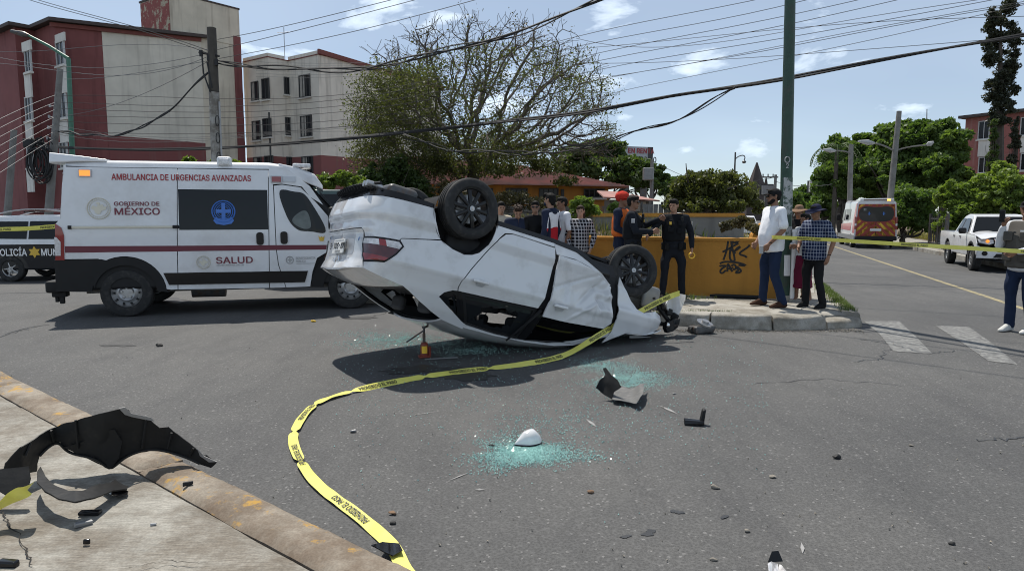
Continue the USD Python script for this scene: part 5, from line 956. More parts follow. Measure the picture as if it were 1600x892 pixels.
part(car, 'engine_bay_liner', cat(box((2.3, 0, .66), (.05, 1.5, .7)), box((2.75, .0, .80), (.9, 1.3, .05)), lift(Polygon([(2.2, .40), (2.25, .72), (2.45, .80), (2.9, .76), (2.95, .5), (2.7, .3)]), lambda x, z: np.stack([x, 0 * x + .55, z], -1), .2, .01, True)), 'black_plastic', kind='stuff')
r = np.random.default_rng(4)
part(car, 'torn_pipes', cat(*[tube(spline([nose(940 + r.uniform(-12, 20), 412 + r.uniform(-8, 14), 8.9 + r.uniform(0, .4)), nose(955 + r.uniform(-10, 20), 402 + r.uniform(-4, 18), 9 + r.uniform(-.1, .3)), nose(975 + r.uniform(-10, 25), 425 + r.uniform(-10, 40), 9.0 + r.uniform(-.1, .4))], 8), r.uniform(.008, .024), 5) for k in range(12)]), 'dark_steel', kind='stuff')
part(car, 'white_splinter', solid(grid([[nose(983 + 5.4 * k, 523.5 + .5 * k + q, 8.55 + .01 * k) for k in range(11)] for q in (0, 4.2)]), .01), 'white_paint')
part(car, 'gap_filler', lift(Polygon([(1.99, .50), (2.09, .56), (2.19, .95), (2.18, 1.06), (2.10, 1.06), (2.10, .95), (2.05, .79)]), lambda s, z: surf(s, z, -.05), .06, .01, True), 'black_plastic', label='black sheet filling the dark gap between buckled door and wing')  # black sheet stands in for the dark gap beside the door
# underside and cabin
part(car, 'underbody', cat(lift(Polygon([(-.9, -.66), (-.42, -.72), (-.4, -.5), (.4, -.5), (.42, -.74), (2.2, -.74), (2.3, -.5), (3.0, -.5), (3.0, .5), (2.3, .5), (2.0, .72), (.42, .74), (.4, .5), (-.4, .5), (-.42, .72), (-.9, .66)]), lambda x, y: np.stack([x, y, .215 + .02 * np.sin(x * 9) * np.cos(y * 7) + np.clip(x - 1.5, 0, 2) * .10], -1), .1, .02, True)), 'black_plastic', 40)
part(car, 'exhaust_pipe', cat(tube(spline([(2.3, .12, .26), (1.5, .1, .19), (.6, .12, .17), (-.1, .25, .22), (-.6, .4, .17)], 16), .026, 7), rbox((-.62, .15, .18), (.34, .8, .16), .06, 1)), 'dark_steel', 30); part(car, 'rear_axle', cat(tube([(.0, -.68, .2), (.08, -.4, .22), (.08, .4, .22), (0, .68, .2)], .045, 8), *[tube([(.05, sg * .5, .21), (.45, sg * .52, .25)], .03, 6) for sg in (-1, 1)], *[tube([(.0, sg * .56, .2), (.0, sg * .56, .5)], .045, 8) for sg in (-1, 1)]), 'dark_steel', 30)
part(car, 'interior_trim', cat(*[(lambda m: flip(m) if mi else m)(lift(Polygon([(-.6, .28), (-.45, .28), (-.44, .72), (.45, .72), (.5, .28), (2.2, .3), (2.2, 1.0), (1.1, 1.0), (.05, 1.0), (-.1, 1.05), (-.6, 1.02)]), lambda s, z: surf(s, z, -.06), .12, .01, True)) for mi in (0, 1)], box((-.35, 0, .62), (.06, 1.2, .7)), box((1.0, 0, .24), (2.6, 1.4, .02))), 'dark_interior')
def seat(y, x, name='seat'):
    p = part(car, name, cat(rbox((x + .25, y, .50), (.52, .50, .16), .06, 1), rbox((x - .08, y, .80), (.15, .48, .62), .06, 1, ry(-.22))), 'grey_fabric', 40); part(p, 'headrest', cat(rbox((x - .2, y, 1.22), (.10, .27, .17), .05, 1), tube([(x - .17, y - .06, 1.08), (x - .19, y - .06, 1.2)], .007, 5), tube([(x - .17, y + .06, 1.08), (x - .19, y + .06, 1.2)], .007, 5)), 'grey_fabric', 40)
seat(.37, 1.28); seat(-.37, 1.28); seat(.36, .16, 'rear_seat'); seat(-.36, .16, 'rear_seat')
part(car, 'added_cabin_screen', flip(lift(Polygon([(-.05, 1.36), (.2, 1.22), (.6, 1.19), (1.0, 1.24), (1.5, 1.2), (1.9, 1.15), (1.7, 1.29), (1.1, 1.38), (.5, 1.38)]), lambda s, z: surf(s, z, -.05), .1, .01, True)), 'grey_fabric', True)  # grey sheet added along the far roof rail to darken the cabin
part(car, 'rear_bench', cat(rbox((.2, 0, .52), (.55, 1.25, .18), .06, 1), rbox((-.16, 0, .82), (.14, 1.25, .56), .05, 1, ry(-.2))), 'grey_fabric', 40)
part(car, 'dashboard', rbox((2.08, 0, .92), (.4, 1.35, .26), .08, 1), 'dark_interior', 40); part(car, 'steering_wheel', tf(cat(tube([(math.cos(a) * .18, math.sin(a) * .18, 0) for a in np.linspace(0, 6.283, 24)], .015, 6), box((0, 0, 0), (.3, .05, .03))), mat4(ry(-1.1), (1.78, .37, .95))), 'black_plastic')
part(car, 'airbag', crumple(ball((1.35, .58, 1.16), .17, 2, (.9, .5, .8)), .12, 7, 4), 'pale_panel', True); part(car, 'seat_belt', solid(grid([[(1.08, .70, 1.28), (1.12, .66, .95), (1.18, .62, .50)], [(1.13, .70, 1.28), (1.17, .66, .95), (1.23, .62, .50)]]), .002), 'grey_fabric')
part(car, 'hanging_strip', tube([surf(1.10, 1.02, .03), surf(1.0, 1.18, .02), surf(.86, 1.42, .03)], [.02, .016, .012], 6), 'black_plastic', label='torn black pillar trim hanging across the window')
Wt = lambda x, y, z, yaw=0, sg=1: mat4(rz(yaw) @ (np.eye(3) if sg > 0 else rz(math.pi)), (x, y, z))
wheel(car, Wt(.015, .765, .178), .316, .205, .218); wheel(car, Wt(.015, -.765, .12, 0, -1), .316, .205, .218); wheel(car, Wt(2.352, .765, .286, .30), .316, .205, .218); wheel(car, Wt(2.62, -.765, .22, 0, -1), .316, .205, .218)

# ================================================================== bottle jack under the roof edge
jk = on_ground(663, 558); jack = thing('bottle_jack', 'small red bottle jack propping the overturned car by its rear pillar', 'jack', mat4(rz(.3), jk))
M_('jack_red', (.22, .035, .02), .5, var=.3, scale=40, dirt=(.05, .03, .02), dscale=20)
part(jack, 'base', rbox((0, 0, .012), (.13, .10, .024), .01, 1), 'jack_red', 30); part(jack, 'body', lathe([(0, .02), (.043, .02), (.043, .14), (.034, .165), (.022, .172), (.0, .172)], 20, 'z'), 'jack_red', 40); part(jack, 'pump', cat(cyl((.06, .0, .06), .016, .09, 10), rbox((.06, 0, .1), (.03, .03, .04), .008, 1)), 'jack_red', 40)
part(jack, 'ram', cat(cyl((0, 0, .215), .017, .10, 12), cyl((0, 0, .285), .012, .09, 12), cyl((0, 0, .335), .022, .02, 12)), 'dark_steel', 40); part(jack, 'label', solid(grid([[(math.cos(a) * .0436, math.sin(a) * .0436, z) for a in np.linspace(-2.4, -.9, 8)] for z in (.05, .13)]), .0006), 'chevron_yellow')
part(jack, 'pump_handle', tube([(.0, 0, .30), (-.20, -.05, .19)], .008, 6), 'dark_steel'); part(jack, 'saddle_arm', tube([(0, 0, .33), (.05, .02, .345)], .012, 6), 'dark_steel')
hr_ = on_ground(665, 563); solo('jack_handle', tube([hr_ + [0, 0, .012], on_ground(715, 560) + [0, 0, .012]], .008, 6), 'grey_metal', 'thin steel rod lying on the asphalt beside the bottle jack', 'rod')
# ================================================================== the other vehicles (own frames: x forward, y left, z up, origin on the ground under the rear axle)
def section(w, z0, z1, wt=None, r=.12, rb=.06):
    "closed ring, half width w below and wt above, corners rounded"
    wt = w if wt is None else wt; P = []
    for cx, cz, a0, rr in ((wt - r, z1 - r, 0, r), (-wt + r, z1 - r, 90, r), (-w + rb, z0 + rb, 180, rb), (w - rb, z0 + rb, 270, rb)):
        P += [(cx + rr * math.cos(math.radians(a)), cz + rr * math.sin(math.radians(a))) for a in np.linspace(a0, a0 + 90, 6)]
    return P
def loft(st):
    "skin through (x, ring) stations with closed ends"
    rows = [[(x, y, z) for y, z in ring] for x, ring in st]; V, F = grid(rows, True); n = len(rows[0]); k = len(rows)
    V = np.vstack([V, np.mean(rows[0], 0), np.mean(rows[-1], 0)]); i = np.arange(n); j = (i + 1) % n
    return V, np.vstack([F[:, ::-1], np.stack([np.full(n, k * n), i, j], 1)[:, ::-1], np.stack([np.full(n, k * n + 1), (k - 1) * n + j, (k - 1) * n + i], 1)[:, ::-1]])[:, ::-1]
class Side:
    "panels, trim and lettering on the right-hand flank, whose half width is W(z)"
    def __init__(s, o, zs, ws): s.o, s.zs, s.ws = o, zs, ws
    def W(s, z): return np.interp(z, s.zs, s.ws)
    def fn(s, off): return lambda x, z: np.stack([x, -(s.W(z) + off), z], -1)
    def mesh(s, poly, off=0., h=.12, t=.012): return lift(poly, s.fn(off), h, t)
    def panel(s, name, poly, mat, off=0., h=.12, t=.012, parent=None, both=False, **k):
        m = s.mesh(poly, off, h, t); q = part(parent or s.o, name, m, mat, 35, **k)
        if both: part(parent or s.o, name, flip(m), mat, 35)
        return q
    def paste(s, name, m, x, z, mat, off=.004, w=None, parent=None):
        v = np.array(m[0]); 
        if w: v[:, 0] *= w / (v[:, 0].max() - v[:, 0].min())
        v[:, 0] -= v[:, 0].min(); zz = v[:, 1] + z
        return part(parent or s.o, name, (np.column_stack([v[:, 0] + x, -(s.W(zz) + off + v[:, 2]), zz]), m[1]), mat)
def ring(R, r0, n=28): return tube([(math.cos(a) * R, math.sin(a) * R, 0) for a in np.linspace(0, 6.283, n)], r0, 4)
circ = lambda x, z, r, a0=0, a1=360, n=24: [(x + r * math.cos(math.radians(a)), z + r * math.sin(math.radians(a))) for a in np.linspace(a0, a1, n)]

# ---- the white ambulance
AY = math.radians(15.19); An = np.array([-math.sin(AY), math.cos(AY), 0]); am = thing('ambulance', 'white high roof ambulance with maroon stripe and black side window', 'ambulance', mat4(rz(AY), np.array([-5.852, 10.282, 0]) + An * .985))
S = Side(am, [.3, .9, 1.3, 1.9, 2.2, 2.36], [.97, .985, .985, .955, .93, .90])
sec = lambda z0, z1, d=.02: [(y, z) for y, z in section(.985 - d, z0, z1 - d, .90 - d, .16, .05)]
rear_rake = lambda m: (np.column_stack([m[0][:, 0] + np.where(m[0][:, 0] < -.5, np.clip((m[0][:, 2] - .9) / 1.4, 0, 1) * .17, 0), m[0][:, 1:]]), m[1])
part(am, 'body', rear_rake(loft([(-.90, sec(.42, 2.34)), (2.15, sec(.42, 2.35)), (2.34, sec(.42, 2.33)), (2.75, sec(.42, 2.02)), (3.12, sec(.42, 1.60)), (3.35, sec(.42, 1.26)), (3.85, [(y * .94, z) for y, z in sec(.42, 1.10)]), (4.08, [(y * .84, z) for y, z in sec(.45, .85)])])), 'black_plastic', 35)  # coloured black so the gaps between the white panels look dark
part(am, 'roof', rear_rake(loft([(-.915, section(.90, 2.13, 2.34, .84, .10, .03)), (-.6, section(.915, 2.12, 2.36, .85, .11, .03)), (2.1, section(.915, 2.12, 2.37, .85, .11, .03)), (2.32, section(.90, 2.12, 2.34, .83, .10, .03))])), 'white_van_paint', 35)
wa = circ(0, .36, .565, 178, 5)
S.panel('rear_side_panel', [(-.905, .895), (-.34, .895)] + [p for p in wa if p[1] > .82 or p[0] > 0] + [(.62, .40), (.714, .40), (.786, 2.245), (-.72, 2.245), (-.765, 2.0), (-.80, 1.5), (-.87, 1.42)], 'white_van_paint', both=True)
S.panel('sliding_door', [(.726, .40), (2.052, .385), (2.098, 2.245), (.798, 2.245)], 'white_van_paint', both=True)
S.panel('pillar_panel', [(2.064, .385), (2.30, .385), (2.20, .75), (2.175, 1.0), (2.165, 2.02), (2.30, 2.03), (2.60, 1.99), (2.72, 1.83), (2.92, 1.70), (2.72, 2.0), (2.34, 2.30), (2.11, 2.30)], 'white_van_paint', both=True)
S.panel('front_door', [(2.312, .385), (2.68, .39), (2.72, .62), (2.80, .85), (3.02, .98), (3.04, 1.46), (2.80, 1.75), (2.58, 1.975), (2.30, 2.015), (2.178, 2.0), (2.187, 1.0), (2.212, .75)], 'white_van_paint', both=True)
S.panel('front_wing', [(3.03, .98), (3.30, .95), (3.7, .80), (3.85, .6), (3.95, .9), (3.5, 1.22), (3.2, 1.45), (3.05, 1.62)], 'white_van_paint', both=True)
part(am, 'windscreen', solid(grid([[(2.80 + .0 * q, y, 2.005) for y, q in zip(np.linspace(-.80, .80, 7), range(7))], [(3.36, y, 1.30) for y in np.linspace(-.90, .90, 7)]]), .01), 'tinted_glass')
part(am, 'bonnet', solid(grid([[(3.36, y, 1.285) for y in np.linspace(-.92, .92, 7)], [(3.9, y, 1.10) for y in np.linspace(-.88, .88, 7)], [(4.10, y, .80) for y in np.linspace(-.78, .78, 7)]]), .01), 'white_van_paint', 30)
cl_ = S.panel('lower_cladding', [(-.93, .42), (-.46, .40), (-.44, .50)] + circ(0, .36, .43, 168, 4, 20) + [(.60, .36)] + circ(0, .36, .56, 5, 115, 20) + [(-.30, .885), (-.92, .885)], 'black_plastic', .006, .1, .03, both=True)
S.panel('side_moulding', [(.60, .475), (2.60, .462), (2.655, .645), (.53, .66)], 'gloss_black', .012, .3, .03, both=True)
S.panel('wheel_arch_trim', circ(3.32, .36, .62, 178, 90, 14) + circ(3.32, .36, .43, 90, 178, 14), 'black_plastic', .006, .1, .03)
S.panel('maroon_stripe', [(-.775, .99), (2.95, .985), (2.96, 1.058), (-.772, 1.086)], 'maroon_film', .0025, .4, .002)
wd_ = S.panel('side_window', [(.785, 1.315), (2.072, 1.315), (2.076, 1.932), (.79, 1.932)], 'window_dark', .003, .3, .004)
blue = [ring(.165, .010), ring(.135, .007), ring(.105, .006), ring(.08, .005)]
S.paste('blue_emblem', cat(*[mv(b, .165, .165, 0) for b in blue], mv(box((0, 0, 0), (.055, .25, .004)), .165, .17, .002), mv(box((0, 0, 0), (.22, .055, .004)), .165, .17, .0035), mv(extrude(Polygon([(-.15, -.14), (-.12, -.09), (0, -.12), (.12, -.09), (.15, -.14), (.11, -.19), (0, -.21), (-.11, -.19)]), .004), .165, .165, 0)), 1.25, 1.43, 'text_blue', .008, parent=wd_)
S.paste('lettering', text('AMBULANCIA DE URGENCIAS AVANZADAS', .088, .002, True), -.113, 2.066, 'text_red', .004, 1.955)
S.paste('lettering', text('GOBIERNO DE', .058, .002, True), -.094, 1.682, 'text_maroon', .004, .618); S.paste('lettering', text('MÉXICO', .098, .002, True), -.092, 1.548, 'text_maroon', .004, .618)
S.paste('lettering', text('SALUD', .098, .002, True), 1.285, .79, 'text_maroon', .004, .54); S.paste('small_lettering', text('SECRETARÍA DE SALUD', .022, .002), 1.29, .752, 'text_grey', .004, .40)
S.paste('small_lettering', text('BENEFICENCIA', .036, .002), 2.475, .835, 'text_grey', .004, .30); S.paste('small_lettering', text('PÚBLICA', .036, .002), 2.475, .785, 'text_grey', .004, .15); S.paste('small_lettering', mv(box((0, 0, 0), (.30, .006, .002)), .15, 0, .001), 2.475, .765, 'text_grey')
def seal(x, z, R, mat='text_gold'):
    r = np.random.default_rng(3); eagle = [(-.1, -.55), (.1, -.5), (.25, -.2), (.6, -.1), (.7, .25), (.45, .15), (.35, .4), (.1, .3), (.12, .55), (-.08, .62), (-.25, .48), (-.05, .42), (-.15, .15), (-.5, .3), (-.68, .0), (-.4, -.15), (-.3, -.4)]
    S.paste('state_seal', cat(mv(ring(R, R * .045), R, R, 0), mv(ring(R * .80, R * .022), R, R, 0), mv(extrude(Polygon(np.array(eagle) * R), .003), R, R, 0), *[mv(box((math.cos(a) * R * .9, math.sin(a) * R * .9, .001), (R * .07, R * .04, .002), rz(a)), R, R, 0) for a in np.linspace(0, 6.28, 30)]), x - R, z - R, mat)
seal(-.305, 1.639, .155); seal(1.10, .812, .098); S.paste('state_seal', cat(mv(ring(.055, .006), .06, .06, 0), box((.06, .06, .001), (.07, .02, .002)), box((.06, .06, .0025), (.02, .07, .002))), 2.32, .765, 'text_grey'); S.paste('small_crest', mv(extrude(Polygon([(-.05, .04), (-.02, .01), (-.015, .06), (0, .03), (.015, .06), (.02, .01), (.05, .04), (.03, -.05), (-.03, -.05)]), .003), .05, .05, 0), 2.83, 1.12, 'gold_star')
tlm = S.panel('tail_lamp', [(-.905, .882), (-.789, .88), (-.772, 1.245), (-.80, 1.36), (-.877, 1.42)], 'red_lens', .012, .06, .05); S.panel('clear_lens', [(-.900, .95), (-.83, .95), (-.82, 1.15), (-.87, 1.22), (-.898, 1.22)], 'clear_lens', .017, .06, .006, parent=tlm)
part(am, 'tail_lamp', flip(S.mesh([(-.905, .882), (-.789, .88), (-.772, 1.245), (-.80, 1.36), (-.877, 1.42)], .012, .06, .05)), 'red_lens')
part(am, 'rear_door', cat(*[rear_rake(solid(grid([[(-.92, sg * .44 + q * .43, z) for q in (1, -1)] for z in (.48, .9, 1.6, 2.28)]), .03)) for sg in (-1, 1)]), 'white_van_paint'); part(am, 'rear_bumper', rbox((-.98, 0, .48), (.22, 1.9, .18), .04, 1), 'black_plastic', 30); part(am, 'tow_step', cat(rbox((-.93, -.80, .37), (.20, .16, .10), .02, 1), rbox((-.90, -.84, .29), (.06, .06, .14), .01, 1), rbox((-.98, -.80, .30), (.05, .05, .12), .01, 1)), 'black_plastic', 30)
part(am, 'door_rail', cat(rbox((.02, -(S.W(1.36) + .012), 1.363), (1.42, .02, .036), .008, 1)), 'text_gold', 30); part(am, 'rail_end', rbox((-.69, -(S.W(1.36) + .02), 1.363), (.05, .03, .055), .01, 1), 'black_plastic', 30); part(am, 'rail_end', rbox((.74, -(S.W(1.36) + .02), 1.363), (.09, .03, .05), .01, 1), 'black_plastic', 30)
for x, z in ((1.945, 1.17), (2.305, 1.18)): part(am, 'door_handle', lift(rounded(x - .055, z - .10, x + .055, z + .10, .045), S.fn(.016), .05, .02), 'gloss_black', 30)
for x, z, m in ((-.46, 2.16, 'amber_lens'), (2.22, 2.10, 'red_lens')):
    h_ = part(am, 'warning_light', lift(sbox(x - .085, z - .055, x + .085, z + .055), S.fn(.02), .3, .022), 'steel'); part(h_, 'lens', lift(sbox(x - .07, z - .042, x + .07, z + .042), S.fn(.032), .3, .014), m)
S.panel('reflector_sheet', sbox(2.315, 2.06, 2.505, 2.145), 'silver_paint', .012, .3, .01)
fw = S.panel('front_window', smoothpoly([(2.262, 1.915), (2.45, 1.915), (2.62, 1.88), (2.78, 1.66), (2.95, 1.285), (2.75, 1.272), (2.56, 1.29), (2.42, 1.40), (2.32, 1.62)], 5), 'gloss_black', .003, .08, .004)
S.panel('pane', smoothpoly([(2.29, 1.885), (2.44, 1.885), (2.59, 1.855), (2.65, 1.70), (2.74, 1.32), (2.58, 1.32), (2.45, 1.42), (2.35, 1.62)], 5), 'window_dark', .0085, .08, .003, parent=fw); S.panel('vent_pane', [(2.69, 1.78), (2.79, 1.60), (2.92, 1.315), (2.80, 1.31)], 'window_dark', .0085, .1, .003, parent=fw)
M_('pale_window_patch', (.10, .115, .11), .12, var=.5, scale=3.5); S.panel('pale_pane_shape', smoothpoly([(2.44, 1.44), (2.52, 1.56), (2.66, 1.60), (2.72, 1.42), (2.70, 1.33), (2.58, 1.33)], 5), 'pale_window_patch', .0105, .1, .001, parent=fw)  # flat pale patch laid on the cab pane
part(am, 'rear_spoiler', loft([(-.94, section(.86, 2.30, 2.46, .84, .04, .03)), (-.55, section(.86, 2.33, 2.42, .84, .03, .02)), (-.20, section(.82, 2.34, 2.375, .80, .012, .01))]), 'white_van_paint', 35)
rl = part(am, 'roof_lamp', rbox((1.45, -.80, 2.37), (.21, .16, .14), .03, 2), 'white_van_paint', 40); part(rl, 'lens', rbox((1.45, -.885, 2.365), (.15, .02, .085), .008, 1), 'clear_lens', 40)
cw_ = part(am, 'cab_cowl', loft([(2.25, section(.86, 2.28, 2.36, .80, .03, .02)), (2.55, section(.84, 2.1, 2.30, .78, .06, .02)), (2.80, section(.82, 2.0, 2.20, .74, .06, .02)), (2.92, section(.78, 1.95, 2.02, .72, .03, .02))]), 'white_van_paint', 35); part(cw_, 'beacon', rbox((2.60, -.5, 2.335), (.28, .5, .07), .02, 1), 'clear_lens', 40); part(cw_, 'red_lamp', rbox((2.83, -.62, 2.12), (.05, .16, .10), .02, 1), 'red_lens', 40)
part(am, 'mirror', rbox((3.05, -1.12, 1.48), (.12, .20, .38), .05, 1), 'black_plastic', 40); part(am, 'underbody', cat(box((1.6, 0, .40), (4.4, 1.5, .10)), cyl((1.1, -.55, .34), .12, .5, 12, 'x'), cyl((0, 0, .36), .06, 1.6, 10, 'y')), 'dark_steel', 30)
for x in (0, 3.32):
    wheel(am, Wt(x, -.865, .365, 0, -1), .365, .215, .225, 'steel', 'steel'); wheel(am, Wt(x, .865, .365), .365, .215, .225, 'steel', 'steel')

# ---- the red and white ambulance, seen from behind down the road
RA = math.atan2(ROAD[1], ROAD[0]); rb_ = np.array([15.95, 30.4, 0]); k_ = .87
ra = thing('ambulance', 'red and white ambulance with yellow chevrons driving away down the road', 'ambulance', mat4(rz(RA), rb_, k_))
part(ra, 'body', loft([(-1.0, section(.97, .42, 2.36, .86, .16, .06)), (2.6, section(.97, .42, 2.40, .86, .16, .06)), (3.2, section(.95, .45, 1.75, .84, .14, .06)), (3.6, section(.92, .45, 1.25, .84, .12, .06)), (4.3, section(.84, .45, .95, .78, .12, .06))]), 'white_van_paint', 35)
S2 = Side(ra, [.45, 2.28], [.973, .866])
for sg in (0, 1):
    fl_ = (lambda m: flip(m)) if sg else (lambda m: m)
    part(ra, 'red_flash', fl_(S2.mesh([(-.99, .75), (-.45, .75), (-.3, 1.2), (-.65, 2.1), (-.80, 2.25), (-.99, 2.25)], .004, .2, .006)), 'red_paint'); part(ra, 'red_band', fl_(S2.mesh([(.1, .85), (3.2, .85), (3.2, 1.15), (.1, 1.25)], .004, .4, .006)), 'red_paint'); part(ra, 'side_window', fl_(S2.mesh([(.6, 1.4), (1.9, 1.4), (1.9, 1.95), (.6, 1.95)], .005, .4, .006)), 'window_dark'); part(ra, 'cab_window', fl_(S2.mesh([(2.2, 1.35), (3.05, 1.35), (2.75, 1.9), (2.2, 1.95)], .006, .4, .006)), 'window_dark')
    part(ra, 'lower_trim', fl_(S2.mesh([(-1.0, .42), (4.0, .42), (4.0, .62), (-1.0, .66)], .006, .4, .01)), 'grey_metal'); part(ra, 'mirror', rbox((3.0, 1.12 * (1 if sg else -1), 1.5), (.1, .2, .35), .04, 1), 'black_plastic')
bk = lambda y, z, d=.0: np.stack([-1.006 - d + 0 * y, -y, z], -1)
door_o = Polygon([(-.86, .62), (.86, .62), (.84, 1.3), (.78, 2.16), (-.78, 2.16), (-.84, 1.3)]); win_o = smoothpoly([(-.66, 2.02), (0, 2.04), (.66, 2.02), (.70, 1.45), (.0, 1.33), (-.70, 1.45)], 6)
bd_ = part(ra, 'rear_doors', lift(door_o.buffer(.03), lambda y, z: bk(y, z), .3, .01, True), 'chevron_red')
st = [Polygon([(sg * 0, z), (sg * 1.4, z - 1.4), (sg * 1.4, z - 1.4 + .17), (0, z + .17)]).buffer(0) for z in np.arange(.3, 3.9, .34) for sg in (1, -1)]
part(bd_, 'chevron_stripes', cat([lift(q, lambda y, z: bk(y, z, .007), .3, .003, True) for q in [(door_o.intersection(s_)).difference(win_o.buffer(.05)) for s_ in st] if q.area > .004]), 'chevron_yellow', kind='stuff')
wn_ = part(ra, 'rear_window', lift(win_o, lambda y, z: bk(y, z, .010), .2, .006, True), 'window_dark'); part(wn_, 'blue_cross', cat([cat(tf(box((0, 0, 0), (.004, .16, .05)), mat4(None, (-1.020, y, 1.72))), box((-1.0225, y, 1.72), (.004, .05, .16))) for y in (.32, -.32)]), 'text_blue'); part(wn_, 'permit_sticker', box((-1.02, .5, 1.92), (.004, .16, .12)), 'text_grey')
part(ra, 'centre_gap', box((-1.020, 0, 1.0), (.006, .02, .7)), 'black_plastic'); part(ra, 'number_plate', box((-1.024, 0, .92), (.012, .5, .12)), 'plate_white')
part(ra, 'light_bar', rbox((-.92, 0, 2.39), (.2, 1.5, .16), .03, 1), 'white_van_paint'); part(ra, 'light_bar_lens', rbox((-1.015, .08, 2.39), (.02, 1.05, .06), .008, 1), 'dark_red_lens'); part(ra, 'flashing_light', rbox((-1.02, -.52, 2.39), (.04, .16, .09), .015, 1), 'beacon_orange')
for sg in (-1, 1):
    t_ = part(ra, 'tail_lamp', rbox((-1.0, sg * .91, 1.25), (.06, .10, .62), .02, 1), 'red_lens'); part(t_, 'clear_lens', box((-1.033, sg * .91, 1.18), (.006, .08, .12)), 'clear_lens')
part(ra, 'rear_bumper', rbox((-1.06, 0, .50), (.2, 1.86, .22), .05, 1), 'black_plastic'); part(ra, 'underbody', box((1.5, 0, .40), (4.2, 1.4, .12)), 'black_plastic')
for x in (0, 3.4):
    for sg in (-1, 1): wheel(ra, Wt(x, sg * .85, .36, 0, sg), .36, .22, .21, 'steel', 'grey_metal')

# ---- the white pickup across the road
pf = on_ground(1521, 422.5); hd = math.atan2(-.93, -.36); k_ = .885; L_ = np.array([math.cos(hd), math.sin(hd), 0]); N_ = np.array([-L_[1], L_[0], 0])
pk = thing('pickup_truck', 'white double cab pickup truck facing the crossing with its headlight lit', 'pickup truck', mat4(rz(hd), pf - L_ * 3.15 * k_ + N_ * .80 * k_, k_))
SP = Side(pk, [.35, .7, 1.0, 1.12, 1.7], [.87, .91, .915, .90, .70])
part(pk, 'chassis', loft([(-1.05, section(.84, .40, 1.0, .84, .05, .05)), (3.45, section(.80, .42, .95, .76, .1, .05))]), 'black_plastic')
whl = lambda x0, r: [p for p in circ(x0, .38, r, 180, 0, 16)]
bed = [(-1.12, .55), (-.52, .50)] + whl(0, .50) + [(.52, .45), (.78, .45), (.78, 1.12), (-1.12, 1.12)]
SP.panel('bed_side', bed, 'white_van_paint', 0, .08, .03, both=True)
SP.panel('rear_door', [(.80, .45), (1.55, .45), (1.56, 1.12), (.80, 1.12)], 'white_van_paint', 0, .08, .02, both=True); SP.panel('front_door', [(1.57, .45), (2.58, .45), (2.62, 1.12), (1.58, 1.12)], 'white_van_paint', 0, .08, .02, both=True)
SP.panel('front_wing', [(2.60, .45), (2.64, .45)] + whl(3.15, .50) + [(3.66, .5), (3.80, .62), (3.78, .86), (3.55, 1.07), (2.64, 1.115)], 'white_van_paint', .004, .08, .02, both=True)
part(pk, 'bonnet', solid(grid([[(x, y * w, z + c * (1 - y * y) + (.025 if .35 < abs(y) < .75 else 0)) for y in np.linspace(-1, 1, 15)] for x, w, z, c in ((2.45, .89, 1.13, .05), (2.9, .89, 1.105, .06), (3.3, .88, 1.085, .06), (3.6, .86, 1.04, .06), (3.78, .80, .97, .05))]), .02), 'white_van_paint', 40)
fr = lambda y, z: np.stack([3.90 - .22 * np.abs(y) ** 2.2 - np.interp(z, [.3, .45, .62, .95, 1.02], [.10, .0, .0, .06, .12]), y, z], -1)
part(pk, 'front_bumper', lift(Polygon([(-.89, .42), (.89, .42), (.89, .80), (.62, .66), (.36, .60), (-.36, .60), (-.62, .66), (-.89, .80)]), fr, .08, .03), 'white_van_paint', 40)
part(pk, 'grille', lift(Polygon([(-.46, 1.0), (-.36, .62), (.36, .62), (.46, 1.0)]), lambda y, z: fr(y, z) + [.006, 0, 0], .1, .02), 'gloss_black', 40); part(pk, 'grille_bars', cat(*[tube([fr(np.array(y), np.array(z)) + [.03, 0, 0] for y in np.linspace(-.36, .36, 7)], .010, 5) for z in (.72, .80, .88, .95)]), 'dark_steel'); part(pk, 'grille_chrome', cat(*[tube([fr(np.array(sg * .47), np.array(1.0)) + [.03, 0, 0], fr(np.array(sg * .36), np.array(.66)) + [.03, 0, 0], fr(np.array(sg * .22), np.array(.62)) + [.03, 0, 0]], .024, 6) for sg in (-1, 1)]), 'chrome')
part(pk, 'lower_grille', lift(Polygon([(-.5, .44), (.5, .44), (.42, .56), (-.42, .56)]), lambda y, z: fr(y, z) + [.008, 0, 0], .1, .01), 'black_plastic')
for sg in (-1, 1):
    hp = [(sg * .47, .86), (sg * .60, .80), (sg * .86, .86), (sg * .90, 1.0), (sg * .70, 1.03), (sg * .49, .99)]
    h_ = part(pk, 'headlight', lift(Polygon(hp), lambda y, z: fr(y, z) + [.012, 0, 0], .06, .02), 'clear_lens', 40); part(h_, 'lamp_border', lift(Polygon(hp).difference(Polygon(hp).buffer(-.022)), lambda y, z: fr(y, z) + [.017, 0, 0], .06, .02), 'dark_frame')
    part(h_, 'bulb', ball(fr(np.array(sg * .64), np.array(.92)) + [.01, 0, 0], .05, 2), 'amber_lens' if sg < 0 else 'chrome', True); part(pk, 'fog_lamp', lift(Polygon(circ(sg * .70, .56, .07)), lambda y, z: fr(y, z) + [.008, 0, 0], .05, .01), 'gloss_black')
    part(pk, 'door_mirror', rbox((2.50, sg * 1.02, 1.20), (.12, .22, .18), .05, 1), 'gloss_black', 40); part(pk, 'wheel_flare', (lambda m: flip(m) if sg > 0 else m)(SP.mesh(circ(3.15, .38, .53, 180, 0, 16) + circ(3.15, .38, .46, 0, 180, 16), .006, .1, .02)), 'black_plastic'); part(pk, 'mud_flap', box((2.60, sg * .80, .33), (.02, .22, .28)), 'black_plastic')
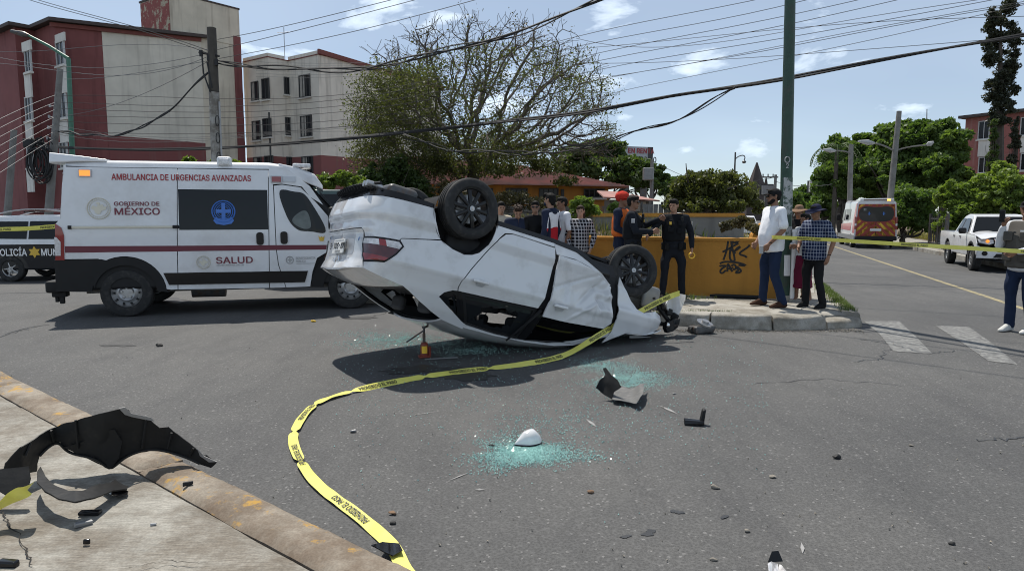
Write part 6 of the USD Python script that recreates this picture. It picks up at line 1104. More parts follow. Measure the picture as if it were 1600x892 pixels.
cab = [(.80, .90, 1.12, .88), (.98, .86, 1.50, .74), (1.10, .85, 1.66, .66), (1.5, .86, 1.72, .66), (2.0, .86, 1.70, .66), (2.15, .86, 1.66, .66), (2.72, .90, 1.14, .86)]
part(pk, 'cab', loft([(x, section(w, 1.0, z, wt, .05 if z > 1.3 else .02, .02)) for x, w, z, wt in cab]), 'white_van_paint', 40)
part(pk, 'windscreen', solid(grid([[(2.20, y, 1.63) for y in np.linspace(-.60, .60, 7)], [(2.735, y, 1.155) for y in np.linspace(-.80, .80, 7)]]), .008), 'window_dark'); part(pk, 'permit_sticker', tf(box((0, 0, .012), (.1, .12, .004)), frame((2.33, -.45, 1.515), (0, -1, 0), (-.7, 0, .62))), 'text_grey')
for nm, pl in (('rear_side_window', [(1.02, 1.15), (1.50, 1.15), (1.50, 1.58), (1.16, 1.58)]), ('front_side_window', [(1.60, 1.15), (2.48, 1.15), (2.06, 1.58), (1.60, 1.58)])):
    m = lift(pl, lambda x, z: np.stack([x, -(np.interp(z, [1.1, 1.6], [.893, .700]) + .004), z], -1), .2, .006); part(pk, nm, m, 'window_dark'); part(pk, nm, flip(m), 'window_dark')
for x in (1.40, 2.40) if False else (.95, 1.78): part(pk, 'door_handle', rbox((x, -.925, 1.0), (.16, .03, .035), .01, 1), 'black_plastic')
part(pk, 'tailgate', box((-1.10, 0, .84), (.05, 1.74, .56)), 'white_van_paint'); part(pk, 'bed_floor', box((-.15, 0, .78), (1.85, 1.70, .05)), 'black_plastic'); part(pk, 'number_plate', box(fr(np.array(0.), np.array(.5)) + [.02, 0, 0], (.012, .3, .13)), 'plate_white')
for x in (0, 3.15):
    for sg in (-1, 1): wheel(pk, Wt(x, sg * .80, .38, 0, sg), .38, .24, .22, 'spoke', 'steel', 6)

# ---- the police car behind the ambulance
pr_ = on_ground(20, 440); PY = math.radians(6); k_ = .90
po = thing('police_car', 'white and black police estate car half hidden behind the ambulance', 'police car', mat4(rz(PY), pr_ + np.array([-math.sin(PY), math.cos(PY), 0]) * .80 * k_, k_))
SO = Side(po, [.25, .6, .95, 1.02, 1.6], [.84, .88, .885, .87, .70])
part(po, 'body', loft([(-.95, section(.80, .35, 1.02, .80, .08, .05)), (-.8, section(.85, .30, 1.04, .83, .06, .05)), (2.6, section(.85, .30, 1.03, .83, .06, .05)), (3.4, section(.82, .32, .95, .78, .1, .05)), (3.6, section(.74, .35, .85, .7, .1, .05))]), 'police_black', 40)
part(po, 'cabin', loft([(-.90, section(.84, .98, 1.10, .82, .03, .02)), (-.62, section(.85, .98, 1.66, .70, .08, .02)), (1.6, section(.85, .98, 1.70, .70, .08, .02)), (2.5, section(.84, .98, 1.06, .80, .03, .02))]), 'white_van_paint', 40)
SO.panel('white_band', [(-.90, .945), (2.7, .945), (2.7, 1.06), (-.90, 1.08)], 'white_van_paint', .002, .3, .01, both=True); SO.panel('black_door_film', [(-.85, .34)] + [(-.46, .34)] + circ(0, .33, .43, 172, 8, 16) + [(.46, .34), (2.6, .34), (2.6, .94), (-.90, .94)], 'police_black', .003, .2, .01, both=True)
for nm, pl in (('rear_quarter_window', [(-.60, 1.10), (.42, 1.08), (.44, 1.52), (-.46, 1.52)]), ('rear_side_window', [(.47, 1.08), (1.30, 1.08), (1.30, 1.53), (.49, 1.525)])):
    m = lift(pl, lambda x, z: np.stack([x, -(np.interp(z, [1.0, 1.62], [.855, .715]) + .006), z], -1), .2, .008); part(po, nm, m, 'window_dark'); part(po, nm, flip(m), 'window_dark')
tx = -.30
SO.paste('lettering', text('POLICÍA', .165, .002, True), tx, .665, 'text_white', .010, .74); SO.paste('lettering', text('MUNICIPAL', .165, .002, True), tx + 1.08, .665, 'text_white', .010, 1.0)
star = Polygon([(math.cos(a) * (.15 if i % 2 == 0 else .085), math.sin(a) * (.15 if i % 2 == 0 else .085)) for i, a in enumerate(np.arange(12) / 12 * 6.283 + math.pi / 2)]); SO.paste('star_badge', mv(extrude(star, .004), .15, .15, 0), tx + .79, .60, 'gold_star', .010)
for sg in (-1, 1): part(po, 'roof_rail', tube(spline([(-.5, sg * .60, 1.66), (-.3, sg * .60, 1.72), (1.3, sg * .60, 1.75), (1.5, sg * .60, 1.70)], 12), .018, 6), 'steel')
part(po, 'roof_rack', cat(tube([(.3, -.62, 1.76), (.3, .62, 1.76)], .02, 6), tube([(1.2, -.62, 1.77), (1.2, .62, 1.77)], .02, 6)), 'black_plastic'); part(po, 'light_bar', rbox((.62, 0, 1.80), (.26, 1.1, .09), .03, 1), 'dark_red_lens', 40); part(po, 'rear_bumper', rbox((-.98, 0, .45), (.16, 1.6, .26), .06, 1), 'police_black', 40)
for sg in (-1, 1): part(po, 'tail_lamp', rbox((-.90, sg * .78, .98), (.10, .12, .26), .03, 1), 'red_lens', 40)
for x in (0, 2.7):
    for sg in (-1, 1): wheel(po, Wt(x, sg * .77, .33, 0, sg), .33, .21, .21, 'spoke', 'steel', 5)

# ---- parked and distant vehicles
def plain_car(label, cat_, M, mat, L=4.2, H=1.45, W=.84, van=False):
    o = thing('parked_car', label, cat_, M); b = .95
    part(o, 'body', loft([(-.75, section(W * .94, .3, b, W * .92, .1, .05)), (-.5, section(W, .25, b + .04, W * .97, .08, .05)), (L - 1.2, section(W, .25, b + .02, W * .97, .08, .05)), (L - .8, section(W * .9, .3, b - .2, W * .85, .1, .05))]), mat, 40)
    part(o, 'cabin', loft([(-.7 if van else -.3, section(W * .95, .9, 1.0, W * .93, .03, .02)), (-.5 if van else .2, section(W * .95, .9, H, W * .76, .08, .02)), (L * .42, section(W * .95, .9, H, W * .76, .08, .02)), (L * .60, section(W * .95, .9, .98, W * .93, .03, .02))]), mat, 40)
    for sg in (-1, 1): part(o, 'side_window', solid(grid([[(.15, sg * W * .955, 1.02), (L * .5, sg * W * .955, 1.02)], [(.35, sg * (W * .78 + .01), H - .1), (L * .42, sg * (W * .78 + .01), H - .1)]][::sg]), .008), 'window_dark')
    part(o, 'windscreen', solid(grid([[(L * .43, y, H - .03) for y in (-W * .7, W * .7)], [(L * .605, y, .99) for y in (-W * .88, W * .88)]]), .01), 'window_dark'); part(o, 'rear_window', solid(grid([[(-.32 if not van else -.72, y, 1.02) for y in (W * .85, -W * .85)], [(.17 if not van else -.53, y, H - .05) for y in (W * .7, -W * .7)]][::-1]), .01), 'window_dark')
    for x in (0, L - 1.65):
        for sg in (-1, 1): wheel(o, Wt(x, sg * W * .88, .31, 0, sg), .31, .2, .2, 'steel', 'grey_metal')
    return o
plain_car('dark green van parked behind the front of the white ambulance', 'van', mat4(rz(.15), (-4.65, 15.3, 0), 1.0), 'green_paint', 4.4, 2.06, .95, True)
plain_car('small white car far down the road behind the checked shirt', 'car', mat4(rz(RA), (14.6, 43, 0), .9), 'white_van_paint'); plain_car('distant white car on the left side of the far road', 'car', mat4(rz(RA + math.pi), (16.5, 58, 0), .95), 'white_van_paint')
# ================================================================== people
for nm, c in (('skin_tan', (.34, .19, .125)), ('skin_brown', (.23, .12, .075)), ('skin_light', (.42, .25, .17))): M_(nm, c, .55, var=.08, scale=20, spec=.35)
M_('hair_black', (.010, .009, .008), .75, spec=.15, var=.4, scale=60, bump=.4, bscale=120); M_('hair_brown', (.032, .018, .011), .7, spec=.2, var=.4, scale=60, bump=.4, bscale=120)
def cloth(nm, c, v=.12): M_(nm, c, .92, var=v, scale=9, bump=.5, bscale=14, spec=.15)
for nm, c in (('cloth_black', (.014, .014, .015)), ('cloth_navy', (.020, .026, .048)), ('cloth_white', (.72, .73, .76)), ('cloth_cream', (.52, .46, .36)), ('cloth_jeans', (.016, .026, .056)), ('cloth_khaki', (.27, .24, .19)), ('cloth_police', (.013, .015, .020)), ('vest_police', (.009, .010, .012)), ('cloth_orange', (.62, .14, .03)),
              ('cloth_magenta', (.12, .012, .035)), ('cloth_teal', (.02, .27, .31)), ('cloth_vest_grey', (.085, .080, .072)), ('cloth_grey_white', (.55, .56, .58)), ('felt_brown', (.20, .13, .085)), ('felt_navy', (.022, .024, .050)), ('leather_brown', (.055, .028, .018)), ('leather_black', (.012, .012, .012)), ('shoe_white', (.50, .50, .48)), ('helmet_red', (.42, .035, .022))): cloth(nm, c)
def checked(name, base, line, k, w, line2=None):
    "woven check in the wearer's own frame"
    n = {'g': ('texture_coordinate', {}), 's': ('separate_xyz', {}), 'a': ('math', {'math_type': 'add'}), 'p': ('principled_bsdf', {'roughness': .9, 'specular_ior_level': .15}), 'm1': ('mix_color', {'a': base, 'b': line}), 'm2': ('mix_color', {'b': line2 or line}), 'h': ('math', {'value2': .75}), 'h2': ('math', {'value2': .75})}
    for ax, src in (('u', 'a.value'), ('v', 's.z')): n['k' + ax] = ('math', {'math_type': 'multiply', 'value2': k}); n['f' + ax] = ('math', {'math_type': 'fraction'}); n['l' + ax] = ('math', {'math_type': 'less_than', 'value2': w})
    n['h'] = ('math', {'math_type': 'multiply', 'value2': .7}); n['h2'] = ('math', {'math_type': 'multiply', 'value2': .7})
    MAT[name] = usdkit.material(stage, '/World/Looks/' + name, n, [('g.object', 's.vector'), ('s.x', 'a.value1'), ('s.y', 'a.value2'), ('a.value', 'ku.value1'), ('s.z', 'kv.value1'), ('ku.value', 'fu.value1'), ('kv.value', 'fv.value1'), ('fu.value', 'lu.value1'), ('fv.value', 'lv.value1'),
        ('lu.value', 'h.value1'), ('lv.value', 'h2.value1'), ('h.value', 'm1.fac'), ('m1.result', 'm2.a'), ('h2.value', 'm2.fac'), ('m2.result', 'p.base_color')], surface='p.BSDF')
checked('check_black_white', (.016, .016, .020), (.50, .50, .52), 15.0, .28); checked('check_navy', (.012, .020, .055), (.36, .40, .50), 17.0, .15)
MAT['tricolour'] = usdkit.material(stage, '/World/Looks/tricolour', {'g': ('texture_coordinate', {}), 's': ('separate_xyz', {}), 'l': ('math', {'math_type': 'less_than', 'value2': -.075}), 'zz': ('math', {'math_type': 'multiply_add', 'value2': .55}), 'r': ('rgb_ramp', {'interpolate': False, 'ramp': [(0, (.42, .02, .03)), (.555, (.70, .70, .72)), (.69, (.020, .026, .05))]}),
    'mr': ('map_range', {'from_min': 0.0, 'from_max': 2.0}), 'm': ('mix_color', {'a': (.020, .026, .05)}), 'p': ('principled_bsdf', {'roughness': .9, 'specular_ior_level': .15})}, [('g.object', 's.vector'), ('s.y', 'l.value1'), ('s.y', 'zz.value1'), ('s.z', 'zz.value3'), ('zz.value', 'mr.value'), ('mr.result', 'r.fac'), ('l.value', 'm.fac'), ('r.color', 'm.b'), ('m.result', 'p.base_color')], surface='p.BSDF')
_ico = trimesh.creation.icosphere(1, 1.0).vertices
def eb(c, r): return np.asarray(c, float) + _ico * np.asarray(r if np.ndim(r) else (r, r, r), float)
def hulls(*groups): return m3.Manifold.batch_boolean([m3.Manifold.hull_points(np.vstack(g).astype(np.float32)) for g in groups], m3.OpType.Add)
def skin_of(man, ln=.03, it=8, wob=0., seed=0, f=9.):
    man = man.simplify(ln * .16).refine_to_length(ln); m = man.to_mesh(); t = trimesh.Trimesh(np.asarray(m.vert_properties)[:, :3], np.asarray(m.tri_verts), process=True); trimesh.smoothing.filter_taubin(t, .5, .52, iterations=it); v = np.array(t.vertices)
    if wob: v += (np.stack([meshkit.fbm(v * f + 5 * k, 3, seed + k) for k in range(3)], -1) - .5) * wob * [1, 1, .4]
    return v, np.array(t.faces)
def hand(w, d, side, curl=.5, n=None):
    "palm, four fingers and a thumb that start at the wrist w and run along d; n is the way the palm faces"
    d = np.asarray(d, float); d /= np.linalg.norm(d); n = np.array([-side, 0, 0.]) if n is None else np.asarray(n, float); n = n - d * (n @ d); n /= np.linalg.norm(n); s = np.cross(d, n); g = [[eb(w, .024), eb(w + d * .05 + s * .025, .017), eb(w + d * .05 - s * .025, .017), eb(w + d * .085 + s * .030, .013), eb(w + d * .085 - s * .030, .013)]]
    for k, L in enumerate((.062, .075, .070, .054)):
        a = w + d * .085 + s * (.030 - .020 * k); b = a + d * L * .5 + n * L * .5 * curl * .6; c = b + (d * (1 - curl) + n * curl) * L * .55; g += [[eb(a, .0095), eb(b, .009)], [eb(b, .009), eb(c, .0075)]]
    a = w + d * .03 + s * .028; b = a + d * .035 + s * .026 + n * .01; c = b + d * .030 + n * .018; return g + [[eb(a, .013), eb(b, .0105)], [eb(b, .0105), eb(c, .008)]]
def person(label, px, top, depth, gz, face, head=0., nod=0., skin='skin_tan', hair='hair_black', hairstyle='short', shirt='cloth_black', sleeve='short', legs='cloth_jeans', shoes='leather_black', arms=None, fat=0., wide=1., group=None, stance=.1, hat=None, extra=None, untucked=True, female=False, collar=None, foot_px=None):
    tp = at_depth(px, top, depth); Ht = tp[2] - gz + (.02 if hat else 0); k = Ht / 1.75; a = math.radians(face - 180)
    o = thing('person', label, 'person', mat4(rz(a), (tp[0], tp[1], gz), k), group); V = np.array
    sh = .185 * wide; J = {}; A = arms or {}
    for sd, nm in ((-1, 'l'), (1, 'r')):                       # +x is the person's right
        J['s' + nm] = V([sd * sh, -.005, 1.42]); J['e' + nm], J['w' + nm] = [V(q, float) for q in A.get(nm, ((sd * (sh + .07 + fat * .4), -.03, 1.13), (sd * (sh + .06 + fat * .4), .06, .87)))]
        J['h' + nm] = V([sd * .09, 0, .90]); J['k' + nm] = V([sd * (.09 + stance * .3), .035, .50]); J['a' + nm] = V([sd * (.09 + stance * .5), -.03 + (stance * .4 if sd > 0 else -stance * .4), .085])
    R = rz(math.radians(-head)) @ rx(-math.radians(nod)); hc = V([0, .015, 1.625]); hb = V([0, -.01, 1.50]); hp = lambda p: hb + R @ (V(p) - hb)
    H = lambda c, r: hb + (eb(c, r) - hb) @ R.T
    torso = lambda g: [[eb((0, .0, .93), (.165 * wide + g, .115 + g + fat * .4, .09)), eb((0, fat * .45, 1.08), (.150 * wide + g + fat * .5, .108 + g + fat, .09))], [eb((0, fat * .45, 1.08), (.150 * wide + g + fat * .5, .108 + g + fat, .09)), eb((0, .005, 1.29), (.172 * wide + g + fat * .2, .115 + g + fat * .3, .10))], [eb((0, .005, 1.29), (.172 * wide + g + fat * .2, .115 + g + fat * .3, .10)), eb((sh, -.005, 1.415), .058 + g), eb((-sh, -.005, 1.415), .058 + g), eb((0, -.01, 1.465), (.075 + g, .06 + g, .03))]]
    if female: torso0 = torso; torso = lambda g: torso0(g) + [[eb((0, .07, 1.24), (.13 + g, .07 + g, .07)), eb((0, .03, 1.33), (.14, .08 + g, .06))]]
    headg = [[H(hc + [0, -.012, .035], (.074, .094, .082)), H(hc + [0, .012, -.045], (.060, .070, .060))], [H(hc + [0, .012, -.045], (.060, .070, .05)), H(hc + [0, .050, -.092], (.030, .026, .020))], [H(hc + [0, .080, .0], (.010, .012, .015)), H(hc + [0, .100, -.030], (.014, .012, .010))], [H(hc + [-.03, .072, .022], (.022, .014, .010)), H(hc + [.03, .072, .022], (.022, .014, .010))],
             [H(hc + [-.022, .076, -.066], (.008, .010, .007)), H(hc + [.022, .076, -.066], (.008, .010, .007)), H(hc + [0, .083, -.066], (.010, .010, .009))], *[[H(hc + [sd * .075, -.008, .012], (.010, .020, .024)), H(hc + [sd * .072, -.004, -.022], (.009, .012, .012))] for sd in (-1, 1)], [eb((0, -.012, 1.44), .058), H(hc + [0, -.012, -.07], .052)]]
    limb = lambda P, r: [[eb(p, q), eb(p2, q2)] for p, p2, q, q2 in zip(P[:-1], P[1:], r[:-1], r[1:])]
    body = torso(-.012) + headg
    for sd, nm in ((-1, 'l'), (1, 'r')):
        body += limb([J['s' + nm], (J['s' + nm] + J['e' + nm]) / 2, J['e' + nm], J['e' + nm] * .6 + J['w' + nm] * .4, J['w' + nm]], [.050, .046 + fat * .05, .038, .038, .025]); d = J['w' + nm] - J['e' + nm]; body += hand(J['w' + nm], d, sd, A.get('curl', .55), A.get('palm' + nm)); body += limb([J['h' + nm], J['k' + nm], J['k' + nm] * .65 + J['a' + nm] * .35, J['a' + nm]], [.075, .050, .050, .035]); body.append([eb(J['a' + nm], .035), eb(J['a' + nm] + [0, .12, -.05], .03)])
    part(o, 'body', skin_of(hulls(*body), .022, 5), skin, True)
    ey = [H(hc + [sd * .030, .083, .004], (.012, .006, .006)) for sd in (-1, 1)]; part(o, 'eye', hull(ey[0]), 'hair_black'); part(o, 'eye', hull(ey[1]), 'hair_black')
    g = .014; top_ = torso(g); lo = .80 if untucked else .93
    top_ = [[eb((0, fat * .25, lo + .05), (.165 * wide + g + fat * .25, .118 + g + fat * .5, .05)), *top_[0][1:]]] + top_[1:] if untucked else top_
    se = {'short': .62, 'long': 1., 'none': .0}[sleeve]
    for nm in 'lr':
        s_, e_, w_ = J['s' + nm], J['e' + nm], J['w' + nm]
        if sleeve == 'short': top_ += limb([s_, s_ + (e_ - s_) * .80], [.064, .066 + fat * .08])
        elif sleeve == 'long': top_ += limb([s_, (s_ + e_) / 2, e_, e_ + (w_ - e_) * .5, e_ + (w_ - e_) * .94], [.064, .062, .054, .052, .040])
        else: top_ += limb([s_, s_ + (e_ - s_) * .12], [.066, .066])
    part(o, 'shirt', skin_of(hulls(*top_), .026, 5, .016, 3), shirt, True)
    if legs:
        tr = [[eb((0, -.005, .93), (.158 * wide + fat * .4 + .004, .112 + fat * .35, .05)), eb((-.085, 0, .82), .095), eb((.085, 0, .82), .095)]]
        for nm in 'lr': tr += limb([J['h' + nm] * [1, 1, .92], J['k' + nm] + [0, 0, .16], J['k' + nm], J['k' + nm] * .5 + J['a' + nm] * .5, J['a' + nm] + [0, -.005, .0]], [.092, .084, .068, .066, .062])
        part(o, 'trousers', skin_of(hulls(*tr), .028, 5, .022, 9, 7), legs, True)
        for nm in 'lr': a_ = J['a' + nm]; part(o, 'shoe', skin_of(hulls([eb(a_ + [0, -.03, -.045], (.040, .05, .04)), eb(a_ + [0, .10, -.058], (.045, .05, .028)), eb(a_ + [0, .17, -.062], (.036, .04, .022)), eb(a_ + [0, 0, .0], .042)]), .02, 3), shoes, True)
    hs = hairstyle
    if hs and hs != 'bald':
        g1 = [[H(hc + [0, -.022, .042], (.081, .098, .086)), H(hc + [0, .045, .085], (.060, .045, .030)), H(hc + [0, -.05, -.01], (.070, .058, .055))]]
        if hs == 'curly': g1 += [[H(hc + [math.cos(t) * .062 * c_, math.sin(t) * .075 * c_ - .01, .115 - .02 * c_], .034)] for c_ in (.45, 1.0) for t in np.linspace(0, 6.283, 9)]
        if hs == 'fringe': g1 += [[H(hc + [0, .06, .10], (.065, .05, .03)), H(hc + [.03, .098, .055], (.05, .02, .02))], [H(hc + [0, -.07, .0], (.06, .05, .07)), H(hc + [0, -.06, -.06], (.05, .04, .03))]]
        if hs in ('long', 'tied'): g1 += [[H(hc + [0, -.07, .02], (.075, .06, .07)), H(hc + [0, -.085, -.09 if hs == 'tied' else -.16], (.055 if hs == 'tied' else .085, .035, .05))]]
        part(o, 'hair', skin_of(hulls(*g1), .016, 2, (.030 if hs == 'curly' else .020), 5, 34), hair, True)
    if extra: extra(o, J, hc, H, hp, limb)
    return o
def cap_hat(mat, kind):
    def f(o, J, hc, H, hp, limb):
        if kind == 'cap':
            p = part(o, 'cap', skin_of(hulls([H(hc + [0, -.014, .055], (.085, .103, .070))]), .02, 2), mat, True); part(p, 'peak', skin_of(hulls([H(hc + [0, .09, .045], (.070, .02, .008)), H(hc + [0, .165, .03], (.045, .016, .006))]), .02, 1), mat, True)
        elif kind == 'helmet':
            p = part(o, 'helmet', skin_of(hulls([H(hc + [0, -.012, .05], (.105, .125, .095))]), .02, 2), mat, True); part(p, 'rim', skin_of(hulls([H(hc + [0, .02, .02], (.112, .135, .012))]), .03, 1), mat, True); part(p, 'head_lamp', hull(H(hc + [0, .125, .06], .022)), 'text_grey')
        else:
            p = part(o, 'hat', skin_of(hulls([H(hc + [0, -.012, .085], (.080, .095, .055)), H(hc + [0, -.012, .045], (.088, .105, .02))]), .02, 2), mat, True)
            Rr = [[tuple((hc + [math.cos(t) * r_ * .92, math.sin(t) * r_ * 1.08 - .01, z + .02 * math.cos(2 * t) * (r_ - .09) / .07]).tolist()) for t in np.linspace(0, 6.283, 28)] for r_, z in ((.085, .045), (.13, .034), (.172, .014))]
            hb = np.array([0, -.01, 1.50]); Rm = hp((1, 0, 0)) - hp((0, 0, 0)), hp((0, 1, 0)) - hp((0, 0, 0)), hp((0, 0, 1)) - hp((0, 0, 0)); M = np.stack(Rm, 1); m = solid(grid([[hb + M @ (np.array(q) - hb) for q in row] for row in Rr]), .006); part(p, 'brim', m, mat, True)
    return f
def glasses(o, J, hc, H, hp, limb): part(o, 'sunglasses', cat(hull(np.vstack([H(hc + [-.032, .090, .006], (.027, .007, .019))])), hull(np.vstack([H(hc + [.032, .090, .006], (.027, .007, .019))])), *[tube([hp(hc + [sd * .058, .085, .01]), hp(hc + [sd * .078, .0, .014])], .004, 4) for sd in (-1, 1)]), 'gloss_black')
def both(*fs): return lambda *a: [f(*a) for f in fs]
def beard(o, J, hc, H, hp, limb): part(o, 'beard', skin_of(hulls([H(hc + [0, .052, -.085], (.044, .034, .034)), H(hc + [-.05, .02, -.05], (.014, .03, .03)), H(hc + [.05, .02, -.05], (.014, .03, .03))]), .016, 2), 'hair_black', True)
GZ = .166; GA = 'bystanders behind the overturned car'
person('short haired man in a cream shirt behind the raised rear wheel', 783, 314.5, 11.9, GZ, 40, head=25, shirt='cloth_cream', skin='skin_tan', wide=1.05)
person('curly haired young man in a navy T-shirt looking down', 809, 319, 11.7, GZ, 15, head=10, nod=28, hairstyle='curly', hair='hair_brown', shirt='cloth_navy', skin='skin_tan', wide=1.08)
person('man in a black T-shirt with tied back hair and dark glasses', 837, 313.5, 11.8, GZ, 35, head=40, hairstyle='tied', shirt='cloth_black', skin='skin_tan', extra=glasses)
def mask(o, J, hc, H, hp, limb): part(o, 'face_mask', skin_of(hulls([H(hc + [0, .06, -.06], (.055, .045, .042))]), .02, 1), 'cloth_navy', True); part(o, 'hood', skin_of(hulls([eb((0, -.075, 1.44), (.10, .05, .06)), eb((0, -.03, 1.47), (.09, .07, .03))]), .025, 4), 'cloth_navy', True)
person('dark fringed young man in a navy, white and red jacket', 860, 301.5, 11.6, GZ, -120, hairstyle='fringe', shirt='tricolour', sleeve='long', skin='skin_tan', extra=mask)
person('man in a white T-shirt half hidden by the tricolour jacket', 879, 307.5, 12.0, GZ, -70, shirt='cloth_white', skin='skin_brown', wide=1.05, legs='cloth_navy')
person('woman in a black and white checked shirt at the end of the orange wall', 907, 320.5, 11.75, GZ, -20, head=-8, hairstyle='long', hair='hair_brown', shirt='check_black_white', sleeve='long', skin='skin_light', legs='cloth_black', fat=.03, female=True, arms={'l': ((-.28, -.02, 1.14), (-.24, .10, .92)), 'r': ((.26, .0, 1.14), (.16, .16, .95))})
def vest(mat, z0=.98):
    return lambda o, J, hc, H, hp, limb: part(o, 'vest', skin_of(hulls([eb((0, .0, z0 + .08), (.205, .165, .08)), eb((0, .01, 1.29), (.205, .170, .09)), eb((.115, 0, 1.435), (.055, .09, .045)), eb((-.115, 0, 1.435), (.055, .09, .045))]), .03, 4, .012, 4), mat, True)
def duty(o, J, hc, H, hp, limb):
    b = part(o, 'duty_belt', skin_of(hulls([eb((0, 0, .965), (.182, .135, .03))]), .03, 2), 'leather_black', True)
    for x, y in ((.18, .02), (-.18, .03), (.12, .12), (-.10, .12)): part(b, 'pouch', rbox((x, y, .93), (.06, .06, .13), .015, 1), 'leather_black')
    for x, z, w in ((-.08, 1.33, .07), (.075, 1.34, .05), (.07, 1.22, .09), (-.075, 1.2, .09)): part(o, 'vest_pocket', rbox((x, .172, z), (w, .04, .09), .012, 1), 'vest_police')
    part(o, 'badge', mv(extrude(Polygon([(math.cos(t) * (.028 if i % 2 == 0 else .016), math.sin(t) * (.028 if i % 2 == 0 else .016)) for i, t in enumerate(np.arange(12) / 12 * 6.283)]), .004), 0, 0, 0) if False else rbox((.085, .197, 1.33), (.04, .008, .05), .004, 1), 'gold_star'); part(o, 'radio', cat(rbox((-.11, .165, 1.40), (.05, .04, .09), .01, 1), tube([(-.12, .15, 1.44), (-.12, .15, 1.52)], .005, 5)), 'black_plastic')
    for nm in 'lr': part(o, 'shoulder_patch', rbox((J['s' + nm] + J['e' + nm]) / 2 + [.058 * np.sign(J['s' + nm][0]), 0, .04], (.012, .06, .07), .004, 1), 'text_grey')
person('rescuer in a red helmet and orange vest behind the pointing policeman', 972, 302, 11.45, GZ, 60, shirt='cloth_navy', sleeve='long', legs='cloth_navy', skin='skin_brown', hairstyle='bald', extra=both(cap_hat('helmet_red', 'helmet'), vest('cloth_orange')), hat='helmet', arms={'l': ((-.27, .02, 1.15), (-.18, .22, 1.08)), 'r': ((.27, .02, 1.15), (.16, .22, 1.05))})
person('policeman in black holding up his fist towards his colleague', 989, 305, 11.0, GZ, 75, head=10, shirt='cloth_police', sleeve='long', legs='cloth_police', skin='skin_brown', extra=both(vest('vest_police'), duty, glasses), wide=1.12, fat=.02, arms={'l': ((-.33, .18, 1.24), (-.14, .44, 1.36)), 'r': ((.30, .08, 1.16), (.22, .34, 1.16)), 'curl': .95}, untucked=False)
ex = lambda o, J, hc, H, hp, limb: part(o, 'tape_roll', tf(cat(*[tube([(math.cos(t) * .05, math.sin(t) * .05 * q, .012 * i) for t in np.linspace(0, 6.283, 20)], .008, 5) for i, q in enumerate((1, .9, 1.05))]), mat4(rx(1.5), J['wl'] + [0, .03, -.13])), 'chevron_yellow')
person('policeman in black facing the car with an arm stretched to his colleague', 1054, 310.5, 11.15, GZ, -5, head=28, shirt='cloth_police', sleeve='long', legs='cloth_police', skin='skin_tan', extra=both(vest('vest_police'), duty, ex), wide=1.1, stance=.18, untucked=False, arms={'r': ((.36, .08, 1.22), (.47, .28, 1.12)), 'l': ((-.31, -.04, 1.14), (-.31, .04, .90)), 'curl': .7})
def wristwatch(nm): return lambda o, J, hc, H, hp, limb: part(o, 'watch', hull(np.vstack([eb(J['w' + nm] + (J['e' + nm] - J['w' + nm]) * .12, (.032, .032, .014))])), 'leather_black')
person('stout man in a white short sleeved shirt, black cap and jeans', 1211, 296.5, 10.25, GZ, -82, head=8, shirt='cloth_white', legs='cloth_jeans', shoes='leather_brown', skin='skin_brown', fat=.065, wide=1.08, hat='cap', extra=both(cap_hat('cloth_black', 'cap'), glasses, beard, wristwatch('l'), lambda o, J, hc, H, hp, limb: part(o, 'collar', skin_of(hulls([eb((0, -.01, 1.48), (.075, .068, .022))]), .02, 2), 'cloth_white', True), lambda o, J, hc, H, hp, limb: part(o, 'drink_can', cyl(J['wl'] + [.03, .10, -.08], .03, .11, 12), 'text_grey')), arms={'l': ((-.27, -.01, 1.15), (-.20, .17, .94)), 'r': ((.26, .0, 1.15), (.19, .16, .95)), 'curl': .7}, stance=.16)
person('man in a brown wide brimmed hat and black jacket behind the green pole', 1249, 322.5, 11.4, GZ, -35, shirt='cloth_black', sleeve='long', legs='cloth_khaki', shoes='leather_brown', skin='skin_brown', hairstyle='bald', hat='hat', extra=cap_hat('felt_brown', 'hat'), fat=.03, arms={'l': ((-.27, .02, 1.15), (-.10, .25, 1.10)), 'r': ((.27, .02, 1.15), (.2, .22, 1.05))})
def skirt_bag(o, J, hc, H, hp, limb):
    part(o, 'skirt', skin_of(hulls([eb((0, 0, .92), (.17, .13, .05)), eb((0, 0, .30), (.20, .17, .03))]), .03, 3, .03, 4, 8), 'cloth_magenta', True)
    b = part(o, 'teal_bag', skin_of(hulls([eb((-.26, .08, .98), (.09, .06, .10)), eb((-.26, .08, .80), (.10, .07, .08))]), .03, 3, .03, 3), 'cloth_teal', True); part(b, 'strap', tube([(-.22, .08, 1.05), (-.14, .02, 1.47), (-.1, -.06, 1.44), (-.26, -.02, 1.02)], .012, 5), 'cloth_teal')
person('dark haired woman with a teal bag beside the man in the navy hat', 1259, 333, 10.75, GZ, -70, hairstyle='long', shirt='cloth_grey_white', sleeve='long', legs=None, skin='skin_brown', female=True, extra=skirt_bag, arms={'l': ((-.25, .03, 1.15), (-.08, .24, 1.12)), 'r': ((.25, .03, 1.15), (.1, .24, 1.10))})
person('man in a navy bucket hat and blue checked shirt with black trousers', 1277, 321.5, 10.1, GZ, -62, nod=8, shirt='check_navy', legs='cloth_black', shoes='leather_black', skin='skin_brown', hairstyle='short', fat=.07, wide=1.12, hat='hat', extra=both(cap_hat('felt_navy', 'hat'), wristwatch('l')), arms={'l': ((-.31, -.05, 1.14), (-.30, .05, .89)), 'r': ((.28, .03, 1.15), (.14, .24, 1.02)), 'curl': .4})
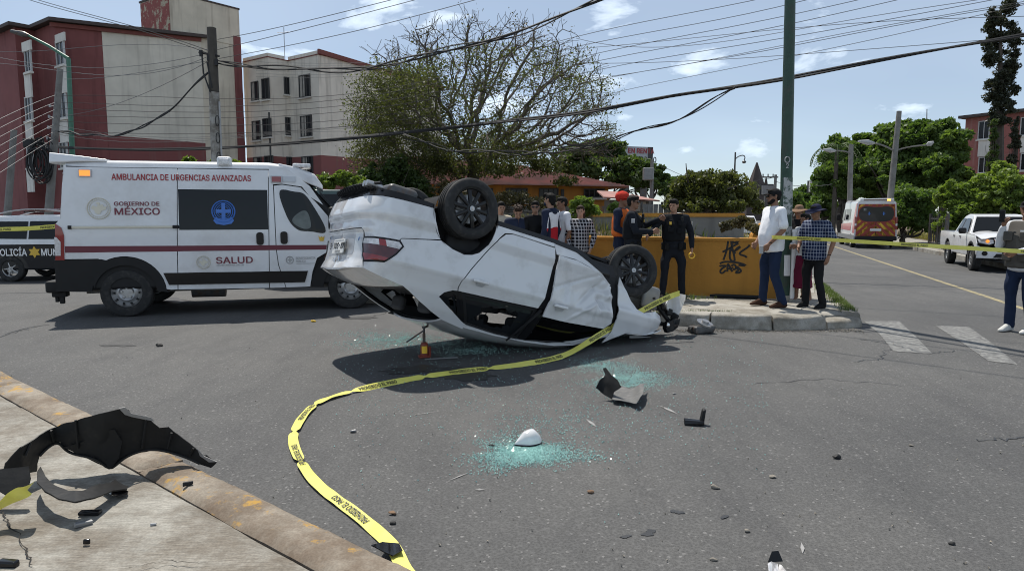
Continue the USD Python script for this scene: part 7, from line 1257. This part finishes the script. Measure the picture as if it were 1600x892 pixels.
def gilet(o, J, hc, H, hp, limb):
    v = part(o, 'waistcoat', skin_of(hulls([eb((0, .02, .90), (.225, .18, .06)), eb((0, .02, 1.27), (.215, .178, .09)), eb((.13, 0, 1.445), (.058, .092, .04)), eb((-.13, 0, 1.445), (.058, .092, .04))]), .03, 4, .015, 4), 'cloth_vest_grey', True)
    for z in (1.28, 1.02):
        for sd in (-1, 1): part(v, 'pocket', rbox((sd * .10, .195, z), (.11, .03, .12), .012, 1), 'cloth_vest_grey')
    part(v, 'reflective_label', box((-.10, .196, 1.345), (.10, .006, .03)), 'text_white'); ph = part(o, 'phone', rbox(J['wr'] + [-.01, .06, .13], (.075, .012, .155), .006, 1), 'gloss_black')
person('man in a grey waistcoat and jeans filming with a phone at the right edge', 1607, 315, 8.95, 0.0, -68, head=-15, shirt='cloth_grey_white', sleeve='long', legs='cloth_jeans', shoes='shoe_white', skin='skin_brown', hat='cap', extra=both(cap_hat('cloth_black', 'cap'), gilet), arms={'r': ((.25, .12, 1.15), (.16, .20, 1.41)), 'l': ((-.25, .06, 1.14), (-.08, .28, 1.08)), 'curl': .8}, stance=.06, fat=.03)
# ================================================================== debris, glass, tape
def pxsheet(pts, dep, h=7.0, t=.004, wob=.012, seed=1, f=7.):
    "a torn flat piece: its outline as seen, each spot at depth dep(px, py)"
    v, fc = fill(Polygon(pts).buffer(0), h); P = np.array([at_depth(x, y, dep(x, y)) for x, y in v]); P = P + (np.stack([meshkit.fbm(P * f + 3 * k, 3, seed + k) for k in range(3)], -1) - .5) * wob
    return solid((P, fc[:, ::-1]), t)
def gd(px, py, z=0.): return on_ground(px, py, z)[1]
# the large wheel arch liner on the near pavement
ln = thing('wheel_arch_liner', 'large torn black plastic wheel arch liner lying on the near pavement', 'car part')
up_ = [(5, 742), (8, 725), (30, 700), (62, 679), (95, 664), (130, 651), (165, 643), (190, 637.5), (199, 640), (206, 650), (214, 648), (232, 654), (248, 668), (262, 668), (278, 680), (300, 697), (316, 711), (322, 710), (338, 721), (330, 730), (312, 724), (290, 714), (265, 706), (240, 702), (215, 706), (195, 715), (180, 727), (173, 731), (160, 724), (130, 712), (100, 700), (93, 693), (75, 699), (62, 711), (57, 724), (57, 737), (40, 739)]
def lean(x, y):
    base = np.interp(x, [0, 35, 85, 173, 250, 335], [3.42, 3.50, 3.74, 3.80, 3.84, 3.90]); foot = np.interp(x, [0, 60, 173, 335], [742, 740, 735, 728]); return base - np.clip(foot - y, 0, 120) * .0007 + .05 * math.sin(x * .03)
part(ln, 'arch_sheet', pxsheet(up_, lean, 6, .006, .03, 3), 'scuffed_plastic', 40)
rng_ = [(57, 736), (58, 752), (70, 768), (92, 778), (118, 782), (150, 777), (176, 766), (198, 765), (200, 760), (186, 752), (180, 747), (174, 752), (150, 757), (130, 765), (106, 766), (84, 758), (70, 744), (63, 728)]
part(ln, 'arch_rim', pxsheet(rng_, lambda x, y: gd(x, y, .25 - .10 * np.clip((x - 120) / 80, 0, 1) + .01 * math.sin(x * .05)), 6, .008, .02, 5), 'scuffed_plastic', 40)
part(ln, 'inner_flap', pxsheet([(100, 700), (130, 690), (155, 672), (180, 670), (190, 690), (185, 715), (173, 731), (150, 722), (120, 708)], lambda x, y: lean(x, y) - .03 + .04 * math.sin((x - 100) * .035), 6, .005, .02, 6), 'scuffed_plastic', 40)
for a, b in (((40, 712), (48, 692)), ((84, 690), (80, 672)), ((122, 700), (118, 656)), ((222, 700), (228, 656)), ((262, 700), (268, 676)), ((296, 712), (302, 700))): part(ln, 'rib', tube([at_depth(*p, lean(*p) - .012) for p in (a, ((a[0] + b[0]) / 2, (a[1] + b[1]) / 2), b)], .007, 5), 'scuffed_plastic', 40)
part(ln, 'edge_lip', tube([at_depth(x, y, lean(x, y) - .006) for x, y in spline(np.array([(62, 712), (75, 699), (93, 693), (100, 700), (130, 712), (160, 724), (173, 731), (180, 727), (195, 715), (215, 706), (240, 702), (265, 706), (290, 714), (312, 724)], float), 50)], .008, 6), 'scuffed_plastic', 40)
part(ln, 'side_flap', pxsheet([(-40, 730), (0, 732), (44, 728), (46, 748), (40, 770), (18, 780), (0, 768), (-40, 790)], lambda x, y: gd(x, y, .20 + (775 - y) * .0024), 6, .005, .02, 7), 'scuffed_plastic', 40)
part(ln, 'torn_edge', cat(*[pxsheet(q, lambda x, y: lean(x, y) - .012, 4, .003, .01, 8) for q in ([(186, 638), (196, 637), (206, 646), (236, 652), (242, 658), (210, 652), (196, 648)], [(308, 700), (318, 712), (338, 721), (326, 722), (312, 712)], [(58, 770), (88, 776), (86, 783), (66, 776)])]), 'grey_metal', kind='stuff')
def scrap(name, label, pts, dep, mat='scuffed_plastic', cat_='debris', extra=(), **k):
    o = thing(name, label, cat_); part(o, 'shell', pxsheet(pts, dep, **k), mat, 40)
    for i, (p, d, m) in enumerate(extra): part(o, 'flap', pxsheet(p, d, **{**k, 'seed': 9 + i}), m, 40)
    return o
scrap('plastic_scrap', 'glossy black triangular scrap on the pavement in front of the wheel arch liner', [(160, 768), (176, 752), (182, 757), (200, 766), (198, 771), (178, 773)], lambda x, y: gd(x, y, .14 + .03 * math.exp(-((x - 178) / 9) ** 2)), 'gloss_black', h=4, wob=.02)
M_('guard_grey', (.09, .09, .088), .6, var=.3, dirt=(.16, .15, .14), dscale=20)
scrap('splash_guard', 'crumpled dark grey splash guard standing on the glass beside the car', [(931, 606), (938, 594), (946, 587), (942, 575), (947, 574), (955, 587), (966, 594), (972, 604), (960, 612), (958, 624), (945, 617)], lambda x, y: 5.62 + (618 - y) * .003 + .05 * math.sin((x - 931) * .12), extra=(([(958, 604), (970, 603), (986, 608), (1000, 600), (1008, 598), (1004, 614), (994, 630), (975, 627), (957, 624)], lambda x, y: gd(x, y, .04 + .05 * math.exp(-((x - 1003) / 10) ** 2)), 'guard_grey'),), h=4, wob=.03, t=.004)
o = thing('bracket', 'small black L shaped bracket on the open road right of the glass', 'debris'); b0 = on_ground(1084, 664)
part(o, 'plate', crumple(rbox(b0 + [0, .0, .025], (.15, .05, .030), .008, 1, rz(-.15)), .03, 30, 3), 'gloss_black', 30); part(o, 'upright', crumple(rbox(b0 + [.07, .02, .06], (.025, .04, .11), .008, 1, ry(.15)), .03, 30, 5), 'black_plastic', 30)
o = thing('hub_carrier', 'broken black and silver suspension piece by the kerb of the corner pavement', 'car part'); b0 = on_ground(1096, 520)
part(o, 'bracket', crumple(rbox(b0 + [0, 0, .05], (.30, .2, .09), .03, 1, rz(.3)), .08, 8, 4), 'dark_steel', 30); part(o, 'plate', tf(cat(cyl((0, 0, 0), .11, .02, 18), cyl((0, 0, .02), .05, .04, 12)), mat4(rx(.3) @ ry(.25), b0 + [.04, 0, .13])), 'steel', 30); part(o, 'bush', cyl(b0 + [-.12, -.03, .05], .045, .08, 12, 'y'), 'rubber')
scrap('plastic_scrap', 'black triangular scrap under the end of the tape at the kerb', [(580, 851), (598, 846), (624, 848), (628, 860), (614, 868), (600, 862)], lambda x, y: gd(x, y, .05 + .02 * math.sin(x * .1)), 'gloss_black', h=5, wob=.015)
o = scrap('lamp_fragment', 'clear lamp fragment with a black back at the bottom of the picture', [(1199, 880), (1205, 876), (1222, 882), (1229, 893), (1224, 904), (1202, 900)], lambda x, y: gd(x, y, .02 + .02 * math.sin(x * .2)), 'clear_lens', h=5, wob=.012); part(o, 'back', pxsheet([(1201, 878), (1207, 861), (1217, 860), (1224, 876), (1214, 880)], lambda x, y: 2.98 + (880 - y) * .0012, 5, .004, .015, 4), 'gloss_black', 40)
# the white mirror shell on the shattered glass
ms_ = thing('mirror_cover', 'white wing mirror shell lying on the shattered green glass', 'mirror cover', mat4(rz(.45), on_ground(825, 694)))
v = trimesh.creation.icosphere(4, 1.0).vertices.copy(); fc = trimesh.creation.icosphere(4, 1.0).faces; x = v[:, 0]
v = v * [.102, .066, .088]; v[:, 1] *= np.interp(x, [-1, -.2, .6, 1], [.25, .9, 1.05, .95]); v[:, 2] *= np.interp(x, [-1, -.3, .4, 1], [.25, .85, 1.05, .8]); v[:, 2] = np.maximum(v[:, 2], -.016) + .02
part(ms_, 'shell', (v, fc), 'white_paint', True); part(ms_, 'rim', tube([(math.cos(a) * .097, math.sin(a) * .066 * np.interp(math.cos(a), [-1, -.2, .6, 1], [.5, 1, 1.02, .9]), .010) for a in np.linspace(0, 6.283, 30)], .007, 5), 'gloss_black'); part(ms_, 'peg', cyl((.03, -.04, .075), .006, .006, 8), 'gloss_black')
# shattered glass
MAT['shattered_glass'] = usdkit.material(stage, '/World/Looks/shattered_glass', {'g': ('geometry', {}), 'r': ('rgb_ramp', {'ramp': [(0, (.32, .55, .50)), (.3, (.46, .71, .66)), (.6, (.60, .80, .75)), (.85, (.82, .91, .88)), (1, (.95, .97, .96))]}), 'p': ('principled_bsdf', {'roughness': .12, 'specular_ior_level': .9, 'coat_weight': .5})}, [('g.random_per_island', 'r.fac'), ('r.color', 'p.base_color')], surface='p.BSDF')
def shards(P, size, seed):
    r = np.random.default_rng(seed); n = len(P); base = np.array([[-1, -1, -1], [1, -1, -1], [0, 1, -1], [0, 0, 1.0]]); q = r.normal(size=(n, 4)); q /= np.linalg.norm(q, axis=1, keepdims=True); w, x, y, z = q.T
    R = np.stack([1 - 2 * (y * y + z * z), 2 * (x * y - z * w), 2 * (x * z + y * w), 2 * (x * y + z * w), 1 - 2 * (x * x + z * z), 2 * (y * z - x * w), 2 * (x * z - y * w), 2 * (y * z + x * w), 1 - 2 * (x * x + y * y)], 1).reshape(n, 3, 3)
    s = (size * r.uniform(.5, 1.4, n))[:, None, None]; V = np.einsum('nij,kj->nki', R, base) * s * .55; V += P[:, None, :] + [0, 0, 0]; V[:, :, 2] -= V[:, :, 2].min(1, keepdims=True) - .001
    i = np.arange(n)[:, None] * 4; return V.reshape(-1, 3), np.vstack([i + [0, 2, 1], i + [0, 1, 3], i + [1, 2, 3], i + [2, 0, 3]])
r = np.random.default_rng(17)
def patch(px, py, rx_, ry_, n, power=.6):
    a = r.uniform(0, 6.283, n); q = np.abs(r.normal(0, .48, n)) ** power * (1 + .28 * np.sin(3 * a + 1) + .16 * np.sin(7 * a)); return np.array([on_ground(px + rx_ * q_ * math.cos(a_), py + ry_ * q_ * math.sin(a_)) for q_, a_ in zip(q, a)])
struct('broken_glass', shards(patch(822, 708, 92, 27, 9000, .8), .0064, 1), 'shattered_glass', kind='stuff', label='pale green shattered window glass round the mirror shell')
struct('broken_glass', shards(np.vstack([patch(985, 592, 75, 22, 3600), patch(940, 572, 60, 12, 1000)]), .0068, 2), 'shattered_glass', kind='stuff', label='pale green shattered glass round the splash guard')
struct('broken_glass', shards(np.vstack([patch(620, 532, 105, 16, 2800), patch(740, 548, 80, 10, 700)]), .0075, 3), 'shattered_glass', kind='stuff', label='pale green shattered glass behind the bottle jack')
struct('broken_glass', shards(np.vstack([np.array([on_ground(r.uniform(520, 1200), 520 + abs(r.normal(0, 90))) for _ in range(1500)]), patch(870, 660, 190, 60, 900)]), .007, 4), 'shattered_glass', kind='stuff', label='stray glass crumbs strewn over the road')
# grit and pebbles
M_('pebble', (.20, .18, .15), .9, var=.4, scale=40)
def grit(P, s, seed): return shards(P, s, seed)
alongk = lambda n: np.array([[*kp(r.uniform(-4, 6.5), -abs(r.normal(0, .05)) - .005), 0] for _ in range(n)])
struct('grit', cat(grit(np.array([on_ground(r.uniform(-100, 1700), 500 + 400 * r.uniform() ** 1.0) for _ in range(330)]), .008, 5), grit(alongk(700), .007, 6), grit(np.array([[r.uniform(2.2, 4.7), 0, 0] for _ in range(900)]) * [1, 0, 1] + np.array([[0, np.interp(q, [0, 1], [9.0, 9.2]) - abs(r.normal(0, .06)) + 0 * q, 0] for q in r.uniform(0, 1, 900)]), .012, 7), grit(np.array([[*kp(r.uniform(-2.5, 4.5), r.uniform(.02, 1.6)), .123] for _ in range(260)]), .006, 8)), 'pebble', kind='stuff')
for (px, py, s, m), lab in zip([(249, 541, .045, 'rubber'), (552, 675, .026, 'grey_metal'), (1308, 716, .030, 'black_plastic'), (1117, 763, .026, 'pebble'), (922, 770, .02, 'felt_brown'), (613, 804, .024, 'felt_brown'), (615, 818, .018, 'rubber'), (1166, 830, .02, 'pebble'), (1487, 850, .018, 'rubber'), (1114, 875, .02, 'pebble'), (768, 697, .02, 'black_plastic'), (1207, 746, .02, 'pebble'), (1424, 697, .015, 'pebble'), (1054, 616, .016, 'grey_metal'), (490, 503, .035, 'chevron_yellow')],
    ['dark rubber lump on the road in front of the ambulance', 'little silver sliver left of the glass in the yellow tape loop', 'small black fragment alone on the open road at the right', 'small pale chip below the L shaped bracket', 'tiny brown stone below the mirror shell', 'brown stone above the tape end near the kerb', 'black stone beside the brown one near the kerb', 'pale stone left of the clear lamp fragment', 'dark stone at the lower right of the road', 'pale stone near the bottom centre of the road', 'black sliver at the left rim of the green glass', 'pale pebble under the crossing on the open road', 'silver chip on the road at the right below the crossing', 'silver sliver just right of the splash guard', 'yellow wrapper under the front of the ambulance']):
    g_ = on_ground(px, py); solo('fragment', crumple(ball(g_ + [0, 0, s * .4], s, 2, (1.0, .6, .4)), s * 1.2, 25, int(px)), m, lab, 'fragment', smooth=30)
for (px, py, w, h, a, m), lab in zip([(141, 803, .10, .022, .1, 'gloss_black'), (131, 820, .075, .022, .7, 'grey_metal'), (136, 850, .03, .03, 0, 'gloss_black'), (240, 819, .025, .01, .2, 'text_grey'), (294, 757, .05, .02, .6, 'black_plastic'), (12, 884, .09, .03, -.1, 'gloss_black')],
    ['flat black sliver on the pavement below the wheel arch liner', 'broken grey clip on the pavement below the wheel arch liner', 'round black cap on the pavement slab', 'white flake on the pavement slab', 'small dark scrap beside the kerb joint', 'black scrap in the bottom left corner of the pavement']):
    g_ = on_ground(px, py, .125); solo('fragment', crumple(rbox(g_ + [0, 0, h * .4], (w, w * .4, h), h * .3, 1, rz(a)), .012, 40, int(px)), m, lab, 'fragment', smooth=30)
# thin stains and scratches on the road
M_('oil_stain', (.030, .030, .031), .45, var=.4, scale=8); M_('scratch_mark', (.26, .255, .25), .9, var=.3, scale=40)
mk2 = info(UsdGeom.Xform.Define(stage, '/World/road_stains').GetPrim(), kind='structure')
def blot(px, py, rx_, ry_, seed):
    rr = np.random.default_rng(seed); a = np.linspace(0, 6.283, 22)[:-1]; q = 1 + .35 * np.sin(2 * a + rr.uniform(0, 6)) + rr.uniform(-.25, .25, 21); return smoothpoly([on_ground(px + rx_ * k * math.cos(t), py + ry_ * k * math.sin(t))[:2] for k, t in zip(q, a)], 4)
for i, (px, py, a, b) in enumerate([(1015, 832, 12, 4), (978, 838, 8, 2.5), (183, 540, 22, 2), (1058, 800, 9, 3), (720, 585, 50, 8), (250, 470, 60, 4), (640, 578, 40, 6), (1132, 808, 7, 2), (560, 497, 20, 2)]): part(mk2, 'stain', sheet(blot(px, py, a, b, i), .003 + .0002 * i, .3), 'oil_stain')
for i, (a, b, w) in enumerate([((700, 752), (735, 738), .006), ((742, 766), (758, 766), .012), ((1252, 848), (1254, 866), .012), ((1030, 634), (1060, 648), .02), ((915, 655), (932, 668), .02), ((0, 524), (60, 508), .02), ((690, 642), (640, 650), .004)]):
    A, B = on_ground(*a)[:2], on_ground(*b)[:2]; d = B - A; n_ = np.array([-d[1], d[0]]) / np.linalg.norm(d) * w; part(mk2, 'scratch', sheet(Polygon([A, A + d * .5 + n_, B, A + d * .5 - n_ * .6]), .0055, .2), 'scratch_mark' if i != 5 else 'oil_stain')
def crack(pts, w, seed):
    rr = np.random.default_rng(seed); P = np.vstack([np.linspace(on_ground(*a)[:2], on_ground(*b)[:2], 12)[:-1] for a, b in zip(pts[:-1], pts[1:])]); P = P + rr.normal(0, .022, P.shape); d = np.gradient(P, axis=0); n_ = np.stack([-d[:, 1], d[:, 0]], 1); n_ /= np.linalg.norm(n_, axis=1, keepdims=True); q = (w * rr.uniform(.3, 1.2, len(P)))[:, None]
    return grid([np.column_stack([P + n_ * q, np.full(len(P), .0045)]), np.column_stack([P - n_ * q, np.full(len(P), .0045)])])
def slab_crack(pts, w, seed):
    rr = np.random.default_rng(seed); P = np.vstack([np.linspace(on_ground(*a, .12)[:2], on_ground(*b, .12)[:2], 9)[:-1] for a, b in zip(pts[:-1], pts[1:])]); P = P + rr.normal(0, .006, P.shape); d = np.gradient(P, axis=0); n_ = np.stack([-d[:, 1], d[:, 0]], 1); n_ /= np.linalg.norm(n_, axis=1, keepdims=True); q = (w * rr.uniform(.3, 1.2, len(P)))[:, None]
    return grid([np.column_stack([P + n_ * q, np.full(len(P), .1335)]), np.column_stack([P - n_ * q, np.full(len(P), .1335)])])
for i, (p, w) in enumerate([([(0, 800), (14, 818), (40, 862), (50, 892)], .004), ([(200, 892), (260, 880), (330, 884)], .002)]): part(pv, 'crack', slab_crack(p, w, 80 + i), 'joint_dirt')
for i, (p, w) in enumerate([([(1345, 530), (1400, 540), (1445, 552), (1500, 549)], .010), ([(1390, 545), (1375, 560), (1330, 566)], .006), ([(0, 527), (40, 514), (78, 506)], .014), ([(1530, 690), (1600, 683)], .008), ([(1180, 600), (1290, 592), (1420, 604)], .005), ([(620, 470), (600, 490), (560, 500)], .008)]): part(mk2, 'crack', crack(p, w, 60 + i), 'oil_stain')

# ---- yellow barrier tape with black lettering
M_('tape_yellow', (.68, .64, .12), .5, var=.08, scale=20, coat=.2)
def ribbon(label, P, tilt, w=.07, first=.1, words='PROHIBIDO EL PASO', step=1.05, n=120, face=1, group=None, pinch=()):
    P = spline(P, n); L = np.r_[0, np.cumsum(np.linalg.norm(np.diff(P, axis=0), axis=1))]; T = np.gradient(P, axis=0); T /= np.linalg.norm(T, axis=1, keepdims=True); side = np.cross(T, [0, 0, 1.0]); side /= np.linalg.norm(side, axis=1, keepdims=True)
    ti = (np.interp(L / L[-1], np.linspace(0, 1, len(tilt)), tilt) + 1.1 * (meshkit.fbm(np.column_stack([L * 2.3, 0 * L, 0 * L + 4]), 3, 8) - .5) * (1 if len(tilt) > 8 else .25))[:, None]; up = np.cross(side, T); W = side * np.cos(ti) + up * np.sin(ti); N = np.cross(T, W) * face
    o = thing('barrier_tape', label, 'barrier tape', group=group); cr = (meshkit.fbm(np.column_stack([L * 14, 0 * L, 0 * L]), 2, 5) - .5)[:, None] * .008; pin = 1 - sum(.7 * np.exp(-((L - q) / .035) ** 2) for q in pinch)[:, None] if pinch else 1.0; part(o, 'tape', grid([P - W * w / 2 * pin, P + N * np.abs(cr), P + W * w / 2 * pin]), 'tape_yellow', True)
    tm = text(words, w * .52, .0006, True); tm = (tm[0] * [.82, 1, 1], tm[1]); tw = tm[0][:, 0].max(); s = first
    while s + tw < L[-1]:
        q = tm[0][:, 0] + s if face > 0 else s + tw - tm[0][:, 0]; at_ = lambda A: np.stack([np.interp(q, L, A[:, k]) for k in range(3)], 1)
        part(o, 'lettering', (at_(P) + at_(W) * ((tm[0][:, 1] - w * .26) * (1 if face > 0 else 1))[:, None] + at_(N) * (.0048 + tm[0][:, 2])[:, None], tm[1] if face > 0 else tm[1]), 'text_black'); s += step
    return o
gp_ = lambda px, py, z=.02: on_ground(px, py, z)
path = [at_depth(1062, 458, 8.55), at_depth(1043, 465, 8.48), at_depth(1000, 487, 8.30), at_depth(945, 518, 7.95), at_depth(905, 543, 7.62), gp_(868, 559, .03), gp_(815, 569), gp_(757, 576), gp_(690, 584), gp_(640, 592), gp_(590, 602), gp_(545, 612), gp_(508, 623), gp_(484, 638), gp_(465, 663), gp_(458, 683), gp_(462, 703), gp_(474, 727), gp_(493, 752), gp_(524, 778), gp_(558, 803), gp_(590, 830), gp_(612, 852), gp_(622, 868), gp_(630, 885), gp_(652, 905)]
ribbon('long yellow barrier tape running from the overturned car along the road to the kerb', path, [1.3, 1.2, 1.1, .9, .6, .45, .3, .3, .4, .45, .3, .15, .05, .1, .1, .05, .0, -.1], .068, .15, face=-1, n=320, step=.98, pinch=(3.05, 3.75, 4.55, 5.02, 5.72, 6.35))
ribbon('yellow barrier tape stretched across the street at the right', [at_depth(1239, 372, 10.92), at_depth(1262, 373, 9.62), at_depth(1292, 374.5, 9.55), at_depth(1400, 381, 9.2), at_depth(1500, 387, 8.8), at_depth(1600, 393, 8.45), at_depth(1700, 400, 8.0)], [1.5, 1.45, 1.2, 1.5, 1.6, 1.4], .052, .3, step=1.3)
ribbon('yellow barrier tape stretched past the police car', [at_depth(-40, 360, 13.6), at_depth(0, 358.5, 13.8), at_depth(45, 357, 13.9), at_depth(95, 353, 14), at_depth(160, 350, 14.2)], [1.5, 1.4, 1.5, 1.55], .085, .1)
ribbon('end of yellow barrier tape over the wheel arch liner', [gp_(-40, 812, .20), gp_(0, 790, .23), gp_(20, 777, .26), gp_(40, 766, .30), gp_(48, 757, .30)], [.9, .8, 1.0, .7], .07, 5.)
